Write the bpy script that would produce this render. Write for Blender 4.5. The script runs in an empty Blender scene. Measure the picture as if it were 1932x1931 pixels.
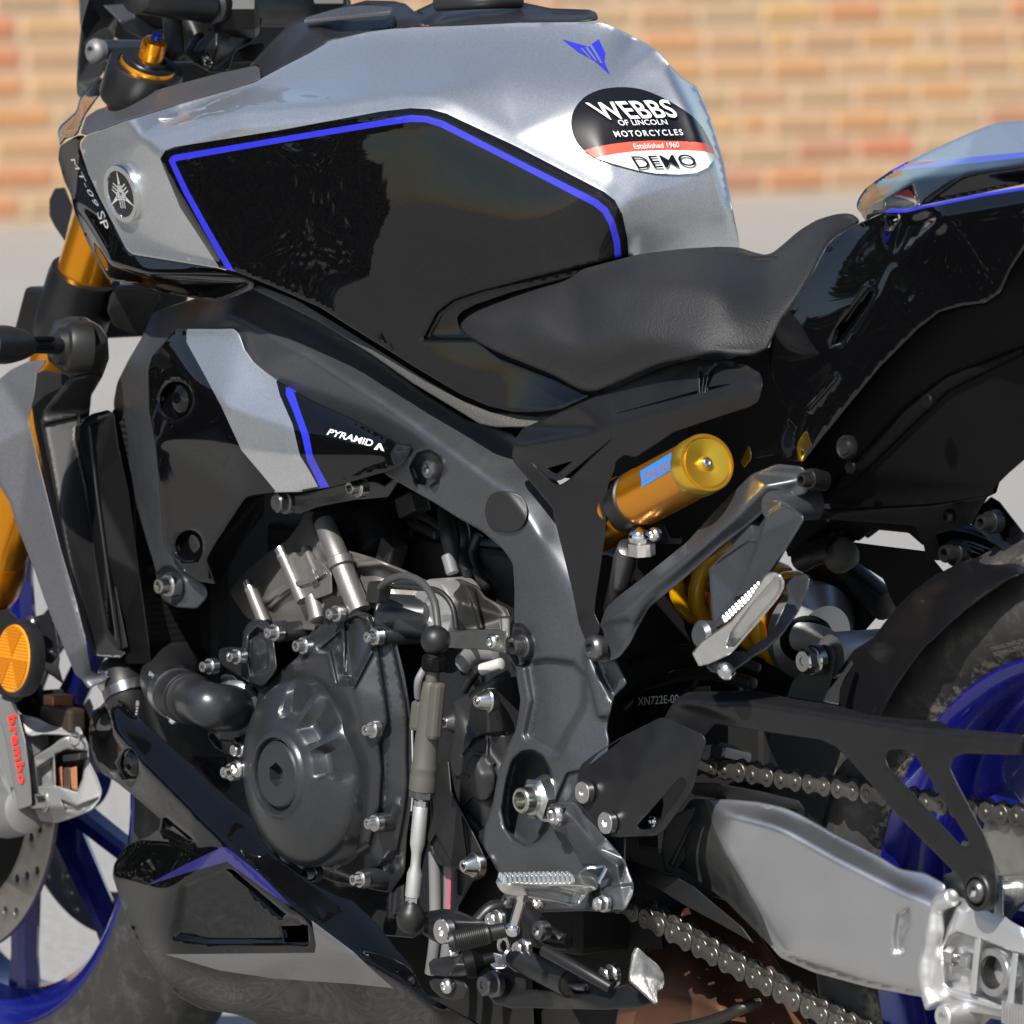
import bpy, math, random
import numpy as np
from mathutils import Vector, Matrix
from mathutils.geometry import delaunay_2d_cdt, tessellate_polygon
random.seed(7); np.random.seed(7)
scn = bpy.context.scene
col = scn.collection
# ------------------------------------------------------------------ camera
YAW, PIT, DIST, FPX, W0 = math.radians(52), math.radians(5), 6.0, 15100.0, 1932.0
cd = np.array([-math.sin(YAW)*math.cos(PIT), math.cos(YAW)*math.cos(PIT), -math.sin(PIT)])
cr = np.array([math.cos(YAW), math.sin(YAW), 0.0])
cu = np.cross(cr, cd)
CAM = np.array([.09, -.10, .591]) - cd*DIST
cam = bpy.data.cameras.new('camera'); cam_o = bpy.data.objects.new('camera', cam); col.objects.link(cam_o)
cam_o.matrix_world = Matrix(((cr[0], cu[0], -cd[0], CAM[0]), (cr[1], cu[1], -cd[1], CAM[1]), (cr[2], cu[2], -cd[2], CAM[2]), (0, 0, 0, 1)))
cam.sensor_width = 36; cam.lens = FPX/W0*36; cam.clip_start = .5; cam.clip_end = 3000
cam.dof.use_dof = True; cam.dof.focus_distance = 5.95; cam.dof.aperture_fstop = 15
scn.camera = cam_o
# ------------------------------------------------------------------ light
SUN_EL, SUN_OFF = math.radians(42), math.radians(24)
_h = np.array([-cd[0], -cd[1], 0]); _h /= np.linalg.norm(_h)
_h = _h*math.cos(SUN_OFF) - cr*math.sin(SUN_OFF)
to_sun = Vector((_h[0]*math.cos(SUN_EL), _h[1]*math.cos(SUN_EL), math.sin(SUN_EL)))
sun = bpy.data.lights.new('sun', 'SUN'); sun.energy = 5.0; sun.angle = math.radians(.53); sun.color = (1, .95, .88)
sun_o = bpy.data.objects.new('sun', sun); col.objects.link(sun_o)
sun_o.rotation_euler = to_sun.to_track_quat('Z', 'Y').to_euler()
world = bpy.data.worlds.new('World'); scn.world = world; world.use_nodes = True
wn = world.node_tree; bgn = wn.nodes['Background']
sky = wn.nodes.new('ShaderNodeTexSky'); sky.sky_type = 'NISHITA'; sky.sun_disc = False
sky.sun_elevation = SUN_EL; sky.sun_rotation = math.atan2(to_sun.x, to_sun.y)
sky.air_density = 1.0; sky.dust_density = .6
wn.links.new(sky.outputs[0], bgn.inputs[0]); bgn.inputs[1].default_value = .085
vs = scn.view_settings; vs.view_transform = 'Standard'; vs.look = 'None'; vs.exposure = 0.4; vs.gamma = 1
# ------------------------------------------------------------------ pixel helpers (photo seen at 1932 px)
def P(px, py, Y):
    px = np.asarray(px, float); py = np.asarray(py, float); Y = np.asarray(Y, float)
    v = cd[:, None] + cr[:, None]*((px-966)/FPX).reshape(1, -1) - cu[:, None]*((py-966)/FPX).reshape(1, -1)
    t = (Y.reshape(1, -1)-CAM[1])/v[1]
    return (CAM[:, None]+v*t).T
def P1(px, py, Y): return Vector(P([px], [py], [Y])[0])
def proj(p):
    v = np.array(p)-CAM; z = v@cd
    return 966+FPX*(v@cr)/z, 966-FPX*(v@cu)/z
def ground_pt(px, py, z=0.0):
    v = cd+cr*(px-966)/FPX-cu*(py-966)/FPX; t = (z-CAM[2])/v[2]
    return Vector(CAM+v*t)
def zoomer(x0, y0, w, n=1931.0):
    k = w/n
    def f(*pts):
        if len(pts) == 2 and not hasattr(pts[0], '__len__'):
            return ((x0+pts[0]*k)/1.501, (y0+pts[1]*k)/1.501)
        if len(pts) == 1: pts = pts[0]
        return [((x0+p[0]*k)/1.501, (y0+p[1]*k)/1.501)+tuple(p[2:]) for p in pts]
    return f
ZA = zoomer(0, 0, 1000); ZB = zoomer(950, 0, 1000); ZC = zoomer(1900, 0, 1000); ZD = zoomer(0, 850, 1000)
ZE = zoomer(650, 1250, 800); ZF = zoomer(1300, 1000, 1000); ZG = zoomer(1900, 950, 1000); ZH = zoomer(0, 1900, 1000)
ZI = zoomer(650, 1850, 800); ZJ = zoomer(1100, 2300, 600); ZK = zoomer(1300, 1900, 800); ZL = zoomer(1900, 1900, 1000)
ZM = zoomer(1500, 2300, 600); ZN = zoomer(0, 1700, 400, 1103.0); ZO = zoomer(500, 0, 700); ZQ = zoomer(0, 0, 500)
ZR = zoomer(450, 0, 500); ZS = zoomer(1550, 200, 550); ZT = zoomer(2400, 300, 500); ZU = zoomer(2000, 1500, 450, 1738.0)
ZV = zoomer(2500, 1550, 400); ZW = zoomer(2400, 2300, 500, 1612.0); ZX = zoomer(380, 1800, 400)
# ------------------------------------------------------------------ mesh tools
def put(name, verts, faces, mats, parent=None, mi=None, sharp=None, smooth=True):
    me = bpy.data.meshes.new(name); me.from_pydata([tuple(v) for v in verts], [], faces)
    if not isinstance(mats, (list, tuple)): mats = [mats]
    for m in mats: me.materials.append(m)
    if mi is not None: me.polygons.foreach_set('material_index', mi)
    if smooth:
        me.polygons.foreach_set('use_smooth', [True]*len(me.polygons))
        if sharp: me.set_sharp_from_angle(angle=math.radians(sharp))
    me.update()
    o = bpy.data.objects.new(name, me); col.objects.link(o)
    if parent: o.parent = parent
    return o
def inst(name, me, parent, M):
    o = bpy.data.objects.new(name, me); col.objects.link(o)
    if parent: o.parent = parent
    o.matrix_world = M
    return o
def inpoly(x, y, poly):
    x = np.asarray(x); y = np.asarray(y); c = np.zeros(x.shape, bool); n = len(poly)
    for i in range(n):
        x1, y1 = poly[i][0], poly[i][1]; x2, y2 = poly[i-1][0], poly[i-1][1]
        if y1 == y2: continue
        k = ((y1 > y) != (y2 > y)) & (x < (x2-x1)*(y-y1)/(y2-y1)+x1)
        c ^= k
    return c
def area(p): return .5*sum(p[i-1][0]*p[i][1]-p[i][0]*p[i-1][1] for i in range(len(p)))
def roundpoly(p, rnd, seg=3):
    """round each corner; a third number on a vertex overrides the radius"""
    n = len(p); out = []
    for i in range(n):
        a, b, c = p[i-1], p[i], p[(i+1) % n]
        r = b[2] if len(b) > 2 else rnd
        va = np.array([a[0]-b[0], a[1]-b[1]]); vc = np.array([c[0]-b[0], c[1]-b[1]])
        la, lc = np.linalg.norm(va), np.linalg.norm(vc)
        if la < 1e-6 or lc < 1e-6: continue
        t = min(r, .47*la, .47*lc)
        if t < .05: out.append((b[0], b[1])); continue
        s = np.array(b[:2])+va/la*t; e = np.array(b[:2])+vc/lc*t; m = np.array(b[:2])
        for k in range(seg+1):
            u = k/seg; q = (1-u)**2*s+2*u*(1-u)*m+u*u*e
            out.append((q[0], q[1]))
    return out
def resample(p, d):
    out = []
    for i in range(len(p)):
        a = np.array(p[i][:2]); b = np.array(p[(i+1) % len(p)][:2]); L = np.linalg.norm(b-a)
        if L < d*.12: continue
        k = max(1, int(L/d))
        for j in range(k): out.append(tuple(a+(b-a)*j/k))
    return out
def inset(p, r):
    n = len(p); s = 1 if area(p) > 0 else -1; out = []
    for i in range(n):
        a, b, c = np.array(p[i-1]), np.array(p[i]), np.array(p[(i+1) % n])
        d1 = b-a; d2 = c-b; d1 = d1/max(1e-9, np.linalg.norm(d1)); d2 = d2/max(1e-9, np.linalg.norm(d2))
        n1 = np.array([-d1[1], d1[0]])*s; n2 = np.array([-d2[1], d2[0]])*s
        m = n1+n2; L = np.linalg.norm(m); m = n1 if L < 1e-6 else m/L
        out.append(tuple(b+m*r/max(.5, m@n1)))
    return out
def gblur(a, s):
    if s <= 0: return a
    h = int(math.ceil(2.6*s)); k = np.exp(-.5*(np.arange(-h, h+1)/s)**2); k /= k.sum()
    for ax in (0, 1):
        pad = [(0, 0), (0, 0)]; pad[ax] = (h, h)
        b = np.pad(a, pad, mode='edge')
        a = sum(k[j]*np.take(b, np.arange(j, j+a.shape[ax]), axis=ax) for j in range(2*h+1))
    return a
class Field:
    """depth over the outline: facets between control points, folds rounded by sig"""
    def __init__(s, ctrl, crease, bb, sig, relief, step, soft=None):
        m = max(8*step, 3*sig)
        s.x0, s.y0 = bb[0]-m, bb[1]-m; s.st = step
        nx = int((bb[2]-bb[0]+2*m)/step)+2; ny = int((bb[3]-bb[1]+2*m)/step)+2
        X, Yy = np.meshgrid(s.x0+np.arange(nx)*step, s.y0+np.arange(ny)*step)
        if isinstance(ctrl, (int, float)): A = np.full(X.shape, float(ctrl))
        elif callable(ctrl): A = ctrl(X, Yy)
        else:
            pts = [tuple(c) for c in ctrl]; ed = []
            for cl in crease:
                b0 = len(pts); pts += [tuple(c) for c in cl]
                ed += [(b0+i, b0+i+1) for i in range(len(cl)-1)]
            q = np.array(pts, float)
            M = np.c_[q[:, 0], q[:, 1], np.ones(len(q))]; co = np.linalg.lstsq(M, q[:, 2], rcond=None)[0]
            A = co[0]*X+co[1]*Yy+co[2]
            if len(q) > 3:
                e = 60+m
                for cx in (X.min()-e, X.max()+e):
                    for cy in (Yy.min()-e, Yy.max()+e):
                        dd = (q[:, 0]-cx)**2+(q[:, 1]-cy)**2; j = dd.argmin()
                        pts.append((cx, cy, .5*(co[0]*cx+co[1]*cy+co[2])+.5*q[j, 2]))
                vo, _, fo, ov, _, _ = delaunay_2d_cdt([Vector((p[0], p[1])) for p in pts], ed, [], 0, 1e-4)
                zs = []
                for i, v in enumerate(vo):
                    zs.append(pts[ov[i][0]][2] if ov[i] else None)
                for f in fo:
                    p = [(vo[i][0], vo[i][1], zs[i]) for i in f]
                    if any(t[2] is None for t in p): continue
                    (ax, ay, az), (bx, by, bz), (cx, cy, cz) = p
                    dt = (by-cy)*(ax-cx)+(cx-bx)*(ay-cy)
                    if abs(dt) < 1e-9: continue
                    i0 = max(0, int((min(ax, bx, cx)-s.x0)/step)); i1 = min(nx, int((max(ax, bx, cx)-s.x0)/step)+2)
                    j0 = max(0, int((min(ay, by, cy)-s.y0)/step)); j1 = min(ny, int((max(ay, by, cy)-s.y0)/step)+2)
                    if i1 <= i0 or j1 <= j0: continue
                    xs, ys = X[j0:j1, i0:i1], Yy[j0:j1, i0:i1]
                    l1 = ((by-cy)*(xs-cx)+(cx-bx)*(ys-cy))/dt; l2 = ((cy-ay)*(xs-cx)+(ax-cx)*(ys-cy))/dt; l3 = 1-l1-l2
                    k = (l1 > -.001) & (l2 > -.001) & (l3 > -.001)
                    A[j0:j1, i0:i1][k] = (l1*az+l2*bz+l3*cz)[k]
        S = gblur(A, sig/step)
        if soft:
            L = gblur(A, soft/step)
            d2 = np.full(X.shape, 1e9)
            for cl in crease:
                for i in range(len(cl)-1):
                    p = np.array(cl[i][:2]); e = np.array(cl[i+1][:2])-p; t = np.clip(((X-p[0])*e[0]+(Yy-p[1])*e[1])/(e@e+1e-9), 0, 1)
                    d2 = np.minimum(d2, (X-p[0]-t*e[0])**2+(Yy-p[1]-t*e[1])**2)
            w = np.exp(-d2/(2*(soft*1.1)**2)); S = w*S+(1-w)*L; S = gblur(S, sig*.5/step)
        A = S
        s.A = A; s.relief = relief
    def rel(s, x, y):
        z = np.zeros(x.shape)
        for poly, dep, fe in s.relief:
            q = np.array([p[:2] for p in poly], float); xs, ys = x.ravel(), y.ravel(); h = fe*1.3
            k = (xs > q[:, 0].min()-h) & (xs < q[:, 0].max()+h) & (ys > q[:, 1].min()-h) & (ys < q[:, 1].max()+h)
            if not k.any(): continue
            xk, yk = xs[k], ys[k]; d2 = np.full(len(xk), 1e12)
            for i in range(len(q)):
                p, e = q[i-1], q[i]-q[i-1]; t = np.clip(((xk-p[0])*e[0]+(yk-p[1])*e[1])/(e@e+1e-12), 0, 1)
                d2 = np.minimum(d2, (xk-p[0]-t*e[0])**2+(yk-p[1]-t*e[1])**2)
            sd = np.sqrt(d2)*np.where(inpoly(xk, yk, poly), 1, -1)
            w = np.clip(.5+sd/(2*h), 0, 1); w = w*w*(3-2*w)
            zz = z.ravel(); zz[k] -= dep*w; z = zz.reshape(x.shape)
        return z
    def __call__(s, x, y):
        x = np.asarray(x, float); y = np.asarray(y, float)
        u = np.clip((x-s.x0)/s.st, 0, s.A.shape[1]-1.001); v = np.clip((y-s.y0)/s.st, 0, s.A.shape[0]-1.001)
        i = u.astype(int); j = v.astype(int); a = u-i; b = v-j
        A = s.A
        return (A[j, i]*(1-a)+A[j, i+1]*a)*(1-b)+(A[j+1, i]*(1-a)+A[j+1, i+1]*a)*b+s.rel(x, y)
def shell(name, out, ctrl, mat, parent=None, th=.006, r=2.0, sig=4, g=None, holes=(), paints=(), relief=(), rnd=3, crease=(), mp=None, s_m=2450.0, step=None, back=True, soft=None):
    """a panel: outline, holes and paint edges in the plane, depth from a field, rounded rim of depth th"""
    loops = [roundpoly(out, rnd)]+[roundpoly(h, rnd if len(h[0]) < 3 else 0) for h in holes]
    xs = [p[0] for p in loops[0]]; ys = [p[1] for p in loops[0]]
    bb = (min(xs), min(ys), max(xs), max(ys)); A = abs(area(loops[0]))
    if g is None: g = min(8.0, max(2.5, math.sqrt(A)/38))
    if step is None: step = max(.8, min(3.0, math.sqrt(A)/110))
    F = ctrl if isinstance(ctrl, Field) else Field(ctrl, crease, bb, sig, relief, step, soft)
    if mp is None: mp = P
    loops = [resample(l, max(g*1.1, 2)) for l in loops]
    ins = [inset(l, r if i == 0 else -r) for i, l in enumerate(loops)]
    V = []; Ed = []; rings = []
    for l in ins:
        b = len(V); V += l; n = len(l); Ed += [(b+i, b+(i+1) % n) for i in range(n)]; rings.append((b, n))
    for pp, _ in paints:
        pl = resample(pp, g*1.5); b = len(V); V += pl; n = len(pl); Ed += [(b+i, b+(i+1) % n) for i in range(n)]
    for rl in F.relief:
        rp = roundpoly(rl[0], 2*rl[2])
        for dd in (-1.3*rl[2], -.45*rl[2], .45*rl[2], 1.3*rl[2]):
            pl = resample(inset(rp, dd), max(1.6, g*.55)); b = len(V); V += pl; n = len(pl); Ed += [(b+i, b+(i+1) % n) for i in range(n)]
    gx = np.arange(bb[0], bb[2], g); gy = np.arange(bb[1], bb[3], g*.866)
    GX, GY = np.meshgrid(gx, gy); GX = GX+(np.arange(len(gy)) % 2)[:, None]*g*.5
    gx, gy = GX.ravel(), GY.ravel(); k = inpoly(gx, gy, ins[0])
    for h in ins[1:]: k &= ~inpoly(gx, gy, h)
    gx, gy = gx[k], gy[k]; k = np.ones(len(gx), bool)
    VV = np.array(V)
    for a, b in Ed:
        p, q = VV[a], VV[b]; dx, dy = q-p; L2 = dx*dx+dy*dy+1e-12
        t = np.clip(((gx-p[0])*dx+(gy-p[1])*dy)/L2, 0, 1)
        k &= (gx-p[0]-t*dx)**2+(gy-p[1]-t*dy)**2 > (g*.42)**2
    V = [Vector((float(v[0]), float(v[1]))) for v in V]+[Vector((float(a), float(b))) for a, b in zip(gx[k], gy[k])]
    vo, _, fo, ov, _, _ = delaunay_2d_cdt(V, Ed, [], 0, 1e-4)
    imap = {}
    for i, l in enumerate(ov):
        for j in l: imap[j] = i
    X = np.array([v[0] for v in vo]); Y2 = np.array([v[1] for v in vo])
    fa = np.array(fo); cx = X[fa].mean(1); cy = Y2[fa].mean(1)
    k = inpoly(cx, cy, ins[0])
    for h in ins[1:]: k &= ~inpoly(cx, cy, h)
    fa, cx, cy = fa[k], cx[k], cy[k]
    mi = np.zeros(len(fa), int)
    for pp, m in paints: mi[inpoly(cx, cy, pp)] = m
    verts = mp(X, Y2, F(X, Y2)); faces = [tuple(int(i) for i in f) for f in fa]; mi = list(mi)
    # orient towards the viewer: image y runs down, so CDT's ccw order must be flipped for a +depth-away map
    if mp is P: faces = [f[::-1] for f in faces]
    verts = [tuple(v) for v in verts]
    rm = r/s_m
    for li, l in enumerate(loops):
        b, n = rings[li]; L = np.array(l); I = np.array(ins[li])
        ring = [imap[b+i] for i in range(n)]
        Z = F(I[:, 0], I[:, 1])
        for (fr, dz) in ((.72, .28*rm), (1.0, rm), (1.0, max(th, rm*1.2))):
            q = I+(L-I)*fr; w = mp(q[:, 0], q[:, 1], Z+dz); b2 = len(verts); verts += [tuple(v) for v in w]
            new = list(range(b2, b2+n))
            for i in range(n):
                j = (i+1) % n; f = (ring[i], ring[j], new[j], new[i])
                faces.append(f); mi.append(None)
            ring = new
        if li == 0 and back and not holes:
            try:
                tt = tessellate_polygon([[Vector((p[0], p[1], 0)) for p in l]])
                for t in tt: faces.append(tuple(ring[i] for i in t)); mi.append(0)
            except Exception: pass
    # rim faces take the paint of the surface beside them
    if paints:
        n0 = len(fa)
        for i in range(n0, len(faces)):
            if mi[i] is None:
                v = faces[i][0]
                mi[i] = 0
        for li in range(len(loops)):
            b, n = rings[li]; I = np.array(ins[li]); J = np.array(inset([tuple(p) for p in I], 1.0 if li == 0 else -1.0))
            mm = np.zeros(n, int); mid = (J+np.roll(J, -1, 0))/2
            for pp, m in paints: mm[inpoly(mid[:, 0], mid[:, 1], pp)] = m
            o0 = n0+sum(3*rings[q][1] for q in range(li)) if li == 0 or True else 0
            # faces of a loop follow one another ring by ring
            st = n0+sum(3*rings[q][1] for q in range(li))
            if li > 0: break
            for rg in range(3):
                for i in range(n): mi[st+rg*n+i] = int(mm[i])
    mi = [0 if m is None else int(m) for m in mi]
    o = put(name, verts, faces, mat, parent, mi)
    bm_fix(o)
    o['F'] = 0; del o['F']
    FIELDS[o.name] = F
    return o
FIELDS = {}
import bmesh
def bm_fix(o):
    bm = bmesh.new(); bm.from_mesh(o.data); bmesh.ops.recalc_face_normals(bm, faces=bm.faces); bm.to_mesh(o.data); bm.free()
def basis(a):
    a = Vector(a).normalized(); t = Vector((0, 0, 1)) if abs(a.z) < .9 else Vector((1, 0, 0))
    u = t.cross(a).normalized(); v = a.cross(u); return a, u, v
def lathe(name, c, axis, prof, mat, parent=None, n=36, sharp=32, mod=None, mi=None, cap=True):
    """prof: (t along axis, radius[, 'hex']); axis points outwards"""
    a, u, v = basis(axis); c = Vector(c); V = []; Fc = []; MI = []
    for p in prof:
        for k in range(n):
            th = 2*math.pi*k/n; r = p[1]; t = p[0]
            if len(p) > 2 and p[2] == 'hex': r = r/ math.cos(((th+math.pi/6) % (math.pi/3))-math.pi/6)
            if mod: t, r = mod(t, r, th)
            V.append(c+a*t+(u*math.cos(th)+v*math.sin(th))*r)
    for i in range(len(prof)-1):
        for k in range(n):
            k2 = (k+1) % n; Fc.append((i*n+k, i*n+k2, (i+1)*n+k2, (i+1)*n+k)); MI.append(mi[i] if mi else 0)
    if cap and prof[-1][1] > 1e-6: Fc.append(tuple((len(prof)-1)*n+k for k in range(n))); MI.append(mi[-1] if mi else 0)
    if cap and prof[0][1] > 1e-6: Fc.append(tuple(range(n))[::-1]); MI.append(mi[0] if mi else 0)
    o = put(name, V, Fc, mat, parent, MI, sharp)
    return o
def catmull(pts, k=6):
    pts = [Vector(p) for p in pts]; out = []
    for i in range(len(pts)-1):
        p0 = pts[max(0, i-1)]; p1 = pts[i]; p2 = pts[i+1]; p3 = pts[min(len(pts)-1, i+2)]
        for j in range(k):
            t = j/k
            out.append(.5*((2*p1)+(p2-p0)*t+(2*p0-5*p1+4*p2-p3)*t*t+(3*p1-p0-3*p2+p3)*t**3))
    out.append(pts[-1]); return out
def tube(name, pts, rad, mat, parent=None, n=14, smooth=6, sharp=40, flat=None, cap=.35, mi=None):
    """swept round bar; rad a number or one per point; flat=(k, dir) squashes the section along dir"""
    m = len(pts); rr = rad if isinstance(rad, (list, tuple)) else [rad]*m
    if smooth and m > 2:
        q = catmull(pts, smooth); R = []
        for i in range(m-1):
            for j in range(smooth): R.append(rr[i]+(rr[i+1]-rr[i])*j/smooth)
        R.append(rr[-1])
    else: q = [Vector(p) for p in pts]; R = list(rr)
    if cap and smooth is not None:
        d0 = (q[0]-q[1]).normalized(); d1 = (q[-1]-q[-2]).normalized()
        q = [q[0]+d0*R[0]*cap*.5]+q+[q[-1]+d1*R[-1]*cap*.5]; R = [R[0]*(1-cap)]+R+[R[-1]*(1-cap)]
    V = []; Fc = []; prev = None; MI = []
    for i, p in enumerate(q):
        d = (q[min(i+1, len(q)-1)]-q[max(i-1, 0)]).normalized()
        if prev is None: _, u, v = basis(d)
        else:
            u = prev-d*prev.dot(d); u.normalize(); v = d.cross(u)
        prev = u
        for k in range(n):
            th = 2*math.pi*k/n; w = u*math.cos(th)+v*math.sin(th)
            if flat:
                fd = Vector(flat[1]).normalized(); w = w-fd*(w.dot(fd))*(1-flat[0])
            V.append(p+w*R[i])
    for i in range(len(q)-1):
        for k in range(n):
            k2 = (k+1) % n; Fc.append((i*n+k, i*n+k2, (i+1)*n+k2, (i+1)*n+k))
    Fc.append(tuple(range(n))[::-1]); Fc.append(tuple((len(q)-1)*n+k for k in range(n)))
    return put(name, V, Fc, mat, parent, None, sharp)
def box(name, c, ax, ay, az, mat, parent=None, bev=.0):
    """box from centre and three half-axis vectors, edges bevelled"""
    c = Vector(c); ax, ay, az = Vector(ax), Vector(ay), Vector(az)
    bm = bmesh.new(); bmesh.ops.create_cube(bm, size=2)
    M = Matrix((ax, ay, az)).transposed().to_4x4(); M.translation = c
    bmesh.ops.transform(bm, matrix=M, verts=bm.verts)
    if bev: bmesh.ops.bevel(bm, geom=bm.edges, offset=bev, segments=2, affect='EDGES', profile=.5)
    bmesh.ops.recalc_face_normals(bm, faces=bm.faces)
    me = bpy.data.meshes.new(name); bm.to_mesh(me); bm.free(); me.materials.append(mat)
    o = bpy.data.objects.new(name, me); col.objects.link(o)
    if parent: o.parent = parent
    return o
_tc = {}
def text2d(s, bold=0.0, shear=0.0, space=1.0):
    key = (s, bold, shear, space)
    if key in _tc: return _tc[key]
    cu_ = bpy.data.curves.new('lettering', 'FONT'); cu_.body = s; cu_.offset = bold; cu_.shear = shear; cu_.resolution_u = 4
    cu_.space_character = space
    ob = bpy.data.objects.new('lettering', cu_); col.objects.link(ob)
    me = bpy.data.meshes.new_from_object(ob.evaluated_get(bpy.context.evaluated_depsgraph_get()))
    v = np.array([(p.co.x, p.co.y) for p in me.vertices]); me.calc_loop_triangles(); f = [tuple(t.vertices) for t in me.loop_triangles]
    bpy.data.objects.remove(ob); bpy.data.curves.remove(cu_); bpy.data.meshes.remove(me)
    v -= v.min(0); v /= v.max(0)
    _tc[key] = (v, f); return v, f
def subdiv(v, f, n):
    v = [tuple(p) for p in v]
    for _ in range(n):
        mid = {}; nf = []
        def m_(a, b):
            k = (min(a, b), max(a, b))
            if k not in mid: mid[k] = len(v); v.append(((v[a][0]+v[b][0])/2, (v[a][1]+v[b][1])/2))
            return mid[k]
        for t in f:
            for j in range(1, len(t)-1):
                a, b, c = t[0], t[j], t[j+1]; ab, bc, ca = m_(a, b), m_(b, c), m_(c, a)
                nf += [(a, ab, ca), (ab, b, bc), (ca, bc, c), (ab, bc, ca)]
        f = nf
    return np.array(v), f
def decal(name, v2, faces, quad, Fd, mat, parent, lift=.0007, bend=None):
    """flat print: unit-square shape laid on a field through the quad TL,TR,BR,BL"""
    u, w = v2[:, 0], 1-v2[:, 1]
    q = np.array(quad, float)
    p = (q[0][None]*((1-u)*(1-w))[:, None]+q[1][None]*(u*(1-w))[:, None]+q[2][None]*(u*w)[:, None]+q[3][None]*((1-u)*w)[:, None])
    if bend: p[:, 1] += bend*4*u*(1-u)
    z = (Fd(p[:, 0], p[:, 1]) if callable(Fd) else np.full(len(p), float(Fd)))-lift
    o = put(name, P(p[:, 0], p[:, 1], z), faces, mat, parent, smooth=False)
    return o
def text_on(name, s, quad, Fd, mat, parent, lift=.0008, bold=0.0, shear=0.0, space=1.0, bend=None):
    v, f = text2d(s, bold, shear, space); v, f = subdiv(v, f, 3 if len(f) < 900 else 2); return decal(name, v, f, quad, Fd, mat, parent, lift, bend)
def polydecal(name, poly, Fd, mat, parent, lift=.0006, g=4):
    pl = resample(poly, g); V = [Vector(p) for p in pl]; n = len(pl); Ed = [(i, (i+1) % n) for i in range(n)]
    xs = np.array([p[0] for p in pl]); ys = np.array([p[1] for p in pl])
    GX, GY = np.meshgrid(np.arange(xs.min(), xs.max(), g), np.arange(ys.min(), ys.max(), g)); gx, gy = GX.ravel(), GY.ravel()
    k = inpoly(gx, gy, pl); gx, gy = gx[k], gy[k]; k = np.ones(len(gx), bool)
    for i in range(n): k &= (gx-pl[i][0])**2+(gy-pl[i][1])**2 > (g*.5)**2
    V += [Vector((float(a), float(b))) for a, b in zip(gx[k], gy[k])]
    vo, _, fo, _, _, _ = delaunay_2d_cdt(V, Ed, [], 0, 1e-4)
    X = np.array([v[0] for v in vo]); Y2 = np.array([v[1] for v in vo]); fa = np.array(fo)
    fa = fa[inpoly(X[fa].mean(1), Y2[fa].mean(1), pl)]
    z = (Fd(X, Y2) if callable(Fd) else np.full(len(X), float(Fd)))-lift
    return put(name, P(X, Y2, z), [tuple(int(i) for i in f[::-1]) for f in fa], mat, parent)
def ell(cx, cy, rx, ry, n=28, rot=0):
    c, s = math.cos(rot), math.sin(rot)
    return [(cx+rx*math.cos(t)*c-ry*math.sin(t)*s, cy+rx*math.cos(t)*s+ry*math.sin(t)*c) for t in [2*math.pi*i/n for i in range(n)]]
def band(line, w):
    """ribbon polygon along a pixel line"""
    L = [np.array(p[:2], float) for p in line]; a = []; b = []
    for i, p in enumerate(L):
        d = L[min(i+1, len(L)-1)]-L[max(i-1, 0)]; d /= np.linalg.norm(d); nn = np.array([-d[1], d[0]])
        a.append(tuple(p+nn*w/2)); b.append(tuple(p-nn*w/2))
    return a+b[::-1]
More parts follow.
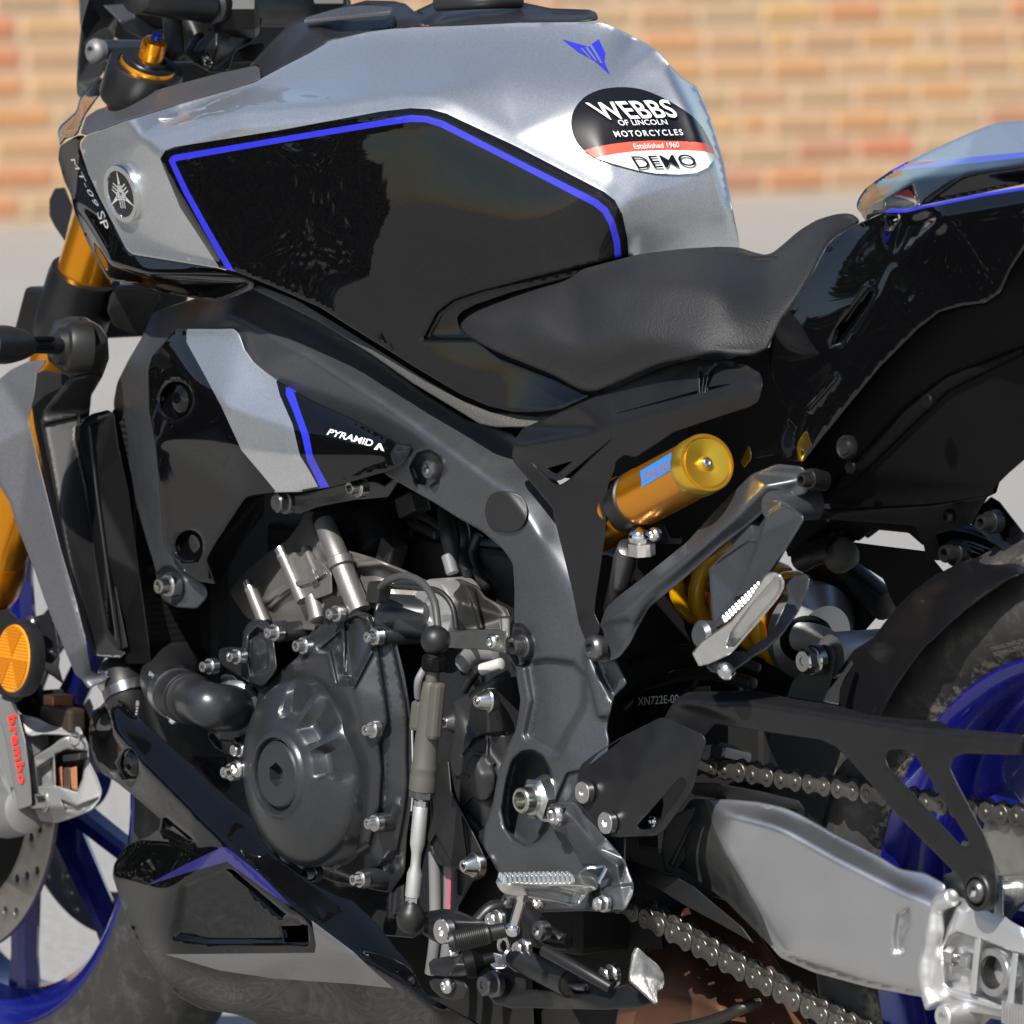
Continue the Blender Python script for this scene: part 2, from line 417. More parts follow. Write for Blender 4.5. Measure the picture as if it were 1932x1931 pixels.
# ------------------------------------------------------------------ materials
def mat(name, c, rough=.5, metal=0.0, coat=0.0, spec=.5, coat_r=.03, bump=0.0, bscale=200.0, var=0.0, vscale=30.0, flake=0.0, trans=0.0, aniso=0.0, rvar=0.0, dust=0.0):
    m = bpy.data.materials.new(name); m.use_nodes = True; nt = m.node_tree; b = nt.nodes['Principled BSDF']
    b.inputs['Base Color'].default_value = (*c, 1); b.inputs['Roughness'].default_value = rough; b.inputs['Metallic'].default_value = metal
    b.inputs['Coat Weight'].default_value = coat; b.inputs['Coat Roughness'].default_value = coat_r; b.inputs['Specular IOR Level'].default_value = spec
    if trans: b.inputs['Transmission Weight'].default_value = trans
    if aniso: b.inputs['Anisotropic'].default_value = aniso
    tc = nt.nodes.new('ShaderNodeTexCoord')
    last = None
    if var:
        nz = nt.nodes.new('ShaderNodeTexNoise'); nz.inputs['Scale'].default_value = vscale; nz.inputs['Detail'].default_value = 5; nz.inputs['Roughness'].default_value = .6
        nt.links.new(tc.outputs['Object'], nz.inputs['Vector'])
        mr = nt.nodes.new('ShaderNodeMapRange'); mr.inputs[1].default_value = .25; mr.inputs[2].default_value = .75; mr.inputs[3].default_value = 1-var; mr.inputs[4].default_value = 1+var
        nt.links.new(nz.outputs[0], mr.inputs[0])
        mx = nt.nodes.new('ShaderNodeVectorMath'); mx.operation = 'SCALE'; mx.inputs[0].default_value = c
        nt.links.new(mr.outputs[0], mx.inputs['Scale']); last = mx.outputs[0]
    if flake:
        vo = nt.nodes.new('ShaderNodeTexVoronoi'); vo.inputs['Scale'].default_value = 1400
        nt.links.new(tc.outputs['Object'], vo.inputs['Vector'])
        sp = nt.nodes.new('ShaderNodeSeparateColor'); nt.links.new(vo.outputs['Color'], sp.inputs[0])
        mr2 = nt.nodes.new('ShaderNodeMapRange'); mr2.inputs[3].default_value = 1-flake; mr2.inputs[4].default_value = 1+flake
        nt.links.new(sp.outputs[0], mr2.inputs[0])
        mx2 = nt.nodes.new('ShaderNodeVectorMath'); mx2.operation = 'SCALE'
        if last: nt.links.new(last, mx2.inputs[0])
        else: mx2.inputs[0].default_value = c
        nt.links.new(mr2.outputs[0], mx2.inputs['Scale']); last = mx2.outputs[0]
    if dust:
        nd = nt.nodes.new('ShaderNodeTexNoise'); nd.inputs['Scale'].default_value = 55; nd.inputs['Detail'].default_value = 8; nd.inputs['Roughness'].default_value = .75
        nt.links.new(tc.outputs['Object'], nd.inputs['Vector'])
        rd = nt.nodes.new('ShaderNodeMapRange'); rd.inputs[1].default_value = .5; rd.inputs[2].default_value = .8; rd.inputs[3].default_value = 0; rd.inputs[4].default_value = dust
        nt.links.new(nd.outputs[0], rd.inputs[0])
        mi_ = nt.nodes.new('ShaderNodeMix'); mi_.data_type = 'RGBA'; nt.links.new(rd.outputs[0], mi_.inputs[0])
        if last: nt.links.new(last, mi_.inputs[6])
        else: mi_.inputs[6].default_value = (*c, 1)
        mi_.inputs[7].default_value = (.26, .24, .20, 1); last = mi_.outputs[2]
    if last: nt.links.new(last, b.inputs['Base Color'])
    if rvar:
        n2 = nt.nodes.new('ShaderNodeTexNoise'); n2.inputs['Scale'].default_value = vscale*1.7; n2.inputs['Detail'].default_value = 6
        nt.links.new(tc.outputs['Object'], n2.inputs['Vector'])
        m2 = nt.nodes.new('ShaderNodeMapRange'); m2.inputs[1].default_value = .3; m2.inputs[2].default_value = .7; m2.inputs[3].default_value = max(.02, rough-rvar); m2.inputs[4].default_value = rough+rvar
        nt.links.new(n2.outputs[0], m2.inputs[0]); nt.links.new(m2.outputs[0], b.inputs['Roughness'])
    if bump:
        nb = nt.nodes.new('ShaderNodeTexNoise'); nb.inputs['Scale'].default_value = bscale; nb.inputs['Detail'].default_value = 3
        nt.links.new(tc.outputs['Object'], nb.inputs['Vector'])
        bu = nt.nodes.new('ShaderNodeBump'); bu.inputs['Strength'].default_value = bump; bu.inputs['Distance'].default_value = .0006
        nt.links.new(nb.outputs[0], bu.inputs['Height']); nt.links.new(bu.outputs[0], b.inputs['Normal'])
    return m
M = dict(
 silver=mat('silver_paint', (.64, .655, .675), .42, .92, .6, flake=.12),
 black=mat('gloss_black_paint', (.0025, .0025, .003), .35, 0, 1.0, spec=0, coat_r=.012),
 blackflake=mat('black_lacquer', (.003, .003, .0035), .35, 0, 1.0, spec=0, coat_r=.012, flake=.6),
 blue=mat('blue_stripe', (.022, .026, .48), .3, 0, .8),
 wheelblue=mat('blue_wheel_paint', (.005, .008, .17), .28, .35, .8, flake=.15, rvar=.08),
 frame=mat('frame_grey', (.084, .089, .099), .37, .65, .1, coat_r=.3, flake=.14, var=.05, rvar=.05),
 shroud=mat('shroud_grey', (.105, .107, .118), .45, .4, .1, coat_r=.3, flake=.15),
 engine=mat('engine_black_paint', (.044, .047, .052), .31, .6, .15, coat_r=.2, flake=.12, var=.12, rvar=.06, dust=.05),
 cast=mat('cast_aluminium', (.22, .21, .20), .44, .7, 0, bump=.35, bscale=900, var=.15),
 plastic=mat('black_plastic', (.011, .011, .012), .46, 0, 0, bump=.25, bscale=1500, var=.2, vscale=60),
 plasticd=mat('dark_plastic', (.003, .003, .0035), .55, 0, 0, spec=.12, var=.2),
 trim=mat('trim_grey', (.055, .055, .06), .45, 0.2, 0, bump=.2, bscale=1200),
 satin=mat('satin_black_metal', (.0085, .0085, .0095), .40, .15, 0, var=.1, rvar=.06),
 seat=mat('seat_vinyl', (.013, .013, .0145), .58, 0, 0, spec=.45, bump=1.0, bscale=650, var=.1),
 rubber=mat('rubber', (.010, .010, .010), .45, 0, 0, var=.15),
 tyre=mat('tyre_rubber', (.022, .0215, .021), .7, 0, 0, bump=.3, bscale=300, var=.25, vscale=25, dust=.25),
 gold=mat('gold_anodised', (.80, .31, .012), .26, .85, .2),
 goldcap=mat('gold_cap', (.92, .56, .05), .28, .9, 0, aniso=.5),
 orange=mat('orange_anodised', (.88, .30, .01), .3, .85, .1),
 spring=mat('yellow_spring', (.72, .36, .0), .3, 0, .6),
 zinc=mat('zinc_plate', (.62, .62, .62), .27, 1.0, 0, var=.15, vscale=200),
 steel=mat('bright_steel', (.55, .54, .52), .22, 1.0, 0, rvar=.06),
 darksteel=mat('dark_steel', (.16, .16, .165), .3, .9, 0),
 chain=mat('chain_steel', (.15, .143, .13), .42, .85, 0, var=.25, vscale=120, rvar=.08),
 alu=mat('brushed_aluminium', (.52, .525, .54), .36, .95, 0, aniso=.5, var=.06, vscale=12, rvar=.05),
 alucast=mat('bright_cast_aluminium', (.66, .66, .66), .42, .85, 0, bump=.12, bscale=700, var=.08),
 polished=mat('polished_aluminium', (.68, .68, .67), .28, .95, 0, var=.1, vscale=90, bump=.15, bscale=400),
 caliper=mat('caliper_grey', (.20, .20, .20), .46, .4, 0, bump=.2, bscale=900),
 disc=mat('brake_disc', (.30, .28, .25), .36, .9, 0, var=.1, vscale=80),
 copper=mat('copper_pad', (.58, .25, .12), .5, .5, 0),
 amber=mat('amber_reflector', (.85, .30, .01), .12, 0, 1.0),
 amberd=mat('amber_facet', (.50, .16, .004), .12, 0, 1.0),
 white=mat('white_print', (.80, .80, .80), .45),
 pale=mat('pale_print', (.45, .45, .45), .45),
 red=mat('red_print', (.75, .035, .02), .4),
 sred=mat('sticker_red', (.72, .09, .05), .45, 0, .3, coat_r=.12),
 sblack=mat('sticker_black', (.006, .006, .008), .4, 0, .5, coat_r=.12, spec=.2),
 swhite=mat('sticker_white', (.80, .80, .79), .45, 0, .3, coat_r=.12),
 lblue=mat('label_blue', (.03, .22, .68), .4, 0, .4),
 hose=mat('hose_rubber', (.011, .011, .0115), .48, 0, 0, var=.1),
 ghose=mat('grey_hose', (.16, .16, .165), .5),
 pink=mat('pink_line', (.42, .10, .16), .5),
 olive=mat('sensor_grey', (.085, .08, .068), .5, 0.1, 0),
 blueanod=mat('blue_anodised', (.01, .03, .32), .35, .6),
 fins=mat('radiator_fins', (.016, .013, .011), .6, .4, 0),
 titan=mat('heated_steel', (.30, .15, .095), .36, .9, 0, var=.35, vscale=9, rvar=.08, aniso=.4),
 chrome=mat('chrome', (.70, .70, .70), .08, 1.0),
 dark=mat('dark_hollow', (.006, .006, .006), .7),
)
bike = bpy.data.objects.new('motorcycle', None); col.objects.link(bike)
bike['label'] = 'silver and black naked sports motorcycle with blue wheels standing on the tarmac'; bike['category'] = 'motorcycle'
# ------------------------------------------------------------------ ground and wall
def ground():
    m = bpy.data.materials.new('tarmac'); m.use_nodes = True; nt = m.node_tree; b = nt.nodes['Principled BSDF']; b.inputs['Roughness'].default_value = .85
    tc = nt.nodes.new('ShaderNodeTexCoord')
    n1 = nt.nodes.new('ShaderNodeTexNoise'); n1.inputs['Scale'].default_value = 90; n1.inputs['Detail'].default_value = 8; n1.inputs['Roughness'].default_value = .8
    n2 = nt.nodes.new('ShaderNodeTexNoise'); n2.inputs['Scale'].default_value = .8; n2.inputs['Detail'].default_value = 5
    v = nt.nodes.new('ShaderNodeTexVoronoi'); v.inputs['Scale'].default_value = 70
    for n in (n1, n2, v): nt.links.new(tc.outputs['Object'], n.inputs['Vector'])
    cr_ = nt.nodes.new('ShaderNodeValToRGB'); cr_.color_ramp.elements[0].position = .3; cr_.color_ramp.elements[0].color = (.20, .193, .182, 1)
    cr_.color_ramp.elements[1].position = .72; cr_.color_ramp.elements[1].color = (.48, .467, .44, 1)
    nt.links.new(n1.outputs[0], cr_.inputs[0])
    mx = nt.nodes.new('ShaderNodeMix'); mx.data_type = 'RGBA'; mx.blend_type = 'MULTIPLY'; mx.inputs[0].default_value = .22
    nt.links.new(cr_.outputs[0], mx.inputs[6]); nt.links.new(n2.outputs[0], mx.inputs[7]); nt.links.new(mx.outputs[2], b.inputs['Base Color'])
    bu = nt.nodes.new('ShaderNodeBump'); bu.inputs['Strength'].default_value = .5; bu.inputs['Distance'].default_value = .004
    nt.links.new(v.outputs[0], bu.inputs['Height']); nt.links.new(bu.outputs[0], b.inputs['Normal'])
    S = 400
    o = put('ground', [(-S, -S, 0), (S, -S, 0), (S, S, 0), (-S, S, 0)], [(0, 1, 2, 3)], m, smooth=False); o['kind'] = 'structure'
ground()
def wall():
    a = ground_pt(40, 428); b = ground_pt(1480, 372)
    d = (b-a).normalized(); nrm = Vector((d.y, -d.x, 0))
    if nrm.dot(Vector(CAM)-a) < 0: nrm = -nrm
    root = bpy.data.objects.new('brick_wall', None); col.objects.link(root); root.location = a
    root['label'] = 'buff and orange brick wall with wide pale mortar behind the motorcycle'; root['category'] = 'wall'
    bpy.context.view_layer.update()
    mort = mat('mortar', (.60, .445, .30), .9, bump=.5, bscale=60, var=.12, vscale=6)
    H, L0, L1, BH, GH, BL, GL = 2.7, -4.0, 9.0, .057, .023, .215, .022
    dn = nrm*.012
    def wp(s, z, o): return a+d*s+Vector((0, 0, z))+nrm*o
    V = [wp(L0, -.05, 0), wp(L1, -.05, 0), wp(L1, H, 0), wp(L0, H, 0), wp(L0, -.05, -.3), wp(L1, -.05, -.3), wp(L1, H, -.3), wp(L0, H, -.3)]
    mb = put('mortar_bed', V, [(0, 1, 2, 3), (5, 4, 7, 6), (3, 2, 6, 7), (1, 5, 6, 2), (4, 0, 3, 7)], mort, smooth=False); par(mb, root)
    cols = [(.57, .33, .17), (.57, .36, .19), (.59, .31, .14), (.52, .35, .20), (.50, .345, .205), (.59, .32, .145), (.54, .33, .185), (.60, .37, .16)]
    mats = [mat('brick_face_%d' % i, c, .85, var=.16, vscale=22, bump=.5, bscale=80) for i, c in enumerate(cols)]
    redm = [mat('brick_red_%d' % i, c, .85, var=.16, vscale=22, bump=.5, bscale=80) for i, c in enumerate([(.56, .23, .12), (.58, .27, .13), (.50, .25, .15)])]
    def bmesh_brick(l):
        bm = bmesh.new(); bmesh.ops.create_cube(bm, size=1)
        for v in bm.verts: v.co = Vector((v.co.x*l, v.co.y*.10, v.co.z*BH))
        bmesh.ops.bevel(bm, geom=bm.edges, offset=.005, segments=1, affect='EDGES')
        me = bpy.data.meshes.new('brick'); bm.to_mesh(me); bm.free(); return me
    base = {BL: bmesh_brick(BL), (BL-GL)/2: bmesh_brick((BL-GL)/2)}
    shared = {}
    rest_v, rest_f, rest_m = [], [], []
    todo = []
    rows = int(H/(BH+GH)); p = BL+GL
    for r_ in range(rows):
        s = L0+(r_ % 2)*(p*.5)+random.uniform(-.03, .03); z = .004+GH+r_*(BH+GH)+BH/2; k = 0
        while s < L1-.3:
            l = BL if (r_ % 3 != 2 or k % 3) else (BL-GL)/2
            todo.append((s+l/2, z, l, r_)); s += l+GL; k += 1
    vis = []
    for t in todo:
        q = proj(wp(t[0], t[1], 0)); vis.append(0 if -60 < q[0] < 1990 and -60 < q[1] < 500 else 1+abs(q[0]-966)+abs(q[1]-200))
    order = sorted(range(len(todo)), key=lambda i: vis[i]); single = set(order[:300])
    R = Matrix((d, -nrm, Vector((0, 0, 1)))).transposed().to_4x4()
    for i, (s, z, l, r_) in enumerate(todo):
        pool = redm if (r_ < 2 and random.random() < .75) or random.random() < .06 else mats
        mm = random.choice(pool); Mx = R.copy(); Mx.translation = wp(s, z, -.05+.006+random.uniform(-.002, .002))
        if i in single:
            key = (l, mm.name)
            if key not in shared:
                me = base[l].copy(); me.materials.append(mm); shared[key] = me
            o = bpy.data.objects.new('brick', shared[key]); col.objects.link(o); o.parent = root; o.matrix_parent_inverse = root.matrix_world.inverted(); o.matrix_world = Mx
        else:
            me = base[l]; b0 = len(rest_v); rest_v += [Mx@v.co for v in me.vertices]
            for f in me.polygons: rest_f.append(tuple(b0+j for j in f.vertices)); rest_m.append((mats+redm).index(mm))
    o = put('further_bricks', rest_v, rest_f, mats+redm, None, rest_m, smooth=False); par(o, root); o['kind'] = 'stuff'
def par(o, root):
    o.parent = root; o.matrix_parent_inverse = root.matrix_world.inverted()
wall()
# ------------------------------------------------------------------ fuel tank
tank_out = (ZA([(438, 790, 6), (470, 742, 4), (700, 660), (1000, 566), (1300, 482), (1400, 448), (1428, 430, 2)]) +
            [(538, 124), (587, 99), (623, 77), (695, 60), (743, 54), (799, 52), (978, 43), (1133, 41), (1150, 47), (1185, 64), (1220, 82), (1243, 98), (1264, 122)] +
            ZC([(60, 420), (130, 465), (165, 510), (200, 600), (250, 740), (290, 900), (340, 1150), (380, 1345)]) +
            [(1398, 476), (1300, 482), (1207, 492), (1158, 503), (1069, 525), (965, 552), (897, 575), (872, 588), (862, 600), (868, 622), (943, 676), (1045, 715), (1100, 742), (1121, 744),
             (1059, 773), (1010, 777), (970, 777), (921, 766), (866, 742), (790, 697), (720, 653), (666, 620), (604, 580), (518, 542), (449, 514)] +
            ZA([(1190, 1462), (720, 1388), (690, 1362), (640, 1262), (545, 1080), (480, 940)]))
crease_top = [(268, 256, -.212), (449, 206, -.206), (666, 190, -.191), (770, 178, -.180), (811, 178, -.175), (852, 193, -.171), (976, 255, -.153), (1150, 340, -.123), (1187, 375, -.114), (1205, 428, -.104), (1207, 488, -.096)]
crease_front = [(268, 256, -.212), (300, 330, -.212), (350, 415, -.212), (407, 497, -.210)]
edge_left = [(302, 288, -.219), (345, 380, -.219), (420, 505, -.218)]
edge_in = [(302, 288, -.219), (449, 240, -.214), (666, 221, -.199), (780, 209, -.188), (815, 209, -.183), (848, 221, -.178), (976, 285, -.160), (1135, 366, -.133), (1164, 400, -.124), (1183, 450, -.113), (1186, 488, -.108)]
crease_rear = [(1230, 92, -.046), (1262, 122, -.046), (1306, 209, -.050), (1323, 255, -.050), (1351, 310, -.044), (1380, 400, -.030), (1396, 470, -.020)]
tank_ctrl = [(150, 268, -.165), (166, 321, -.180), (241, 473, -.178), (345, 208, -.146), (492, 150, -.108), (560, 112, -.092), (623, 77, -.078), (743, 54, -.066), (978, 43, -.058), (1133, 41, -.045), (1160, 50, -.03), (1200, 74, -.02),
             (700, 115, -.126), (950, 125, -.122), (1120, 180, -.116),
             (1311, 160, .015), (1335, 207, .015), (1366, 310, .005), (1399, 464, -.008),
             (600, 330, -.207), (800, 400, -.189), (1000, 440, -.160), (1120, 480, -.132), (700, 500, -.200), (560, 470, -.211), (445, 514, -.216), (604, 580, -.206), (760, 620, -.191), (862, 600, -.176),
             (866, 742, -.180), (970, 777, -.164), (1121, 740, -.140), (960, 700, -.165)]
def inset_line(poly, d): return inset(poly, d)
blk = ([(302, 300, 0), (312, 284, 0), (330, 277, 0)] + [(520, 247), (720, 210), (775, 204), (812, 206), (842, 214), (976, 277), (1140, 362), (1160, 378), (1174, 404), (1184, 450), (1187, 500)] +
       [(1250, 540), (1130, 780), (900, 800), (640, 640), (430, 530), (414, 505), (340, 392)])
b_o = ([(318, 303), (322, 296), (330, 292)] + [(520, 260), (720, 226), (775, 217), (806, 219), (836, 228), (976, 300), (1126, 376), (1146, 392), (1160, 418), (1170, 455), (1173, 500)])
b_i = ([(331, 307), (333, 304), (337, 303)] + [(520, 271), (720, 238), (775, 230), (804, 231), (832, 240), (976, 313), (1120, 388), (1137, 402), (1149, 424), (1158, 458), (1161, 500)])
blue_poly = [(428, 512), (430, 520), (445, 520), (442, 512)]
bl_left_o = [(318, 303), (345, 362), (385, 435), (426, 506), (432, 520)]
bl_left_i = [(331, 307), (357, 362), (396, 432), (440, 508), (447, 520)]
blue_band = bl_left_o[::-1]+b_o[1:]+b_i[::-1]+bl_left_i[1:]
tank = shell('fuel_tank', tank_out, tank_ctrl, [M['silver'], M['blackflake'], M['blue']], bike, th=.012, r=2.0, sig=5.0, soft=40, rnd=5, g=7,
             crease=[crease_top, crease_front, edge_in, edge_left, crease_rear],
             paints=[(blk, 1), (blue_band, 2)],
             relief=[([(800, 640), (826, 590), (857, 566), (909, 549), (1012, 524), (1190, 482), (1190, 520), (1000, 600), (900, 640)], -.004, 2.5)])
tank['label'] = 'silver tank shell with black blue-edged side and dealer sticker'
TF = FIELDS[tank.name]
# dark well behind the shell so that nothing shows through
# round tuning-fork emblem
def emblem():
    c = ZA(690, 1052); n = Vector((-.04, -.97, -.2)).normalized()
    z = float(TF(c[0], c[1])); o = P1(c[0], c[1], z-.003)
    R = .0232
    rim = lathe('emblem', o, n, [(0, R), (.0045, R), (.0058, R*.97), (.0058, R*.80), (.0048, R*.78), (.0048, 0)], [M['chrome'], M['sblack']], bike, mi=[0, 0, 0, 0, 1, 1])
    a, u, v = basis(n)
    def bar(p, q, w0, w1):
        p = Vector(p); q = Vector(q); d = (q-p).normalized(); s = Vector((-d.y, d.x))
        return [p+s*w0, p-s*w0, q-s*w1, q+s*w1]
    V = []; Fc = []
    for k in range(3):
        th = math.pi/2+k*2*math.pi/3; c_, s_ = math.cos(th), math.sin(th)
        rot = lambda p: Vector((p[0]*c_-p[1]*s_, p[0]*s_+p[1]*c_))
        polys = [bar((.05, 0), (.34, 0), .035, .035), bar((.40, 0), (.98, 0), .085, .012), bar((.10, .10), (.10, -.10), .03, .03)]
        for sy in (-1, 1):
            polys += [bar((-.62, .16*sy), (.28, .16*sy), .03, .03), bar((.28, .16*sy), (.36, .05*sy), .03, .035)]
        polys.append(bar((-.62, 0), (-.12, 0), .028, .028))
        for pl in polys:
            b0 = len(V)
            for q in pl:
                w = rot(q)*R*.80; V.append(o+n*.0052+u*(w.x*1)+v*w.y)
            Fc.append((b0, b0+1, b0+2, b0+3))
    put('tuning_fork_mark', V, Fc, mat('badge_silver', (.55, .55, .55), .45, .3), rim, smooth=False)
emblem()
# winged mark and sticker on the tank
mk = M['blue']
wing = ZB([(1240, 215), (1385, 255), (1440, 213), (1475, 290), (1470, 335), (1500, 407), (1415, 330), (1330, 285)])
polydecal('wing_mark', wing, TF, mk, tank)
for q in ([(1365, 258), (1378, 256), (1432, 335), (1420, 330)], [(1392, 250), (1402, 244), (1462, 345), (1448, 345)], [(1340, 262), (1350, 262), (1400, 320), (1385, 312)]):
    polydecal('wing_gap', ZB(q), TF, M['silver'], tank, lift=.0011)
stk = roundpoly(ZS([(228, 520), (262, 380), (370, 250), (540, 178), (740, 158), (940, 180), (1140, 260), (1330, 370), (1470, 470), (1560, 590), (1625, 720), (1665, 820), (1660, 880), (1600, 960), (1480, 1020), (1300, 1036), (1080, 1025), (880, 990), (660, 930), (480, 872), (350, 785), (262, 670)]), 60)
polydecal('dealer_sticker', stk, TF, M['sblack'], tank, lift=.0008, g=2.5)
def clip(top, bot):
    xs0 = [p for p in stk]
    return None
redb = ZS([(360, 795), (480, 758), (640, 730), (820, 708), (1050, 695), (1300, 700), (1480, 710), (1560, 720), (1640, 748), (1660, 815), (1667, 845), (1580, 805), (1400, 790), (1150, 788), (900, 798), (700, 822), (540, 852), (480, 868)])
polydecal('sticker_red_band', redb, TF, M['sred'], tank, lift=.0015, g=2.5)
whb = ZS([(480, 870), (540, 853), (700, 823), (900, 799), (1150, 789), (1400, 791), (1580, 806), (1664, 828), (1660, 880), (1600, 960), (1480, 1018), (1300, 1034), (1080, 1023), (880, 988), (660, 928)])
polydecal('sticker_white_band', whb, TF, M['swhite'], tank, lift=.0015, g=2.5)
def srow(s, quad, m, **k): return text_on('sticker_lettering', s, ZS(quad), TF, m, tank, lift=.0030, **k)
srow('WEBBS', [(372, 318), (1200, 285), (1310, 465), (560, 490)], M['swhite'], bold=.018, space=1.04)
srow('OF LINCOLN', [(690, 490), (1180, 485), (1200, 535), (720, 545)], M['swhite'], bold=.004)
srow('MOTORCYCLES', [(650, 600), (1335, 582), (1355, 640), (680, 660)], M['swhite'], bold=.012, space=1.3)
srow('Established 1960', [(840, 725), (1300, 710), (1320, 762), (870, 778)], M['swhite'], shear=.2)
srow('DEMO', [(828, 850), (1440, 830), (1500, 945), (905, 975)], M['sblack'], bold=.006)
# silver-grey trim strip along the tank's front top edge and black centre cover
trim = ZA([(470, 740), (440, 730), (470, 640), (530, 600), (620, 570), (900, 480), (1200, 400), (1400, 358), (1420, 372), (1428, 428), (1400, 447), (1300, 481), (1000, 565), (700, 659)])
shell('tank_trim', trim, [ZA(440, 735)+(-.164,), ZA(540, 600)+(-.125,), ZA(1420, 430)+(-.114,), ZA(1400, 360)+(-.100,), ZA(900, 480)+(-.110,), ZA(900, 590)+(-.136,)], M['trim'], bike, th=.008, sig=4)
cover = ZO([(660, 620), (645, 500), (560, 525), (690, 380), (800, 270), (880, 190), (1000, 140), (1200, 80), (1380, 30), (1480, 2), (1700, 8), (1790, 30), (1860, 90), (1931, 105)]) + ZB([(430, 62), (560, 2), (760, 12), (900, 8), (1010, 10), (1180, 45), (1390, 52), (1425, 68), (1437, 95), (1432, 112), (1340, 122), (1000, 130), (420, 150)]) + [(743, 56), (695, 62), (623, 79), (587, 101), (538, 126)]
shell('tank_top_cover', cover, [ZO(660, 620)+(-.114,), ZO(560, 525)+(-.08,), ZO(900, 190)+(-.05,), ZO(1200, 330)+(-.092,), ZO(1050, 220)+(-.085,), ZO(1500, 10)+(-.02,), ZO(1700, 150)+(-.07,), (743, 56, -.074), (800, 52, -.070), (978, 43, -.062), (1133, 41, -.05), (800, 38, -.068), (1133, 22, -.044), (900, 28, -.055), (980, 5, .0), (1100, 12, .01), (860, 3, .0)],
      M['plastic'], bike, th=.012, sig=4, r=2.5, relief=[(ZO([(985, 170), (1080, 110), (1200, 70), (1350, 40), (1500, 36), (1640, 50), (1690, 70), (1650, 105), (1400, 120), (1150, 150)]), -.004, 1.5)])
for k in range(34):
    t = k/33; x = 1010+t*650; yt = 150-105*math.sin(min(1, t*1.25)*math.pi/2)+22*t**3; yb = 172-70*t
    if yb-yt < 6: continue
    tube('cover_rib', [P1(*ZO(x, yb), -.083), P1(*ZO(x+9, yt), -.066)], .0016, M['trim'], bike, n=6, smooth=0)
tube('cover_ridge', [P1(*ZB(1010, 4), -.02), P1(*ZB(800, 8), -.05), P1(*ZB(560, 20), -.06)], .006, M['plastic'], bike)
# front side fairing (gloss black) below and ahead of the silver shell
fair = ZA([(395, 755), (430, 738), (470, 742), (440, 770), (436, 800), (482, 940), (545, 1080), (640, 1262), (690, 1362), (720, 1390), (1190, 1465), (1290, 1495), (1395, 1545), (1385, 1580), (1280, 1625), (1180, 1650), (1080, 1635), (880, 1600), (760, 1560), (590, 1530), (560, 1480), (480, 1330), (410, 1170), (385, 1060), (350, 990), (318, 870), (325, 800)])
shell('side_fairing', fair, [ZA(320, 840)+(-.150,), ZA(400, 1100)+(-.145,), ZA(590, 1530)+(-.150,), ZA(440, 770)+(-.166,), ZA(640, 1262)+(-.180,), ZA(720, 1390)+(-.186,), ZA(1190, 1465)+(-.206,), ZA(1390, 1545)+(-.206,), ZA(1180, 1650)+(-.180,), ZA(880, 1600)+(-.170,)],
      M['black'], bike, th=.010, sig=5, crease=[[ZA(600, 1440)+(-.182,), ZA(800, 1500)+(-.194,), ZA(1350, 1535)+(-.210,)]], rnd=6)
SF = FIELDS['side_fairing']
text_on('model_lettering', 'MT-09', [ZA(408, 868), ZA(545, 1130), ZA(515, 1120), ZA(385, 872)], SF, M['pale'], bike, space=1.15)
text_on('model_lettering', 'SP', [ZA(565, 1150), ZA(598, 1245), ZA(560, 1258), ZA(528, 1165)], SF, M['pale'], bike)
front_scoop = ZQ([(835, 1220), (870, 1070), (1100, 830), (1160, 900), (1180, 940), (1040, 1110), (920, 1280), (880, 1400), (850, 1480), (720, 1520), (690, 1560), (655, 1600), (625, 1440), (660, 1370)])
shell('front_scoop', front_scoop, [ZQ(640, 1450)+(-.10,), ZQ(870, 1070)+(-.06,), ZQ(1130, 860)+(-.05,), ZQ(1040, 1110)+(-.13,), ZQ(860, 1470)+(-.15,), ZQ(700, 1550)+(-.14,)], M['black'], bike, th=.006, sig=4, rnd=8)
# ------------------------------------------------------------------ seat
seat_out = [(855, 595, 8), (868, 580), (897, 566), (965, 543), (1069, 515), (1158, 492), (1207, 479), (1290, 469), (1360, 465), (1397, 467), (1421, 476), (1445, 481), (1459, 476), (1480, 459), (1507, 435), (1542, 414), (1576, 404), (1597, 402), (1611, 405), (1625, 418),
            (1600, 434), (1576, 446), (1559, 464), (1535, 511), (1507, 559), (1473, 607), (1456, 642), (1448, 660), (1420, 672), (1384, 672), (1350, 666), (1315, 672), (1246, 686), (1211, 701), (1159, 725), (1128, 738), (1108, 739), (1087, 732), (1045, 708), (943, 667), (876, 634), (860, 617)]
seat_ctrl = [(855, 597, -.163), (897, 566, -.150), (1069, 515, -.130), (1207, 479, -.115), (1290, 469, -.09), (1397, 467, -.06), (1445, 481, -.05), (1480, 459, -.035), (1542, 414, -.02), (1597, 402, .0), (1620, 418, -.01),
             (900, 605, -.176), (1000, 575, -.172), (1130, 540, -.166), (1250, 530, -.158), (1350, 540, -.146), (1200, 497, -.138), (1300, 500, -.128), (1390, 505, -.100), (1420, 560, -.120), (1456, 515, -.082), (1500, 480, -.075), (1560, 430, -.055), (1530, 510, -.085),
             (1450, 600, -.125), (1390, 620, -.150), (1448, 655, -.132), (1315, 660, -.172), (1200, 640, -.182), (1100, 660, -.184), (1000, 640, -.184), (1108, 735, -.170), (1240, 680, -.170), (950, 660, -.176), (880, 630, -.168)]
shell('seat', seat_out, seat_ctrl, M['seat'], bike, th=.02, r=7, sig=16, rnd=12, g=7)
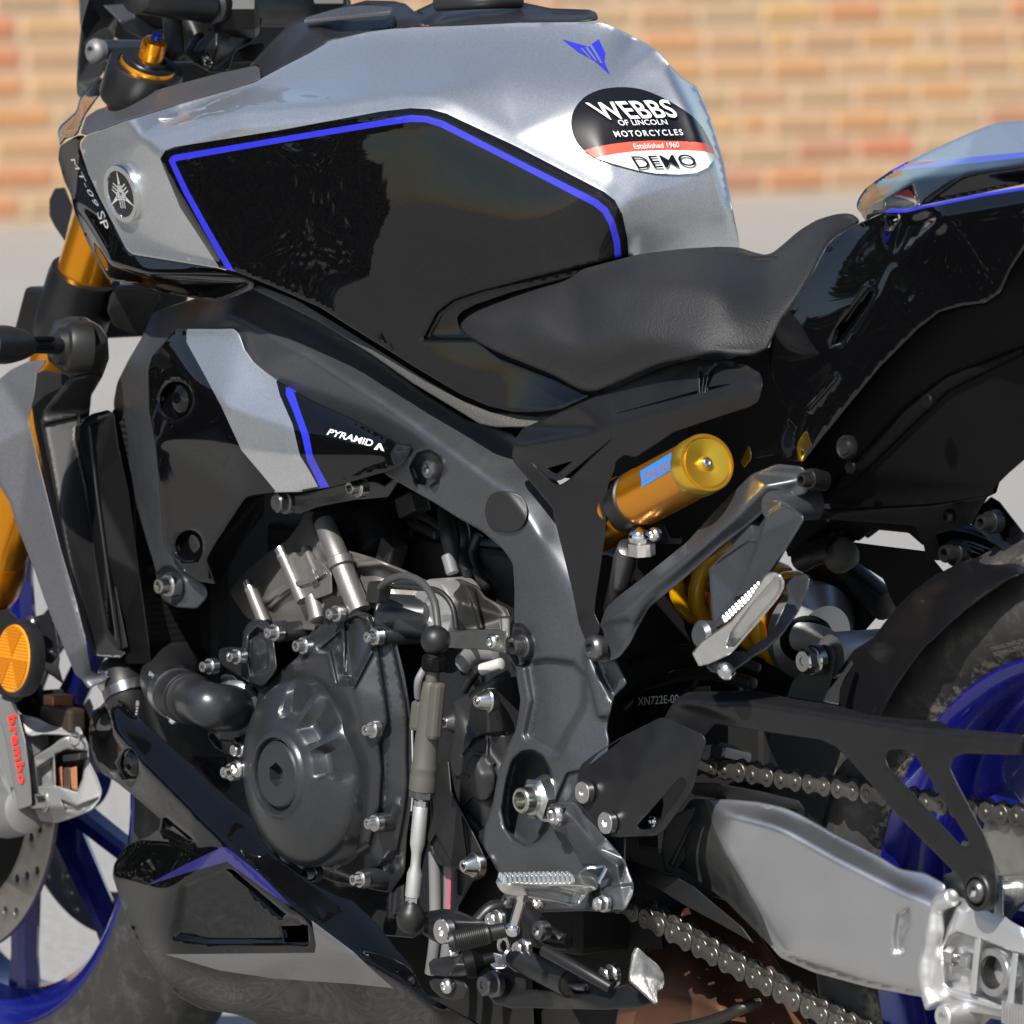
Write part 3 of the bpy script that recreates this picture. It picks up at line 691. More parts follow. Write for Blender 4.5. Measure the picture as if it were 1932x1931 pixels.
# ------------------------------------------------------------------ tail
tail_out = ([(1448, 664), (1456, 642), (1473, 607), (1507, 559), (1535, 511), (1559, 464), (1576, 447), (1622, 420)] + ZT([(230, 1240), (330, 1195), (420, 1150), (480, 1120), (640, 1130), (760, 1100), (900, 1075), (1500, 950), (1931, 880)]) +
            [(1950, 360), (1950, 440), (1905, 510), (1887, 552), (1859, 571), (1818, 576), (1773, 588), (1732, 620), (1662, 690), (1611, 752), (1559, 816), (1516, 872), (1490, 868), (1462, 858), (1421, 866), (1424, 852), (1462, 838), (1473, 822), (1483, 771), (1474, 748), (1459, 719)])
tail_crease = [(1702, 409, -.138), (1683, 500, -.142), (1662, 549, -.144), (1587, 666, -.144), (1530, 770, -.142), (1500, 850, -.138)]
tail_ctrl = [(1448, 664, -.126), (1535, 511, -.120), (1622, 420, -.116), (1640, 405, -.116), (1462, 850, -.122), (1476, 750, -.126), (1560, 560, -.131),
             (1760, 385, -.146), (1950, 345, -.150), (1770, 404, -.154), (1950, 374, -.160), (1860, 560, -.158), (1950, 440, -.160), (1730, 615, -.154), (1610, 750, -.148), (1516, 872, -.140)]
shell('tail_side_panel', tail_out, tail_ctrl, [M['black'], M['blue']], bike, th=.012, sig=6, soft=30, rnd=5, crease=[tail_crease, [(1700, 414, -.138), (1770, 404, -.154), (1950, 374, -.160)]],
      paints=[(ZT([(400, 1168), (420, 1145), (480, 1122), (600, 1120), (700, 1130), (900, 1078), (1500, 950), (1960, 876), (1960, 912), (1500, 984), (850, 1116), (640, 1166)]), 1)],
      relief=[(ZC([(1085, 1570), (1110, 1600), (1070, 1680), (930, 1870), (880, 1885), (905, 1800)]), -.010, 1.6), (ZG([(900, 215), (915, 235), (760, 410), (745, 400)]), .003, 1.2), (ZT([(430, 1215), (550, 1210), (560, 1250), (460, 1320)]), -.004, 1.0)])
cowl_out = ZT([(95, 1085), (120, 1010), (200, 895), (480, 702), (600, 637), (900, 490), (1400, 265), (1650, 170, 30), (1960, 160), (1960, 850), (1300, 990), (800, 1090), (640, 1150), (430, 1150), (400, 1168), (330, 1192), (250, 1228), (205, 1268), (165, 1210), (150, 1172), (110, 1140)])
shell('seat_cowl', cowl_out, [ZT(95, 1085)+(-.02,), ZT(200, 895)+(-.01,), ZT(600, 637)+(.0,), ZT(1400, 265)+(-.02,), ZT(1650, 170)+(-.025,), ZT(1960, 160)+(-.03,), ZT(205, 1265)+(-.045,), ZT(400, 1168)+(-.075,), ZT(800, 1085)+(-.118,), ZT(1960, 850)+(-.125,), ZT(400, 1000)+(-.075,), ZT(250, 1050)+(-.055,)],
      [M['black'], M['silver'], M['blue']], bike, th=.014, sig=3.5, rnd=6,
      crease=[[ZT(600, 640)+(-.02,), ZT(1300, 575)+(-.085,), ZT(1960, 500)+(-.105,)], [ZT(300, 850)+(-.03,), ZT(700, 805)+(-.098,), ZT(1300, 735)+(-.124,), ZT(1960, 640)+(-.132,)]],
      paints=[(ZT([(560, 640), (600, 632), (1300, 565), (1970, 500), (1970, 140), (1600, 150), (580, 630)]), 1), (ZT([(470, 712), (600, 640), (1300, 567), (1970, 502), (1970, 562), (1000, 662)]), 2)])
# undertail, dark matt
under = [(1516, 872), (1559, 816), (1611, 752), (1662, 690), (1732, 620), (1773, 588), (1818, 576), (1859, 571), (1887, 552), (1905, 510), (1950, 440), (1950, 860), (1932, 868), (1904, 892), (1877, 919)] + ZG([(1760, 870), (1600, 900), (1400, 925), (1000, 945), (830, 900), (740, 960), (690, 930), (800, 840)])
shell('undertail', under, [(1516, 872, -.115), (1732, 620, -.125), (1950, 440, -.13), (1950, 860, -.08), (1552, 945, -.09), (1877, 919, -.08)], M['plasticd'], bike, th=.03, sig=6,
      relief=[(ZG([(830, 900), (900, 800), (1300, 380), (1500, 230), (1931, 60), (1931, 100), (1520, 300), (1000, 800)]), .004, 2)])
# ------------------------------------------------------------------ frame
frame_out = ([(285, 590), (330, 575), (440, 540), (490, 552), (600, 604), (700, 668), (800, 742), (880, 792), (930, 806), (968, 818), (1010, 850), (1060, 920), (1075, 984), (1090, 1120), (1120, 1180), (1160, 1240), (1185, 1290)] +
             ZK([(1060, 180), (1012, 400), (1030, 480), (1010, 640), (1080, 900), (1145, 1140), (1140, 1310)]) + ZK([(1195, 1450), (1190, 1530), (1130, 1640), (1000, 1650), (880, 1640), (540, 1652), (400, 1600), (285, 1410), (240, 1330), (165, 1200), (170, 1080), (230, 900), (270, 680), (330, 520), (390, 400), (420, 200), (390, 30)]) +
             ZF([(310, 1720), (258, 1650), (260, 1560), (300, 1480), (305, 1300), (295, 1150), (240, 1070), (120, 970), (0, 905)]) + ZE([(1400, 420), (1100, 250), (900, 100)]) +
             [(600, 800), (480, 750), (400, 740), (345, 800), (335, 950), (330, 1040), (345, 1070), (364, 1086), (390, 1105), (393, 1125), (373, 1149), (331, 1146), (307, 1132), (297, 1105), (293, 1073), (276, 1018), (255, 946), (238, 877), (221, 815), (214, 760), (221, 722), (242, 680), (268, 636)])
frame_ctrl = [(285, 590, -.10), (440, 540, -.14), (490, 552, -.138), (700, 668, -.138), (930, 806, -.132), (1060, 920, -.128), (960, 930, -.160), (1000, 1050, -.152), (1020, 1200, -.150), (1040, 1400, -.150), (1000, 1600, -.148), (1150, 1600, -.148),
              (870, 975, -.154), (960, 1055, -.147), (640, 800, -.160), (350, 640, -.145), (300, 700, -.150), (250, 720, -.138), (216, 760, -.118), (235, 860, -.118), (275, 1010, -.128), (290, 900, -.148), (310, 1000, -.150), (330, 1100, -.155), (380, 1130, -.150), (960, 1500, -.142), (920, 1580, -.140), (1150, 1250, -.135), (1180, 1330, -.13)]
pocket = ZK([(300, 950), (330, 760), (370, 620), (430, 560), (500, 548), (570, 590), (625, 690), (645, 800), (640, 960), (600, 1090), (540, 1160), (460, 1195), (380, 1150), (320, 1070)])
frame = shell('frame', frame_out, frame_ctrl, M['frame'], bike, th=.035, r=5, sig=8, soft=20, rnd=8, g=7, crease=[[(430, 590, -.160), (560, 658, -.174), (700, 748, -.174), (850, 858, -.168), (950, 930, -.161), (1010, 1010, -.157)]],
              relief=[(pocket, -.024, 3.5), (ZK([(455, -60), (600, -80), (780, -60), (870, 40), (850, 250), (740, 420), (690, 560), (640, 580), (560, 520), (470, 470), (450, 430), (500, 200)]), -.006, 5),
                      (ZE([(1235, 180), (1290, 80), (1370, 60), (1440, 110), (1460, 190), (1420, 270), (1340, 310), (1270, 270)]), -.010, 2.5), ([ZF(*p) for p in ell(335, 1600, 72, 118, 24, -.2)], -.014, 2.2),
                      ([ZD(*p) for p in ell(935, 1560, 72, 105, 24, -.35)], -.008, 2.0),
                      (ZF([(700, 1600), (780, 1780), (860, 1931), (850, 1990), (760, 1990), (690, 1700)]), .006, 4),
                      (ZK([(740, 700), (830, 680), (820, 800), (690, 960), (640, 940)]), -.004, 3)])
frame['label'] = 'satin grey cast aluminium frame with deep pivot pocket'
FF = FIELDS[frame.name]
# plug
polyp = roundpoly(ZF([(138, 880), (150, 810), (180, 765), (240, 752), (310, 760), (355, 790), (378, 850), (370, 910), (340, 960), (290, 985), (220, 978), (165, 955)]), 20)
shell('frame_plug', polyp, lambda x, y: FF(x, y)-.0025, M['plastic'], frame, th=.004, r=2)
# swirl rim around bosses
def ring_tube(c, rx, ry, rot, zf, rad, m, par_, name): 
    pts = [P1(x, y, float(zf(x, y)) if callable(zf) else zf) for x, y in ell(c[0], c[1], rx, ry, 24, rot)]
    return tube(name, pts+[pts[0]], rad, m, par_, n=8, smooth=2, cap=0)
# textured strip between tank and frame
strip = [(470, 542), (488, 538), (560, 566), (640, 614), (720, 664), (800, 714), (866, 752), (925, 777), (1010, 786), (1059, 780), (1070, 790), (1000, 806), (935, 806), (905, 800), (860, 772), (780, 724), (700, 668), (600, 606), (500, 556)]
shell('tank_seal_strip', strip, [(480, 540, -.198), (866, 760, -.172), (1065, 782, -.142), (700, 660, -.186), (600, 606, -.186)], mat('textured_rubber', (.05, .048, .045), .6, bump=1.0, bscale=420), bike, th=.01)
# ------------------------------------------------------------------ side panel with silver band
pan_out = (ZD([(955, 160), (1010, 158), (1200, 158), (1280, 155), (1310, 185), (1340, 270), (1390, 340), (1450, 390), (1520, 440), (1700, 545), (1931, 650)]) + ZE([(1170, 20), (1215, 12), (1245, 30), (1240, 60), (1195, 150), (1150, 185), (900, 255), (700, 310), (480, 345), (290, 350), (150, 368)]) +
           ZD([(1345, 1080), (1310, 1130), (1180, 1330), (1130, 1420), (1180, 1555), (1080, 1535), (1010, 1480), (920, 1380), (895, 1310), (880, 1100), (850, 800), (815, 600), (810, 380), (830, 310), (900, 230)]))
pan_ctrl = [ZD(955, 160)+(-.158,), ZD(1280, 155)+(-.165,), ZD(830, 310)+(-.158,), ZD(820, 600)+(-.158,), ZD(1130, 1530)+(-.168,), ZD(900, 1310)+(-.170,), ZD(1345, 1080)+(-.180,), (770, 845, -.172), ZD(1700, 545)+(-.172,), ZD(1520, 440)+(-.170,)]
up = [ZD(870, 770)+(-.172,), ZD(1320, 812)+(-.188,), ZD(1640, 850)+(-.190,), (740, 860, -.182)]
hi = [ZD(905, 235)+(-.160,), ZD(1060, 450)+(-.176,), ZD(1230, 580)+(-.186,), ZD(1600, 700)+(-.186,), (750, 845, -.180)]
band_p = ZD([(1020, 140), (1020, 230), (1130, 430), (1210, 580), (1320, 820), (1430, 950), (1520, 1060), (1740, 1020), (1690, 930), (1640, 850), (1600, 680), (1530, 520), (1500, 400), (1360, 300), (1300, 140)])
blue_p = ZD([(1560, 440), (1600, 480), (1640, 600), (1690, 740), (1710, 850), (1750, 930), (1800, 1020), (1750, 1020), (1680, 880), (1650, 740), (1600, 600), (1565, 520)])
panel = shell('side_panel', pan_out, pan_ctrl, [M['black'], M['silver'], M['blue']], bike, th=.010, sig=3.5, soft=14, r=2.5, rnd=5, crease=[up, hi], paints=[(band_p, 1), (blue_p, 2)],
              relief=[([ZD(*p) for p in ell(965, 548, 85, 98, 24)], -.009, 2.2), ([ZD(*p) for p in ell(1035, 1340, 70, 78, 24)], -.007, 2.0)])
PF = FIELDS[panel.name]
text_on('maker_lettering', 'PYRAMID', [ZD(1800, 702), ZE(985, -8), ZE(975, 38), ZD(1785, 735)], PF, M['white'], panel, bold=.02, shear=.15)
polydecal('maker_triangle', ZE([(985, 55), (1020, 12), (1035, 15), (1058, 68), (1035, 60), (1022, 35), (1010, 58)]), PF, M['white'], panel)
def push_rivet(c, Y, R=.009):
    lathe('push_rivet', P1(*c, Y), (0, -1, 0), [(-.006, R*1.25), (0, R*1.2), (.002, R*.95), (.0035, R*.6), (.003, 0)], M['black'], bike, n=24)
push_rivet(ZD(985, 548), -.170); push_rivet(ZD(1035, 1345), -.156)
shell('inner_side_cover', ZD([(1130, 1420), (1200, 1280), (1330, 1090), (1450, 1060), (1440, 1180), (1330, 1320), (1250, 1470), (1180, 1560)]), [ZD(1130, 1420)+(-.150,), ZD(1450, 1060)+(-.13,), ZD(1250, 1470)+(-.125,), ZD(1180, 1560)+(-.140,)], M['plasticd'], bike, th=.006)
# ------------------------------------------------------------------ bolts
_bm = {}
def bolt(c, Y, R, kind='flange', m=None, par_=None, axis=(0, -1, 0), name='bolt'):
    m = m or M['zinc']; key = (kind, m.name)
    if key not in _bm:
        pr = dict(flange=[(-.6, 1), (.25, 1), (.36, .93), (.36, .72), (.42, .69), (1.15, .67), (1.28, .60), (1.28, .36, 'hex'), (.55, .34, 'hex'), (.55, 0)],
                  button=[(-.5, .9), (.0, 1), (.12, 1), (.38, .88), (.55, .66), (.58, .40, 'hex'), (.22, .38, 'hex'), (.22, 0)],
                  flat=[(-.4, 1), (.22, 1), (.30, .95), (.30, .33, 'hex'), (.05, .32, 'hex'), (.05, 0)],
                  hex=[(-.3, 1), (.18, 1), (.28, .9), (.3, .74, 'hex'), (.95, .74, 'hex'), (1.08, .66), (1.08, .30), (1.0, .27), (1.0, 0)],
                  cone=[(-.6, 1.02), (.05, 1.02), (.12, .95), (.2, .90), (1.0, .55), (1.08, .48), (1.08, .27, 'hex'), (.6, .25, 'hex'), (.6, 0)],
                  nut=[(-.4, 1.05), (0, 1.05), (.02, .86, 'hex'), (.62, .86, 'hex'), (.74, .76), (.8, .70), (.8, .58), (1.35, .58), (1.42, .53), (1.42, .40), (.5, .37), (.5, 0)],
                  torx=[(-.5, .95), (0, 1), (.3, 1), (.6, .85), (.75, .55), (.75, .42, 'hex'), (.35, .4, 'hex'), (.35, 0)])[kind]
        o = lathe('bolt', (0, 0, 0), (0, -1, 0), pr, m, n=24, sharp=28); me = o.data; bpy.data.objects.remove(o); _bm[key] = me
    Mx = Vector((0, -1, 0)).rotation_difference(Vector(axis).normalized()).to_matrix().to_4x4()@Matrix.Rotation(random.uniform(0, 1), 4, 'Y')@Matrix.Scale(R, 4)
    Mx.translation = P1(c[0], c[1], Y)
    return inst(name, _bm[key], par_ or bike, Mx)
def boss(c, Y, R, L, m, par_=None, name='bolt_boss'):
    return lathe(name, P1(c[0], c[1], Y), (0, -1, 0), [(-L, R*1.08), (-.002, R), (0, R*.93), (0, 0)], m, par_ or bike, n=24)
def pp(pt, Y): return P1(pt[0], pt[1], Y)
# dark inner masses: engine core and airbox
core_m = mat('engine_core', (.012, .012, .012), .6, .2)
def core(name, x0, x1, y0, y1, z0, z1):
    box(name, ((x0+x1)/2, (y0+y1)/2, (z0+z1)/2), ((x1-x0)/2, 0, 0), (0, (y1-y0)/2, 0), (0, 0, (z1-z0)/2), core_m, bike, .006)
xa = P1(500, 1400, -.085).x
core('engine_core', xa, .15, -.085, .06, .26, .56)
core('airbox', P1(400, 800, -.11).x, .20, -.10, .06, .62, .76)
# ------------------------------------------------------------------ cylinder and head
cyl = shell('cylinder_head', ZE([(0, 1030), (60, 940), (140, 860), (260, 760), (400, 670), (480, 560), (520, 470), (700, 490), (760, 640), (800, 740), (1000, 800), (1200, 880), (1370, 960), (1400, 1100), (1100, 1250), (700, 1300), (300, 1280), (120, 1210), (30, 1080)]),
            [ZE(0, 1030)+(-.095,), ZE(520, 470)+(-.115,), ZE(700, 700)+(-.132,), ZE(500, 1000)+(-.135,), ZE(250, 1000)+(-.12,), ZE(1000, 900)+(-.128,), ZE(1370, 960)+(-.095,), ZE(1200, 1200)+(-.12,), ZE(700, 1250)+(-.14,), ZE(120, 1200)+(-.105,), ZE(620, 650)+(-.137,)],
            M['cast'], bike, th=.03, sig=7, r=4, rnd=8, relief=[(ZE([(210, 1090), (300, 1010), (420, 925), (560, 870), (640, 850), (640, 880), (480, 960), (330, 1060), (240, 1130)]), .007, 2.5), (ZE([(250, 1130), (400, 1000), (640, 920), (640, 935), (430, 1020), (280, 1150)]), .005, 2), (ZE([(860, 820), (1050, 800), (1230, 880), (1370, 960), (1350, 985), (1200, 920), (1040, 850), (870, 870)]), .008, 2.2), (ZE([(640, 840), (760, 810), (860, 830), (860, 860), (760, 850), (660, 880)]), .006, 2),
                    (ZE([(640, 560), (740, 660), (800, 830), (900, 1090), (800, 1100), (690, 860), (600, 700)]), .008, 4)])
CYF = FIELDS[cyl.name]
def col_stud(a, b, r, Y=-.145):
    tube('head_stud_boss', [pp(ZE(*a), Y), pp(ZE(*b), Y)], [r*.95, r*1.05], M['cast'], cyl, n=18, smooth=0)
    lathe('head_bolt', pp(ZE(*a), Y), (pp(ZE(*a), Y)-pp(ZE(*b), Y)), [(-.001, r*1.02), (.002, r*1.05), (.0025, r*.86, 'hex'), (.008, r*.86, 'hex'), (.009, r*.6), (.009, 0)], M['zinc'], cyl, n=18)
col_stud((372, 790), (505, 1090), .0053, -.141); col_stud((150, 1020), (240, 1240), .0052, -.128)
tube('head_column', [pp(ZE(650, 560), -.14), pp(ZE(730, 760), -.146), pp(ZE(890, 1160), -.146)], [.008, .0085, .009], M['cast'], cyl, n=20, smooth=3)
shell('head_pad', ZE([(380, 800), (430, 760), (500, 745), (560, 800), (640, 830), (700, 900), (705, 1040), (600, 1075), (520, 1105), (470, 1070), (430, 960)]), [ZE(380, 800)+(-.141,), ZE(500, 745)+(-.139,), ZE(700, 900)+(-.143,), ZE(520, 1105)+(-.142,), ZE(600, 950)+(-.142,)], M['cast'], cyl, th=.014, r=3, sig=2, relief=[(ZE([(440, 960), (560, 930), (640, 880), (660, 905), (570, 965), (450, 1000)]), .003, 1.2), (ZE([(520, 870), (570, 860), (610, 960), (560, 980)]), .003, 1.2)])
tube('head_column', [pp(ZE(570, 1060), -.138), pp(ZE(610, 1220), -.14)], [.0065, .007], M['cast'], cyl, n=16, smooth=0)
tube('head_collar', [pp(ZE(752, 800), -.147), pp(ZE(768, 850), -.147)], .0102, M['cast'], cyl, n=20, smooth=0)
tube('head_rib', [pp(ZE(520, 730), -.136), pp(ZE(590, 900), -.141)], .0035, M['cast'], cyl, n=10, smooth=0)
# dark intake boots above
for (a, b, r) in (((820, 470), (900, 720), .030), ((1010, 520), (1080, 740), .022)):
    tube('intake_boot', [pp(ZE(*a), -.10), pp(ZE(*b), -.105)], r, M['plasticd'], bike, n=24, smooth=0)
tube('breather_hose', [pp(ZE(1480, 470), -.09), pp(ZE(1500, 640), -.1), pp(ZE(1520, 760), -.1), pp(ZE(1530, 900), -.1)], .007, M['hose'], bike)
tube('wiring_sheath', [pp(ZE(1490, 780), -.105), pp(ZE(1525, 900), -.105)], .005, M['ghose'], bike)
# engine mount arm below the side panel
arm = shell('engine_mount_arm', ZE([(340, 370), (420, 365), (600, 330), (840, 270), (1000, 265), (1060, 300), (1130, 240), (1160, 270), (1090, 380), (1000, 390), (860, 400), (600, 450), (480, 500), (400, 480), (340, 430)]), [ZE(340, 400)+(-.16,), ZE(1130, 300)+(-.15,), ZE(600, 380)+(-.155,), ZE(600, 470)+(-.145,)], M['engine'], bike, th=.02, r=3, sig=3)
bolt(ZE(385, 415), -.168, .0092, 'hex', M['darksteel'], arm); bolt(ZE(885, 315), -.166, .0075, 'flange', M['steel'], arm)
# ------------------------------------------------------------------ alternator side of the engine
alt_out = (ZE([(600, 1250), (700, 1185), (800, 1165), (880, 1155), (960, 1180), (1040, 1235), (1120, 1290), (1150, 1400), (1200, 1600), (1225, 1760)]) +
           ZI([(1240, 420), (1250, 700), (1255, 900), (1240, 1080), (1215, 1250), (1200, 1500), (1100, 1640), (900, 1600), (700, 1560), (500, 1480), (300, 1330), (180, 1150), (110, 850), (160, 480), (200, 250)]) + ZE([(220, 1690), (350, 1570), (480, 1460), (500, 1380)]))
alt = shell('alternator_housing', alt_out, [ZE(600, 1250)+(-.130,), ZE(880, 1160)+(-.148,), ZE(1120, 1300)+(-.140,), ZI(1245, 420)+(-.138,), ZI(1245, 1000)+(-.138,), ZI(1100, 1600)+(-.125,), ZI(500, 1480)+(-.120,), ZI(110, 850)+(-.12,), ZE(350, 1570)+(-.125,),
            ZE(840, 1690)+(-.166,), ZE(900, 1300)+(-.152,), ZI(900, 500)+(-.162,), ZI(1000, 800)+(-.152,), ZI(900, 1200)+(-.142,), ZE(640, 1420)+(-.148,)], M['engine'], bike, th=.045, r=4, sig=5, rnd=10,
            relief=[(ZE([(790, 1230), (870, 1195), (940, 1230), (965, 1330), (960, 1430), (840, 1680), (790, 1600)]), -.007, 2.2),
                    (ZE([(620, 1420), (760, 1300), (775, 1560), (820, 1640), (740, 1660), (690, 1420)]), -.006, 2.2),
                    (ZE([(960, 1400), (985, 1440), (850, 1690), (825, 1680)]), .0028, 2.6), (ZE([(770, 1290), (795, 1290), (825, 1610), (800, 1625)]), .0028, 2.6),
                    (ZE([(560, 1300), (700, 1195), (880, 1170), (950, 1190), (990, 1260), (1015, 1400), (1045, 1600), (1080, 1850)])+ZI([(1085, 480), (1030, 620), (1045, 800), (1030, 1050), (960, 1300), (700, 1480), (300, 1300), (120, 850), (200, 250)]), .005, 2.8),
                    (ZE([(700, 1180), (900, 1160), (1020, 1220), (1100, 1330), (1125, 1420), (1165, 1600), (1205, 1790)])+ZI([(1215, 420), (1215, 700), (1220, 900), (1200, 1080), (1150, 1350), (900, 1560), (300, 1330), (110, 850), (200, 250)]), .004, 2.6)])
tube('gasket_line', [pp(ZI(1246, 440), -.139), pp(ZI(1253, 700), -.139), pp(ZI(1257, 900), -.139), pp(ZI(1244, 1078), -.139)], .0009, M['alucast'], alt, n=6)
ALF = FIELDS[alt.name]
def dome():
    c = P1(563, 1458, -.163)
    prof = [(-.045, .074), (-.004, .0725), (.0005, .0705), (.003, .0685), (.005, .0655)]
    for k in range(1, 11):
        u = k/10; prof.append((.005+.0135*(u**.85), .0655-.0295*u))
    prof += [(.0192, .0340), (.0218, .0322), (.0226, .0305), (.0222, .0288), (.0205, .0280), (.0165, .0276), (.0165, .0264), (.0195, .0258), (.0210, .0240), (.0212, .0084, 'hex'), (.012, .0080, 'hex'), (.012, 0)]
    notches = ((83, 12), (49, 12), (15, 12.5))
    def sm(x): x = min(1, max(0, x)); return x*x*(3-2*x)
    def mod(t, r, th):
        if .036 <= r <= .0690 and t > .002:
            d = math.degrees(th)
            for a, w in notches:
                q = abs((d-a+180) % 360-180)
                if q < w+2.5:
                    k = 1-sm((q-w+2.5)/5); k *= sm((r-.0405)/.006)
                    t = t*(1-k)+(t*.25+.000)*k
        return t, r
    o = lathe('alternator_cover', c, (0, -1, 0), prof, M['engine'], bike, n=120, sharp=34, mod=mod)
    return o
dm = dome(); dm['label'] = 'round black cover with scalloped rim and hex plug'
for p, Y, R in ((ZE(318, 1305), -.155, .0068), (ZE(512, 1395), -.150, .0068), (ZE(738, 1175), -.158, .0066), (ZE(1000, 1335), -.160, .0068), (ZE(65, 1468), -.145, .0064), (ZX(1050, 420), -.145, .0066), (ZX(1415, 285), -.148, .0064),
                (ZI(985, 522), -.166, .0066), (ZI(1000, 1160), -.158, .0066), (ZI(902, 1545), -.150, .0066)):
    bolt(p, Y, R, 'flange', M['zinc'], alt)
bolt(ZI(575, 1500), -.135, .007, 'flange', M['darksteel'], alt); bolt(ZI(60, 790), -.165, .0078, 'button', M['steel'], alt); 
for p, Y, R, L in ((ZE(318, 1305), -.151, .0075, .05), (ZE(1000, 1335), -.156, .0078, .055), (ZI(985, 522), -.162, .0078, .045), (ZI(1000, 1160), -.154, .0074, .045), (ZE(738, 1175), -.154, .0074, .03), (ZE(512, 1395), -.146, .0074, .03), (ZI(902, 1545), -.147, .0074, .03)):
    boss(p, Y, R, L, M['engine'], alt)
# cover ahead of it (cam chain side)
tc_ = shell('timing_cover', ZE([(95, 1290), (130, 1235), (190, 1210), (260, 1225), (300, 1290), (310, 1400), (330, 1560), (230, 1680), (160, 1660), (60, 1600), (-10, 1560), (-70, 1520), (-80, 1420), (20, 1400), (85, 1420)]), [ZE(95, 1290)+(-.135,), ZE(260, 1225)+(-.14,), ZE(300, 1400)+(-.142,), ZE(200, 1450)+(-.148,), ZE(-70, 1450)+(-.12,), ZE(160, 1660)+(-.14,)], M['engine'], bike, th=.05, r=4, sig=4, rnd=10,
            relief=[(ZE([(135, 1330), (190, 1275), (240, 1300), (265, 1400), (260, 1560), (150, 1600), (125, 1450)]), -.006, 2.2)])
tube('cover_tube', [pp(ZE(330, 1300), -.13), pp(ZE(560, 1270), -.09)], .0085, M['engine'], tc_, n=16, smooth=0)
pump = shell('water_pump', ZX([(1180, 560), (1240, 520), (1350, 540), (1470, 640), (1560, 680), (1600, 800), (1640, 1000), (1670, 1080), (1600, 1130), (1560, 1430), (1510, 1600), (1400, 1650), (1250, 1610), (1100, 1530), (1010, 1400), (1000, 1280), (1080, 1250), (1180, 1000)]), [ZX(1180, 560)+(-.125,), ZX(1590, 800)+(-.118,), ZX(1560, 1430)+(-.120,), ZX(1050, 1400)+(-.125,), ZX(1350, 1000)+(-.145,), ZX(1300, 1300)+(-.135,), ZX(1500, 900)+(-.13,)], M['engine'], bike, th=.03, r=3, sig=4,
             relief=[(ZX([(1370, 750), (1520, 670), (1590, 1030), (1450, 1045)]), -.004, 1.5), (ZX([(1450, 1050), (1660, 1080), (1650, 1115), (1450, 1090)]), .005, 1.2), (ZX([(1310, 1350), (1370, 1370), (1500, 1600), (1420, 1620)]), .005, 1.5), (ZX([(1030, 1370), (1080, 1330), (1200, 1520), (1380, 1640), (1200, 1580)]), -.005, 1.5)])
# coolant elbow, hose and clamp
elb = tube('coolant_elbow', [pp(ZX(1380, 1000), -.128), pp(ZX(1230, 990), -.150), pp(ZX(1050, 960), -.166), pp(ZX(880, 905), -.162), pp(ZX(760, 860), -.155)], [.0182, .0186, .0180, .0170, .0165], M['engine'], bike, n=28, smooth=7, cap=0)
tube('elbow_collar', [pp(ZX(1400, 1005), -.126), pp(ZX(1350, 1000), -.133)], .0225, M['engine'], elb, n=28, smooth=0)
hose = tube('coolant_hose', [pp(ZX(760, 865), -.158), pp(ZX(600, 800), -.150), pp(ZX(450, 690), -.138), pp(ZX(430, 500), -.108), pp(ZX(640, 400), -.075), pp(ZX(900, 440), -.055)], .0195, M['hose'], bike, n=26, smooth=8, cap=.1)
a_, b_ = pp(ZX(590, 800), -.150), pp(ZX(520, 760), -.146)
lathe('hose_clamp', (a_+b_)/2, (b_-a_), [(-.006, .0194), (-.006, .0206), (.006, .0206), (.006, .0194)], M['zinc'], hose, n=36, cap=False)
a2 = pp(ZX(720, 850), -.1565); lathe('hose_end', a2, (b_-a_), [(-.004, .0200), (-.003, .0207), (.003, .0207), (.004, .0200)], M['rubber'], hose, n=36)
lathe('clamp_screw', pp(ZX(560, 1150), -.150), pp(ZX(500, 1150), -.160)-pp(ZX(600, 1150), -.145), [(-.015, .002), (0, .002), (0, .0034, 'hex'), (.006, .0034, 'hex'), (.007, .0025), (.007, 0)], M['zinc'], hose, n=18)
text_on('hose_lettering', '@243>', [ZX(372, 630), ZX(500, 690), ZX(470, 735), ZX(345, 672)], lambda x, y: np.full(np.shape(x), -.166), M['pale'], hose)
text_on('hose_lettering', 'EPDM', [ZX(215, 485), ZX(330, 590), ZX(300, 635), ZX(195, 535)], lambda x, y: np.full(np.shape(x), -.160), M['pale'], hose)
bolt(ZX(1440, 1560), -.138, .006, 'hex', M['zinc'], pump); bolt(ZX(1345, 1860), -.14, .007, 'flange', M['zinc'], pump)
# small frame/stay parts glimpsed below the pump
tube('stay_bracket', [pp(ZX(830, 1780), -.10), pp(ZX(1250, 1790), -.10)], .008, M['dark'], bike, n=10, smooth=0, flat=(.4, (0, 1, 0)))
tube('stay_bracket', [pp(ZX(1000, 1800), -.10), pp(ZX(1230, 2080), -.10)], .007, M['dark'], bike, n=10, smooth=0)
# starter-side cable, connector and throttle drum on the right
shell('starter_housing', ZE([(1250, 960), (1420, 945), (1580, 940), (1700, 990), (1750, 1060), (1900, 1140), (1950, 1260), (1880, 1300), (1560, 1300), (1540, 1180), (1480, 1060), (1380, 1000)]), [ZE(1420, 945)+(-.115,), ZE(1580, 1100)+(-.128,), ZE(1900, 1200)+(-.10,), ZE(1560, 1300)+(-.125,), ZE(1700, 990)+(-.105,)], mat('starter_black', (.014, .014, .014), .5), bike, th=.03, r=4, sig=4, relief=[(ZE([(1620, 990), (1680, 1020), (1740, 1280), (1710, 1290)]), .005, 2)])
lathe('starter_end', pp(ZE(1400, 1160), -.125), (0, -1, 0), [(-.03, .0245), (0, .0245), (.002, .0235), (.002, .012), (-.002, .010), (-.002, 0)], M['alucast'], bike, n=32)
tube('starter_body', [pp(ZE(1040, 1190), -.14), pp(ZE(1360, 1210), -.118)], .017, M['engine'], bike, n=24, smooth=0)
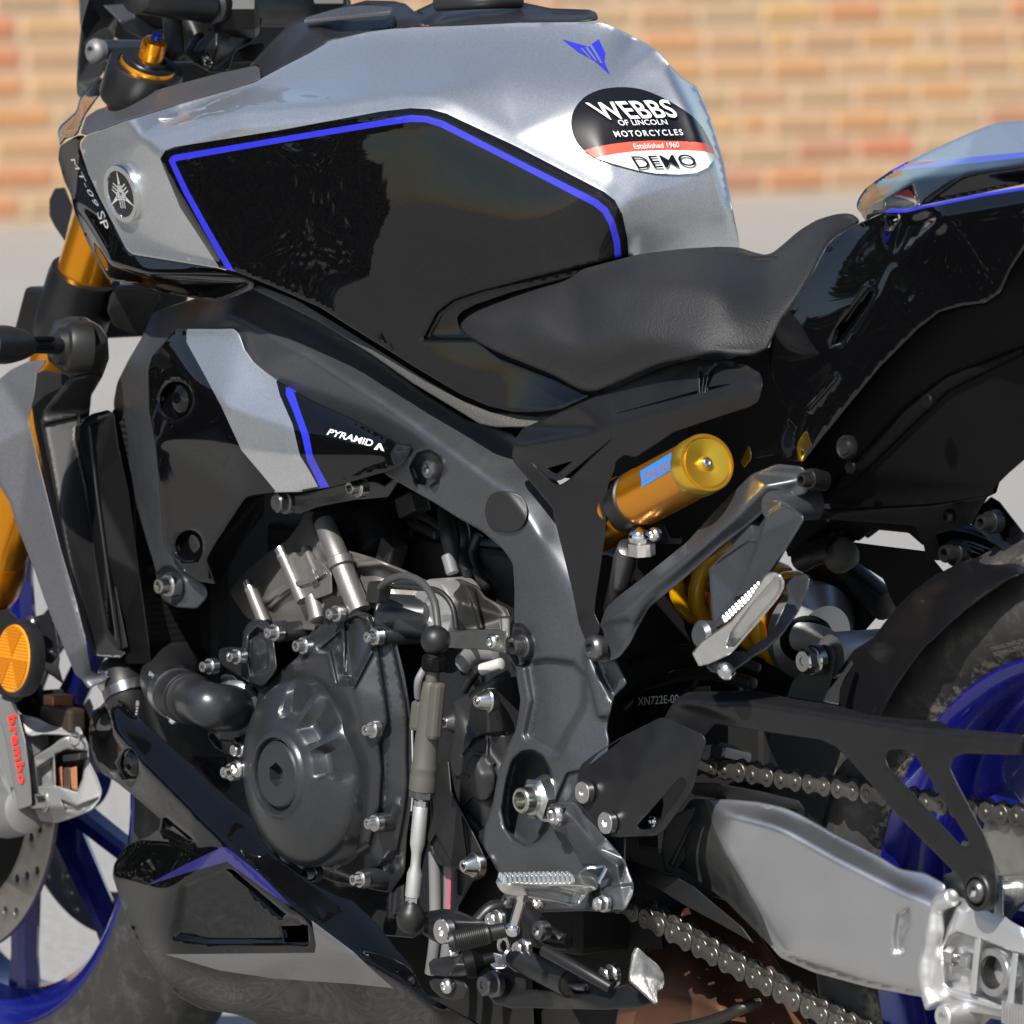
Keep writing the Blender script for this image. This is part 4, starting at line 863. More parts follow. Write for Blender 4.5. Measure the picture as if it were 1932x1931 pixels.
tube('sensor_cable', [pp(ZE(1030, 1000), -.165), pp(ZE(1090, 950), -.17), pp(ZE(1200, 920), -.172), pp(ZE(1320, 970), -.175), pp(ZE(1400, 1100), -.18), pp(ZE(1425, 1290), -.185)], .0029, mat('cable_sleeve', (.05, .05, .05), .5), bike, n=12)
tube('sensor_lead', [pp(ZE(1090, 990), -.16), pp(ZE(1250, 1000), -.155), pp(ZE(1420, 1020), -.15), pp(ZE(1520, 1120), -.148), pp(ZE(1550, 1280), -.148)], .0022, M['hose'], bike, n=10)
box('cable_plug', pp(ZE(1020, 1030), -.162), (.008, 0, .0), (0, .006, 0), (.002, 0, .008), M['plastic'], bike, .0015)
shell('cable_guide', ZE([(630, 1180), (650, 1100), (700, 1055), (820, 1060), (840, 1080), (1000, 1075), (1180, 1060), (1200, 1130), (960, 1150), (900, 1130), (800, 1130), (720, 1200), (650, 1210)]), [ZE(640, 1130)+(-.15,), ZE(830, 1070)+(-.15,), ZE(1180, 1100)+(-.12,), ZE(720, 1190)+(-.152,)], M['plastic'], bike, th=.015, r=3)
# shift sensor and rod
top = pp((822, 1208), -.195); bot = pp((775, 1732), -.195); ax = (bot-top).normalized(); Ltot = (bot-top).length
def along(y): return top+(bot-top)*((y-1208)/(1732-1208))
def seg(name, y0, y1, prof, m, parent):
    a = along(y0); L = (along(y1)-a).length
    return lathe(name, a, ax, [(p[0]*L,)+tuple(p[1:]) for p in prof], m, parent, n=28)
def ballprof(r, neck=.45): return [(-r*math.cos(t)*1.0, max(.0001, r*math.sin(t))) for t in [math.pi*k/14 for k in range(15)]]
rod = seg('shift_rod', 1520, 1692, [(0, .0052), (.01, .0056), (.40, .0056), (.44, .0052), (.52, .0038), (.66, .0038), (.74, .0058), (.99, .0058), (1, .0052)], mat('rod_aluminium', (.56, .56, .54), .38, .7), bike)
lathe('ball_joint_boot', top, ax, [(-.0002, 0)]+[(p[0], p[1]) for p in ballprof(.0112)][1:-2]+[(.0105, .0055), (.014, .0055)], M['rubber'], rod, n=32)
lathe('ball_joint_boot', bot, ax, [(-.0165, .0045), (-.0135, .0048), (-.0112, .0058)]+[(p[0]*1.12, p[1]*1.0) for p in ballprof(.0108)][3:], M['rubber'], rod, n=32)
seg('cable_tie', 1238, 1264, [(0, .0082), (.1, .0088), (.9, .0088), (1, .0082)], M['plasticd'], rod)
box('cable_tie_lock', along(1252)+Vector((.010, -.003, 0)), (.004, 0, 0), (0, .004, 0), (0, 0, .0045), M['plasticd'], rod, .001)
seg('sensor_stub', 1260, 1292, [(0, .0050), (1, .0054)], M['olive'], rod)
sens = seg('shift_sensor', 1285, 1492, [(0, .0064), (.02, .0072), (.12, .0076), (.33, .0080), (.45, .0082), (.50, .0088), (.74, .0092), (.76, .0100), (.80, .0101), (.84, .0096), (.86, .0101), (.985, .0101), (1, .0090)], M['olive'], rod)
for dx, y0, y1, w in ((-.0095, 1322, 1380, .0062), (.0105, 1285, 1392, .0052)):
    c = (along(y0)+along(y1))/2+Vector((dx, -.002, 0)); box('sensor_lug', c, (w, 0, 0), (0, .0048, 0), ax*((along(y1)-along(y0)).length/2), M['olive'], sens, .003)
seg('sensor_nut', 1490, 1504, [(0, .0088, 'hex'), (.9, .0088, 'hex'), (1, .0078)], M['darksteel'], rod)
seg('rod_thread', 1500, 1512, [(0, .0032), (1, .0032)], M['steel'], rod); seg('rod_nut', 1509, 1521, [(0, .0048, 'hex'), (1, .0048, 'hex')], M['zinc'], rod)
seg('rod_nut', 1690, 1702, [(0, .0048, 'hex'), (1, .0048, 'hex')], M['zinc'], rod)
seg('boot_ring', 1704, 1710, [(0, .0045), (.3, .0058), (.7, .0058), (1, .0045)], M['darksteel'], rod)
tube('sensor_wire', [pp(ZI(1330, 110), -.20), pp(ZI(1290, 190), -.205), pp(ZI(1290, 300), -.20)], .0030, M['ghose'], rod, n=10)
# bracket band from the top ball to the frame
shell('gear_bracket', ZE([(1490, 1300), (1620, 1290), (1760, 1285), (1870, 1290), (1890, 1300), (1885, 1450), (1760, 1425), (1620, 1420), (1490, 1410)]), [ZE(1490, 1350)+(-.170,), ZE(1640, 1350)+(-.162,), ZE(1890, 1350)+(-.158,)], mat('bracket_steel', (.16, .155, .13), .38, .9, var=.2, vscale=60), bike, th=.004, r=1.5, sig=5)
bolt(ZE(1800, 1370), -.162, .0060, 'button', M['zinc'], bike)
lathe('cable_ferrule', pp(ZE(1890, 1262), -.15), (0, 0, 1), [(-.01, .0035), (.0, .005, 'hex'), (.006, .005, 'hex'), (.007, .004), (.007, 0)], M['zinc'], bike, n=18)
# ------------------------------------------------------------------ sprocket cover and neighbours
crank = shell('crankcase', [(690, 1180), (840, 1150), (930, 1180), (980, 1260), (990, 1400), (960, 1560), (900, 1650), (860, 1720), (780, 1770), (660, 1760), (560, 1690), (520, 1600), (600, 1400)], [(690, 1180, -.09), (980, 1260, -.105), (960, 1560, -.11), (780, 1760, -.105), (560, 1690, -.10), (800, 1450, -.11)], M['engine'], bike, th=.03, r=4, sig=6,
              relief=[(ZI([(1040, 1250), (1090, 1230), (1130, 1500), (1060, 1560)]), .010, 3), (ZI([(1120, 1590), (1210, 1560), (1210, 1760), (1110, 1800)]), .018, 4), (ZI([(640, 1480), (760, 1540), (960, 1560), (1120, 1540), (1100, 1580), (760, 1580)]), .008, 3)])
spc_out = ZI([(1530, 335), (1600, 300), (1700, 225), (1790, 180), (1900, 165), (2050, 150), (2100, 500), (2050, 1000), (1950, 1350), (1820, 1400), (1740, 1330), (1650, 1200), (1580, 1050), (1520, 900), (1505, 700), (1540, 560)])
spc = shell('sprocket_cover', spc_out, [ZI(1530, 335)+(-.128,), ZI(1790, 180)+(-.138,), ZI(2050, 150)+(-.105,), ZI(2050, 1000)+(-.105,), ZI(1820, 1400)+(-.122,), ZI(1900, 800)+(-.122,), ZI(1510, 800)+(-.125,), ZI(1700, 830)+(-.142,)], mat('cover_black', (.02, .02, .021), .5, 0, bump=.2, bscale=900), bike, th=.03, r=4, sig=5,
            relief=[([ZI(*p) for p in ell(1720, 850, 98, 160, 28, -.1)], .0035, 1.2), (band(ZI([(1600, 700), (1680, 590), (1760, 560), (1890, 545)]), 5), -.0035, 1.2), (band(ZI([(1545, 830), (1640, 845)]), 5), .003, 1.0), (band(ZI([(1590, 1040), (1660, 970)]), 5), .003, 1), (band(ZI([(1760, 560), (1760, 700), (1810, 760)]), 6), .003, 1), (band(ZI([(1610, 1080), (1730, 1200)]), 6), -.003, 1)])
bolt(ZI(1758, 322), -.146, .0090, 'cone', M['steel'], spc); bolt(ZI(1668, 1448), -.148, .0092, 'cone', M['steel'], spc); bolt(ZI(1530, 470), -.125, .0085, 'cone', M['darksteel'], spc)
shell('hose_guard', ZI([(1430, 745), (1500, 722), (1520, 950), (1580, 1060), (1700, 1290), (1760, 1420), (1745, 1530), (1670, 1555), (1580, 1480), (1440, 1450), (1375, 1370), (1352, 1260), (1390, 1100)]), [ZI(1430, 745)+(-.125,), ZI(1520, 1000)+(-.135,), ZI(1700, 1400)+(-.140,), ZI(1400, 1300)+(-.13,)], M['plastic'], bike, th=.02, r=3, sig=3,
      relief=[(ZI([(1370, 1310), (1410, 1240), (1520, 1440), (1450, 1440), (1390, 1370)]), -.004, 1.3), (ZI([(1590, 1110), (1700, 1290), (1760, 1420), (1740, 1530), (1640, 1500)]), -.004, 2)])
for (a, b, w, st) in (((1400, 1360), (1405, 1940), .0047, None), ((1515, 1400), (1505, 1940), .0058, 1)):
    h_ = tube('drain_hose', [pp(ZI(*a), -.11), pp(ZI((a[0]+b[0])/2+4, (a[1]+b[1])/2), -.11), pp(ZI(*b), -.112), pp(ZI(b[0]-30, b[1]+250), -.112)], w, M['ghose'], bike, n=16)
    if st: polydecal('hose_stripe', ZI([(1490, 1480), (1515, 1480), (1508, 1760), (1500, 1931), (1475, 1931), (1482, 1760)]), -.1185, M['pink'], h_)
tube('wire_pair', [pp(ZE(1600, 1700), -.12), pp(ZE(1700, 1560), -.12), pp(ZE(1860, 1520), -.115)], .004, M['hose'], bike, n=12); tube('wire_sleeve', [pp(ZE(1725, 1560), -.123), pp(ZE(1860, 1520), -.118)], .0046, mat('white_sleeve', (.5, .5, .48), .5), bike, n=12, smooth=0)
tube('coolant_pipe', [pp(ZE(1610, 1520), -.10), pp(ZE(1700, 1440), -.10), pp(ZE(1850, 1440), -.10)], .009, M['ghose'], bike, n=12)
# pivot nut, frame bolts
bolt(ZK(590, 870), -.140, .0168, 'nut', mat('nut_zinc', (.55, .56, .52), .25, 1.0), frame)
bolt(ZE(1385, 190), -.164, .0078, 'torx', M['darksteel'], frame); bolt(ZF(355, 1600), -.144, .0092, 'flange', M['darksteel'], frame); bolt(ZD(930, 1560), -.156, .0092, 'flange', M['steel'], frame)

# hoses and looms in the hollows
for pts_, r_, m_ in (([(1180, 470), (1240, 560), (1330, 600), (1420, 640)], .004, 'hose'), ([(1120, 440), (1230, 500), (1330, 520), (1460, 600)], .003, 'hose'), ([(1560, 520), (1600, 640), (1580, 760), (1640, 900)], .0055, 'hose'), ([(1700, 640), (1660, 760), (1700, 900), (1760, 1000)], .004, 'rubber')):
    tube('wiring_loom', [pp(ZE(*p), -.085-.004*i) for i, p in enumerate(pts_)], r_, M[m_], bike, n=10)
box('wiring_plug', pp(ZE(1250, 430), -.10), (.011, 0, .004), (0, .008, 0), (-.003, 0, .008), M['plastic'], bike, .002); box('wiring_plug', pp(ZE(1110, 760), -.115), (.008, 0, -.004), (0, .008, 0), (.004, 0, .009), M['plastic'], bike, .002)
for pts_, r_ in (([(1180, 1330), (1230, 1290), (1330, 1270), (1420, 1290)], .005), ([(1190, 1250), (1260, 1225), (1340, 1232), (1430, 1260)], .0035), ([(1290, 1380), (1300, 1320), (1330, 1260), (1400, 1200)], .003)):
    tube('rear_hose', [pp(p, -.05) for p in pts_], r_, M['rubber'], bike, n=12)
tube('rear_pipe', [pp((1400, 1290), -.04), pp((1420, 1340), -.04), pp((1430, 1400), -.04)], .006, M['darksteel'], bike, n=12)
# ------------------------------------------------------------------ fork and front end
def fk(y, Y=-.105): return P1(283-.309*(y-124), y, Y)
fax = (fk(124)-fk(1080)).normalized()
fork = tube('fork_tube', [fk(150), fk(600), fk(1065)], .0238, M['gold'], bike, n=40, smooth=0, cap=0); fork['label'] = 'gold anodised fork tube'
lathe('fork_seal', fk(1085), fax, [(-.02, .0225), (-.012, .0255), (.01, .0258), (.018, .0242)], M['orange'], fork, n=36)
tube('fork_slider', [fk(1090), fk(1500)], .0205, M['darksteel'], fork, n=28, smooth=0)
capc = P1(*ZQ(1625, 690), -.105)
lathe('fork_cap', capc, fax, [(-.040, .0215), (-.018, .0228), (-.002, .0228), (0, .0218), (0, .0150), (.001, .0142), (.004, .0140), (.0045, .0098)], [M['gold'], M['satin']], fork, n=40, mi=[0, 0, 0, 1, 1, 1, 1])
lathe('preload_adjuster', capc, fax, [(.003, .0098), (.011, .0098), (.0115, .0092, 'hex'), (.020, .0090, 'hex'), (.021, .0075), (.022, .0045)], M['orange'], fork, n=30)
lathe('damping_screw', capc, fax, [(.020, .0042), (.026, .0042), (.027, .003), (.027, 0)], M['blueanod'], fork, n=18)
clampm = M['satin']
lathe('top_clamp', P1(*ZQ(1560, 860), -.105), fax, [(-.022, .0290), (-.019, .0305), (.010, .0305), (.012, .0295), (.012, .0232), (-.022, .0232)], clampm, bike, n=44)
box('top_clamp_bridge', P1(*ZR(560, 800), .0), (.012, .0, .0), (.0, .085, 0), (.006, 0, .010), clampm, bike, .003)
lathe('lower_clamp', fk(572), fax, [(-.034, .027), (-.030, .0295), (-.002, .0302), (.0, .0295), (.022, .0295), (.028, .0285), (.029, .0242)], clampm, bike, n=44)
box('lower_clamp_bridge', P1(*ZA(560, 1700), -.06), (.02, .0, 0), (0, .07, 0), (.01, 0, .022), clampm, bike, .004)
shell('front_cowl', ZQ([(930, -40), (1250, -40), (1280, 250), (1200, 700), (1100, 840), (870, 1070), (842, 1010), (838, 900), (852, 620), (880, 350)]), [ZQ(930, 0)+(.0,), ZQ(850, 900)+(-.04,), ZQ(1200, 300)+(.03,), ZQ(1100, 840)+(-.03,)], M['dark'], bike, th=.01, sig=3)
shell('cowl_edge', ZQ([(862, -40), (985, -40), (925, 150), (885, 320), (872, 250)]), [ZQ(870, 0)+(-.01,), ZQ(980, 0)+(.0,), ZQ(885, 320)+(-.02,)], M['trim'], bike, th=.004, r=1)
shell('headlight_stay', ZQ([(915, 470), (1080, 330), (1190, 290), (1210, 340), (1130, 420), (1160, 620), (1050, 680), (940, 560)]), -.085, M['plastic'], bike, th=.004, r=1.2)
lathe('stay_spacer', P1(*ZQ(1080, 555), -.088), (0, -1, 0), [(-.05, .0075), (-.02, .0085), (0, .0085)], M['darksteel'], bike, n=24)
bolt(ZQ(1050, 562), -.092, .0105, 'button', M['caliper'], bike)
disp_ = shell('instrument_display', ZQ([(1120, 60), (1400, 40), (1440, 60), (1480, 190), (1690, 320), (1835, 325), (1835, 460), (1640, 470), (1370, 330), (1270, 200)]), [ZQ(1120, 60)+(.0,), ZQ(1480, 190)+(.02,), ZQ(1835, 325)+(.10,), ZQ(1640, 470)+(.05,), ZQ(1300, 250)+(.0,)], M['trim'], bike, th=.01, r=2)
shell('display_glass', ZQ([(1435, 30), (1835, 0), (1835, 322), (1690, 318), (1485, 188)]), [ZQ(1440, 40)+(.03,), ZQ(1835, 0)+(.11,), ZQ(1835, 322)+(.11,), ZQ(1500, 180)+(.03,)], M['black'], disp_, th=.004, r=1)
tube('handlebar', [P1(*ZR(560, 70), -.06), P1(*ZR(1000, 90), .0), P1(*ZR(1500, 95), .06), P1(*ZR(1931, 60), .12)], .0145, M['satin'], bike, n=24, smooth=3)
tube('handlebar_end', [P1(*ZR(-250, -30), -.14), P1(*ZR(100, 20), -.10), P1(*ZR(560, 70), -.06)], .013, M['satin'], bike, n=24, smooth=3)
for c, Y in ((ZR(820, 90), -.03), (ZR(1790, 30), .09)):
    lathe('bar_clamp', P1(c[0], c[1], Y), (cr[0], cr[1], 0), [(-.020, .020), (-.017, .0235), (.017, .0235), (.020, .020)], M['satin'], bike, n=8, sharp=20)
shell('bar_riser', ZR([(640, 130), (780, 110), (1000, 200), (1130, 200), (1110, 330), (1000, 480), (830, 560), (760, 790), (560, 790), (380, 690), (360, 560), (440, 440), (620, 300)]), [ZR(640, 130)+(-.05,), ZR(1130, 200)+(.0,), ZR(830, 560)+(-.03,), ZR(560, 790)+(-.055,), ZR(380, 600)+(-.06,), ZR(640, 500)+(-.06,)], M['satin'], bike, th=.03, r=4, sig=4, relief=[(ZR([(470, 640), (540, 580), (600, 730), (520, 710)]), -.004, 1)])
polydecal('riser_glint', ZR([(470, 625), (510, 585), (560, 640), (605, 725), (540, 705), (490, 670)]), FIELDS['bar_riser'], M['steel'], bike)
tube('brake_line', [P1(*ZR(130, 100), -.08), P1(*ZR(160, 350), -.08), P1(*ZR(170, 600), -.085)], .008, M['hose'], bike); tube('clutch_cable', [P1(*ZR(240, 90), -.05), P1(*ZR(350, 250), -.05), P1(*ZR(420, 450), -.05), P1(*ZR(330, 620), -.06)], .006, M['hose'], bike)
shell('cable_tray', ZR([(860, 500), (1150, 470), (1170, 540), (1050, 680), (780, 690)]), .0, M['trim'], bike, th=.01)
shell('steering_lock_cover', ZA([(640, 1560), (760, 1570), (870, 1600), (880, 1650), (780, 1810), (740, 1830), (620, 1780), (585, 1700), (600, 1620)]), [ZA(640, 1560)+(-.12,), ZA(870, 1610)+(-.10,), ZA(740, 1830)+(-.10,), ZA(600, 1680)+(-.12,)], M['plastic'], bike, th=.03, r=3)
shell('horn_bracket', ZA([(270, 1090), (300, 1030), (355, 1025), (400, 1130), (355, 1320), (300, 1240), (270, 1180)]), [ZA(270, 1090)+(-.02,), ZA(355, 1025)+(-.02,), ZA(355, 1320)+(-.03,)], M['plastic'], bike, th=.02, r=2)
# indicator on its bracket
Z5 = zoomer(0, 900, 300)
brk = ZD([(300, 112), (380, 88), (470, 92), (550, 140), (590, 200), (597, 320), (560, 420), (500, 520), (488, 640), (415, 695), (412, 760), (470, 1000), (540, 1400), (600, 1800), (650, 1860), (690, 1931), (660, 1960), (500, 1950), (410, 1600), (330, 1200), (270, 900), (222, 660), (240, 600), (310, 510), (385, 425), (330, 385), (262, 330), (250, 230)])
rb = shell('radiator_bracket', brk, [ZD(300, 112)+(-.172,), ZD(590, 200)+(-.155,), ZD(250, 230)+(-.178,), ZD(230, 620)+(-.168,), ZD(490, 600)+(-.135,), ZD(412, 760)+(-.150,), ZD(600, 1800)+(-.140,), ZD(500, 1950)+(-.165,), ZD(330, 1200)+(-.172,), ZD(470, 330)+(-.165,)], M['plastic'], bike, th=.008, r=2.5, sig=4, relief=[(ZD([(215, 640), (400, 420), (500, 400), (560, 420), (500, 620), (240, 680)]), .003, 2)])
ic = P1(*Z5(1170, 520), -.182)
lathe('indicator_base', ic, (-.35, -.93, .05), [(-.02, .0205), (-.006, .0207), (-.002, .0192), (0, .0155), (.006, .0142), (.010, .0095)], M['rubber'], rb, n=36)
tube('indicator_stalk', [ic, P1(*Z5(900, 500), -.205), P1(*Z5(450, 500), -.24)], [.0075, .0068, .0066], M['plastic'], rb, n=20, smooth=3)
tube('indicator_lamp', [P1(*Z5(520, 500), -.235), P1(*Z5(350, 490), -.25), P1(*Z5(100, 490), -.268), P1(*Z5(-300, 490), -.30)], [.008, .0125, .0152, .0152], M['plastic'], rb, n=24, smooth=4)
for dy in (-95, 65): tube('stalk_rib', [P1(*Z5(960, 480+dy), -.209), P1(*Z5(20, 480+dy), -.285)], .0022, M['plasticd'], rb, n=8, smooth=0)
# silver-grey shroud and radiator
shr = ZD([(-120, 560), (-60, 480), (0, 430), (60, 380), (150, 337), (256, 326), (240, 362), (205, 395), (190, 520), (158, 650), (165, 690), (230, 950), (330, 1350), (420, 1650), (475, 1880)]) + ZN([(712, 545), (735, 558), (862, 598), (800, 645), (730, 672), (690, 690), (640, 622), (588, 580), (520, 420), (430, 200), (350, 0)]) + ZD([(190, 1480), (100, 1250), (50, 1100), (0, 1020), (-120, 860)])
sh = shell('radiator_shroud', shr, [ZD(0, 430)+(-.190,), ZD(256, 326)+(-.178,), ZD(165, 690)+(-.186,), ZD(330, 1350)+(-.186,), ZD(475, 1880)+(-.182,), ZD(-60, 800)+(-.205,), ZD(100, 1250)+(-.190,), ZN(640, 622)+(-.170,), ZN(862, 598)+(-.150,), ZD(190, 500)+(-.184,)], M['shroud'], bike, th=.009, r=2.5, sig=4)
sh['label'] = 'flat grey radiator shroud on the left of the radiator'
ret = shell('radiator_end_tank', ZD([(420, 700), (500, 622), (590, 600), (625, 620), (650, 800), (705, 1050), (765, 1500), (815, 1860), (830, 1990), (690, 1990), (640, 1850), (590, 1800), (520, 1400), (470, 1000), (412, 760)]), [ZD(420, 700)+(-.150,), ZD(490, 700)+(-.145,), ZD(640, 1860)+(-.142,), ZD(625, 620)+(-.135,), ZD(765, 1500)+(-.135,), ZD(815, 1900)+(-.14,), ZD(590, 1800)+(-.155,)], M['plasticd'], bike, th=.02, r=2.5, sig=2, crease=[[ZD(488, 690)+(-.150,), ZD(520, 1000)+(-.152,), ZD(580, 1400)+(-.152,), ZD(640, 1860)+(-.150,)]])
tube('tank_seam', [P1(*ZD(490, 690), -.152), P1(*ZD(530, 1050), -.154), P1(*ZD(640, 1860), -.153)], .0012, M['plastic'], ret, n=6)
tube('tank_seam', [P1(*ZD(640, 800), -.125), P1(*ZD(700, 1050), -.118), P1(*ZD(815, 1860), -.110)], .0014, M['plastic'], ret, n=6)
def rad_core():
    x = P1(*ZD(760, 1400), -.12).x
    m = bpy.data.materials.new('radiator_core'); m.use_nodes = True; nt = m.node_tree; b = nt.nodes['Principled BSDF']; b.inputs['Roughness'].default_value = .55; b.inputs['Metallic'].default_value = .3
    tcn = nt.nodes.new('ShaderNodeTexCoord'); mp_ = nt.nodes.new('ShaderNodeMapping'); mp_.inputs['Scale'].default_value = (1, 1, 1)
    nt.links.new(tcn.outputs['Object'], mp_.inputs[0])
    w = nt.nodes.new('ShaderNodeTexWave'); w.bands_direction = 'Z'; w.inputs['Scale'].default_value = 60; w.inputs['Distortion'].default_value = .6
    w2 = nt.nodes.new('ShaderNodeTexWave'); w2.bands_direction = 'Y'; w2.inputs['Scale'].default_value = 200
    for q in (w, w2): nt.links.new(mp_.outputs[0], q.inputs[0])
    mx = nt.nodes.new('ShaderNodeMath'); mx.operation = 'MULTIPLY'; nt.links.new(w.outputs[1], mx.inputs[0]); nt.links.new(w2.outputs[1], mx.inputs[1])
    rp = nt.nodes.new('ShaderNodeValToRGB'); rp.color_ramp.elements[0].color = (.004, .004, .004, 1); rp.color_ramp.elements[1].color = (.03, .026, .024, 1); nt.links.new(mx.outputs[0], rp.inputs[0]); nt.links.new(rp.outputs[0], b.inputs['Base Color'])
    z1 = P1(*ZD(700, 600), -.12).z; z0 = P1(*ZD(800, 2120), -.12).z
    o = box('radiator_core', (x-.015, -.02, (z0+z1)/2), (.015, 0, 0), (0, .105, 0), (0, 0, (z1-z0)/2), m, bike, .002)
    box('radiator_fan', (x+.006, .0, (z0+z1)/2-.02), (.018, 0, 0), (0, .06, 0), (0, 0, .10), M['dark'], bike, .01)
rad_core()
tube('lower_hose', [P1(*ZH(660, -20), -.13), P1(*ZH(690, 120), -.135), P1(*ZH(740, 280), -.125), P1(*ZH(800, 420), -.11)], .0175, M['hose'], bike, n=24)
lathe('hose_clamp', P1(*ZH(690, 110), -.135), P1(*ZH(670, 60), -.135)-P1(*ZH(700, 160), -.135), [(-.004, .0178), (-.004, .0188), (.004, .0188), (.004, .0178)], M['darksteel'], bike, n=32, cap=False)
lathe('radiator_neck', P1(*ZH(665, 62), -.133), (0.05, 0, 1), [(-.008, .0165), (-.004, .019), (.004, .019), (.010, .0165)], M['alucast'], bike, n=32)
text_on('hose_lettering', '@243', [ZH(762, 165), ZH(752, 240), ZH(735, 240), ZH(745, 160)], -.158, M['pale'], bike)
shell('shroud_backing', ZD([(150, 420), (250, 380), (420, 420), (440, 690), (520, 1000), (700, 1900), (560, 1931), (470, 1850), (330, 1350), (190, 700)]), -.146, M['dark'], bike, th=.01)
# ------------------------------------------------------------------ front wheel
WF = Vector((-.690, 0, .318))
def wheel(name, c, Rt, hw, Rr, rw, mt, spoke_fn, label):
    rim = lathe(name, c, (0, -1, 0), [(-rw, Rr), (-rw+.004, Rr-.008), (-rw+.012, Rr-.016), (-.02, Rr-.028), (.02, Rr-.028), (rw-.012, Rr-.016), (rw-.004, Rr-.008), (rw, Rr), (rw-.002, Rr+.003), (rw-.006, Rr+.002), (rw-.008, Rr-.004), (0, Rr-.012), (-rw+.008, Rr-.004), (-rw+.006, Rr+.002), (-rw+.002, Rr+.003), (-rw, Rr)], mt, bike, n=128, sharp=30, cap=False)
    rim['label'] = label
    pr = []
    for t in range(-10, 11):
        u = t/10; a = abs(u)
        pr.append((u*hw*(1 if a < .9 else .985), Rt-(Rt-Rr-.045)*(a**2.6)))
    s1 = [(hw*1.0, Rr+.032), (hw*.96, Rr+.018), (hw*.84, Rr+.006), (rw*.9, Rr+.001), (rw*.8, Rr-.006)]
    pr = [(-a, b) for a, b in s1[::-1]]+pr+s1
    ty = lathe('tyre', c, (0, -1, 0), pr, M['tyre'], rim, n=144, sharp=60, cap=False)
    return rim, ty
fw, fty = wheel('front_wheel', WF, .299, .060, .212, .048, M['wheelblue'], None, 'blue painted front wheel')
def spokes(c, par_, R0, R1, angs, split, wy, m, hubR, hubw):
    lathe('hub', c, (0, -1, 0), [(-hubw, hubR*.8), (-hubw*.9, hubR), (hubw*.9, hubR), (hubw, hubR*.8), (hubw, 0)], m, par_, n=40)
    for a in angs:
        for s in (-1, 1):
            a0 = math.radians(a+s*3); a1 = math.radians(a+s*split)
            p = c+Vector((math.cos(a0), 0, math.sin(a0)))*R0; q = c+Vector((math.cos(a1), 0, math.sin(a1)))*R1
            d = (q-p).normalized(); n_ = Vector((-d.z, 0, d.x))
            L = (q-p).length
            prof = [(0, .011, wy*1.15), (.35, .0085, wy), (.8, .0085, wy*.85), (1.02, .013, wy*.95)]
            V = []; Fc = []
            for t, w, h in prof:
                o = p+d*L*t
                for (sx, sy) in ((-1, -.55), (-.55, -1), (.55, -1), (1, -.55), (1, .55), (.55, 1), (-.55, 1), (-1, .55)): V.append(o+n_*w*sx+Vector((0, h*sy, 0)))
            for i in range(len(prof)-1):
                for k in range(8): Fc.append((i*8+k, i*8+(k+1) % 8, (i+1)*8+(k+1) % 8, (i+1)*8+k))
            put('spoke', V, Fc, m, par_, None, 25)
spokes(WF, fw, .035, .190, [-35+72*k for k in range(5)], 13, .013, M['wheelblue'], .04, .06)
def annulus_plate(name, c, r0, r1, th, Y, m, par_, holes=(), teeth=0, n=120, hole_r=.004):
    """flat ring in the wheel plane with drilled holes"""
    def mp_(x, y, z): x = np.asarray(x); return np.c_[c.x+x/1000, np.full(len(x), 0.0)+Y+np.asarray(z), c.z+np.asarray(y)/1000]
    out = []
    for k in range(n):
        a = 2*math.pi*k/n; r = r1*1000
        if teeth: r += 3.2*math.cos(a*teeth)
        out.append((r*math.cos(a), r*math.sin(a)))
    hl = [[(r0*1000*math.cos(2*math.pi*k/64), r0*1000*math.sin(2*math.pi*k/64)) for k in range(64)][::-1]]
    for hx, hy, hr in holes: hl.append([(hx+hr*math.cos(2*math.pi*k/10), hy+hr*math.sin(2*math.pi*k/10)) for k in range(10)][::-1])
    return shell(name, out, 0.0, m, par_, th=th, r=.5, rnd=.3, holes=hl, mp=mp_, s_m=1000.0, g=9, step=3.0)
def disc_holes(r0, r1, n=16):
    H = []
    for k in range(n):
        for j in range(3):
            a = 2*math.pi*(k+.27*j)/n; r = (r0+(r1-r0)*(.25+.25*j))*1000
            H.append((r*math.cos(a), r*math.sin(a), 3.6))
    return H
fd = annulus_plate('brake_disc', WF, .112, .149, .0048, -.080, M['disc'], fw, disc_holes(.112, .149, 18)); annulus_plate('brake_disc', WF, .112, .149, .0048, .076, M['disc'], fw, disc_holes(.112, .149, 18))
annulus_plate('disc_carrier', WF, .04, .113, .006, -.077, M['plasticd'], fw)
# fork foot, reflector, caliper
rf = P1(*ZN(112, 455), -.158); rn = Vector((-.10, -.99, .10))
refl = lathe('reflector', rf, rn, [(-.012, .030), (-.004, .031), (.0005, .030), (.001, .0275), (.0022, .0268), (.0026, 0)], [M['plastic'], M['amber']], bike, n=48, mi=[0, 0, 0, 1, 1, 1])
refl['label'] = 'round amber reflector'
a_, u_, v_ = basis(rn)
for k in range(6):
    if k % 2: continue
    V = [rf+a_*.0030]+[rf+a_*.0029+(u_*math.cos(t)+v_*math.sin(t))*.0262 for t in [math.radians(60*k+10*j+60) for j in range(7)]]
    put('reflector_sector', V, [(0, j, j+1) for j in range(1, 7)], M['amberd'], refl, smooth=False)
for k in range(-9, 10):
    h = .0026*k; w = math.sqrt(max(0, .0262**2-h*h))
    tube('reflector_line', [rf+a_*.0028+v_*h-u_*w, rf+a_*.0028+v_*h+u_*w], .0003, M['amberd'], refl, n=4, smooth=None)
shell('fender_stay', ZN([(160, 180), (230, 140), (330, 110), (400, 80), (440, 200), (470, 420), (400, 500), (340, 480), (300, 330), (220, 250)]), [ZN(160, 180)+(-.13,), ZN(400, 80)+(-.10,), ZN(400, 500)+(-.12,)], M['satin'], bike, th=.01, r=2)
bolt(ZN(252, 185), -.135, .007, 'button', M['darksteel'], bike)
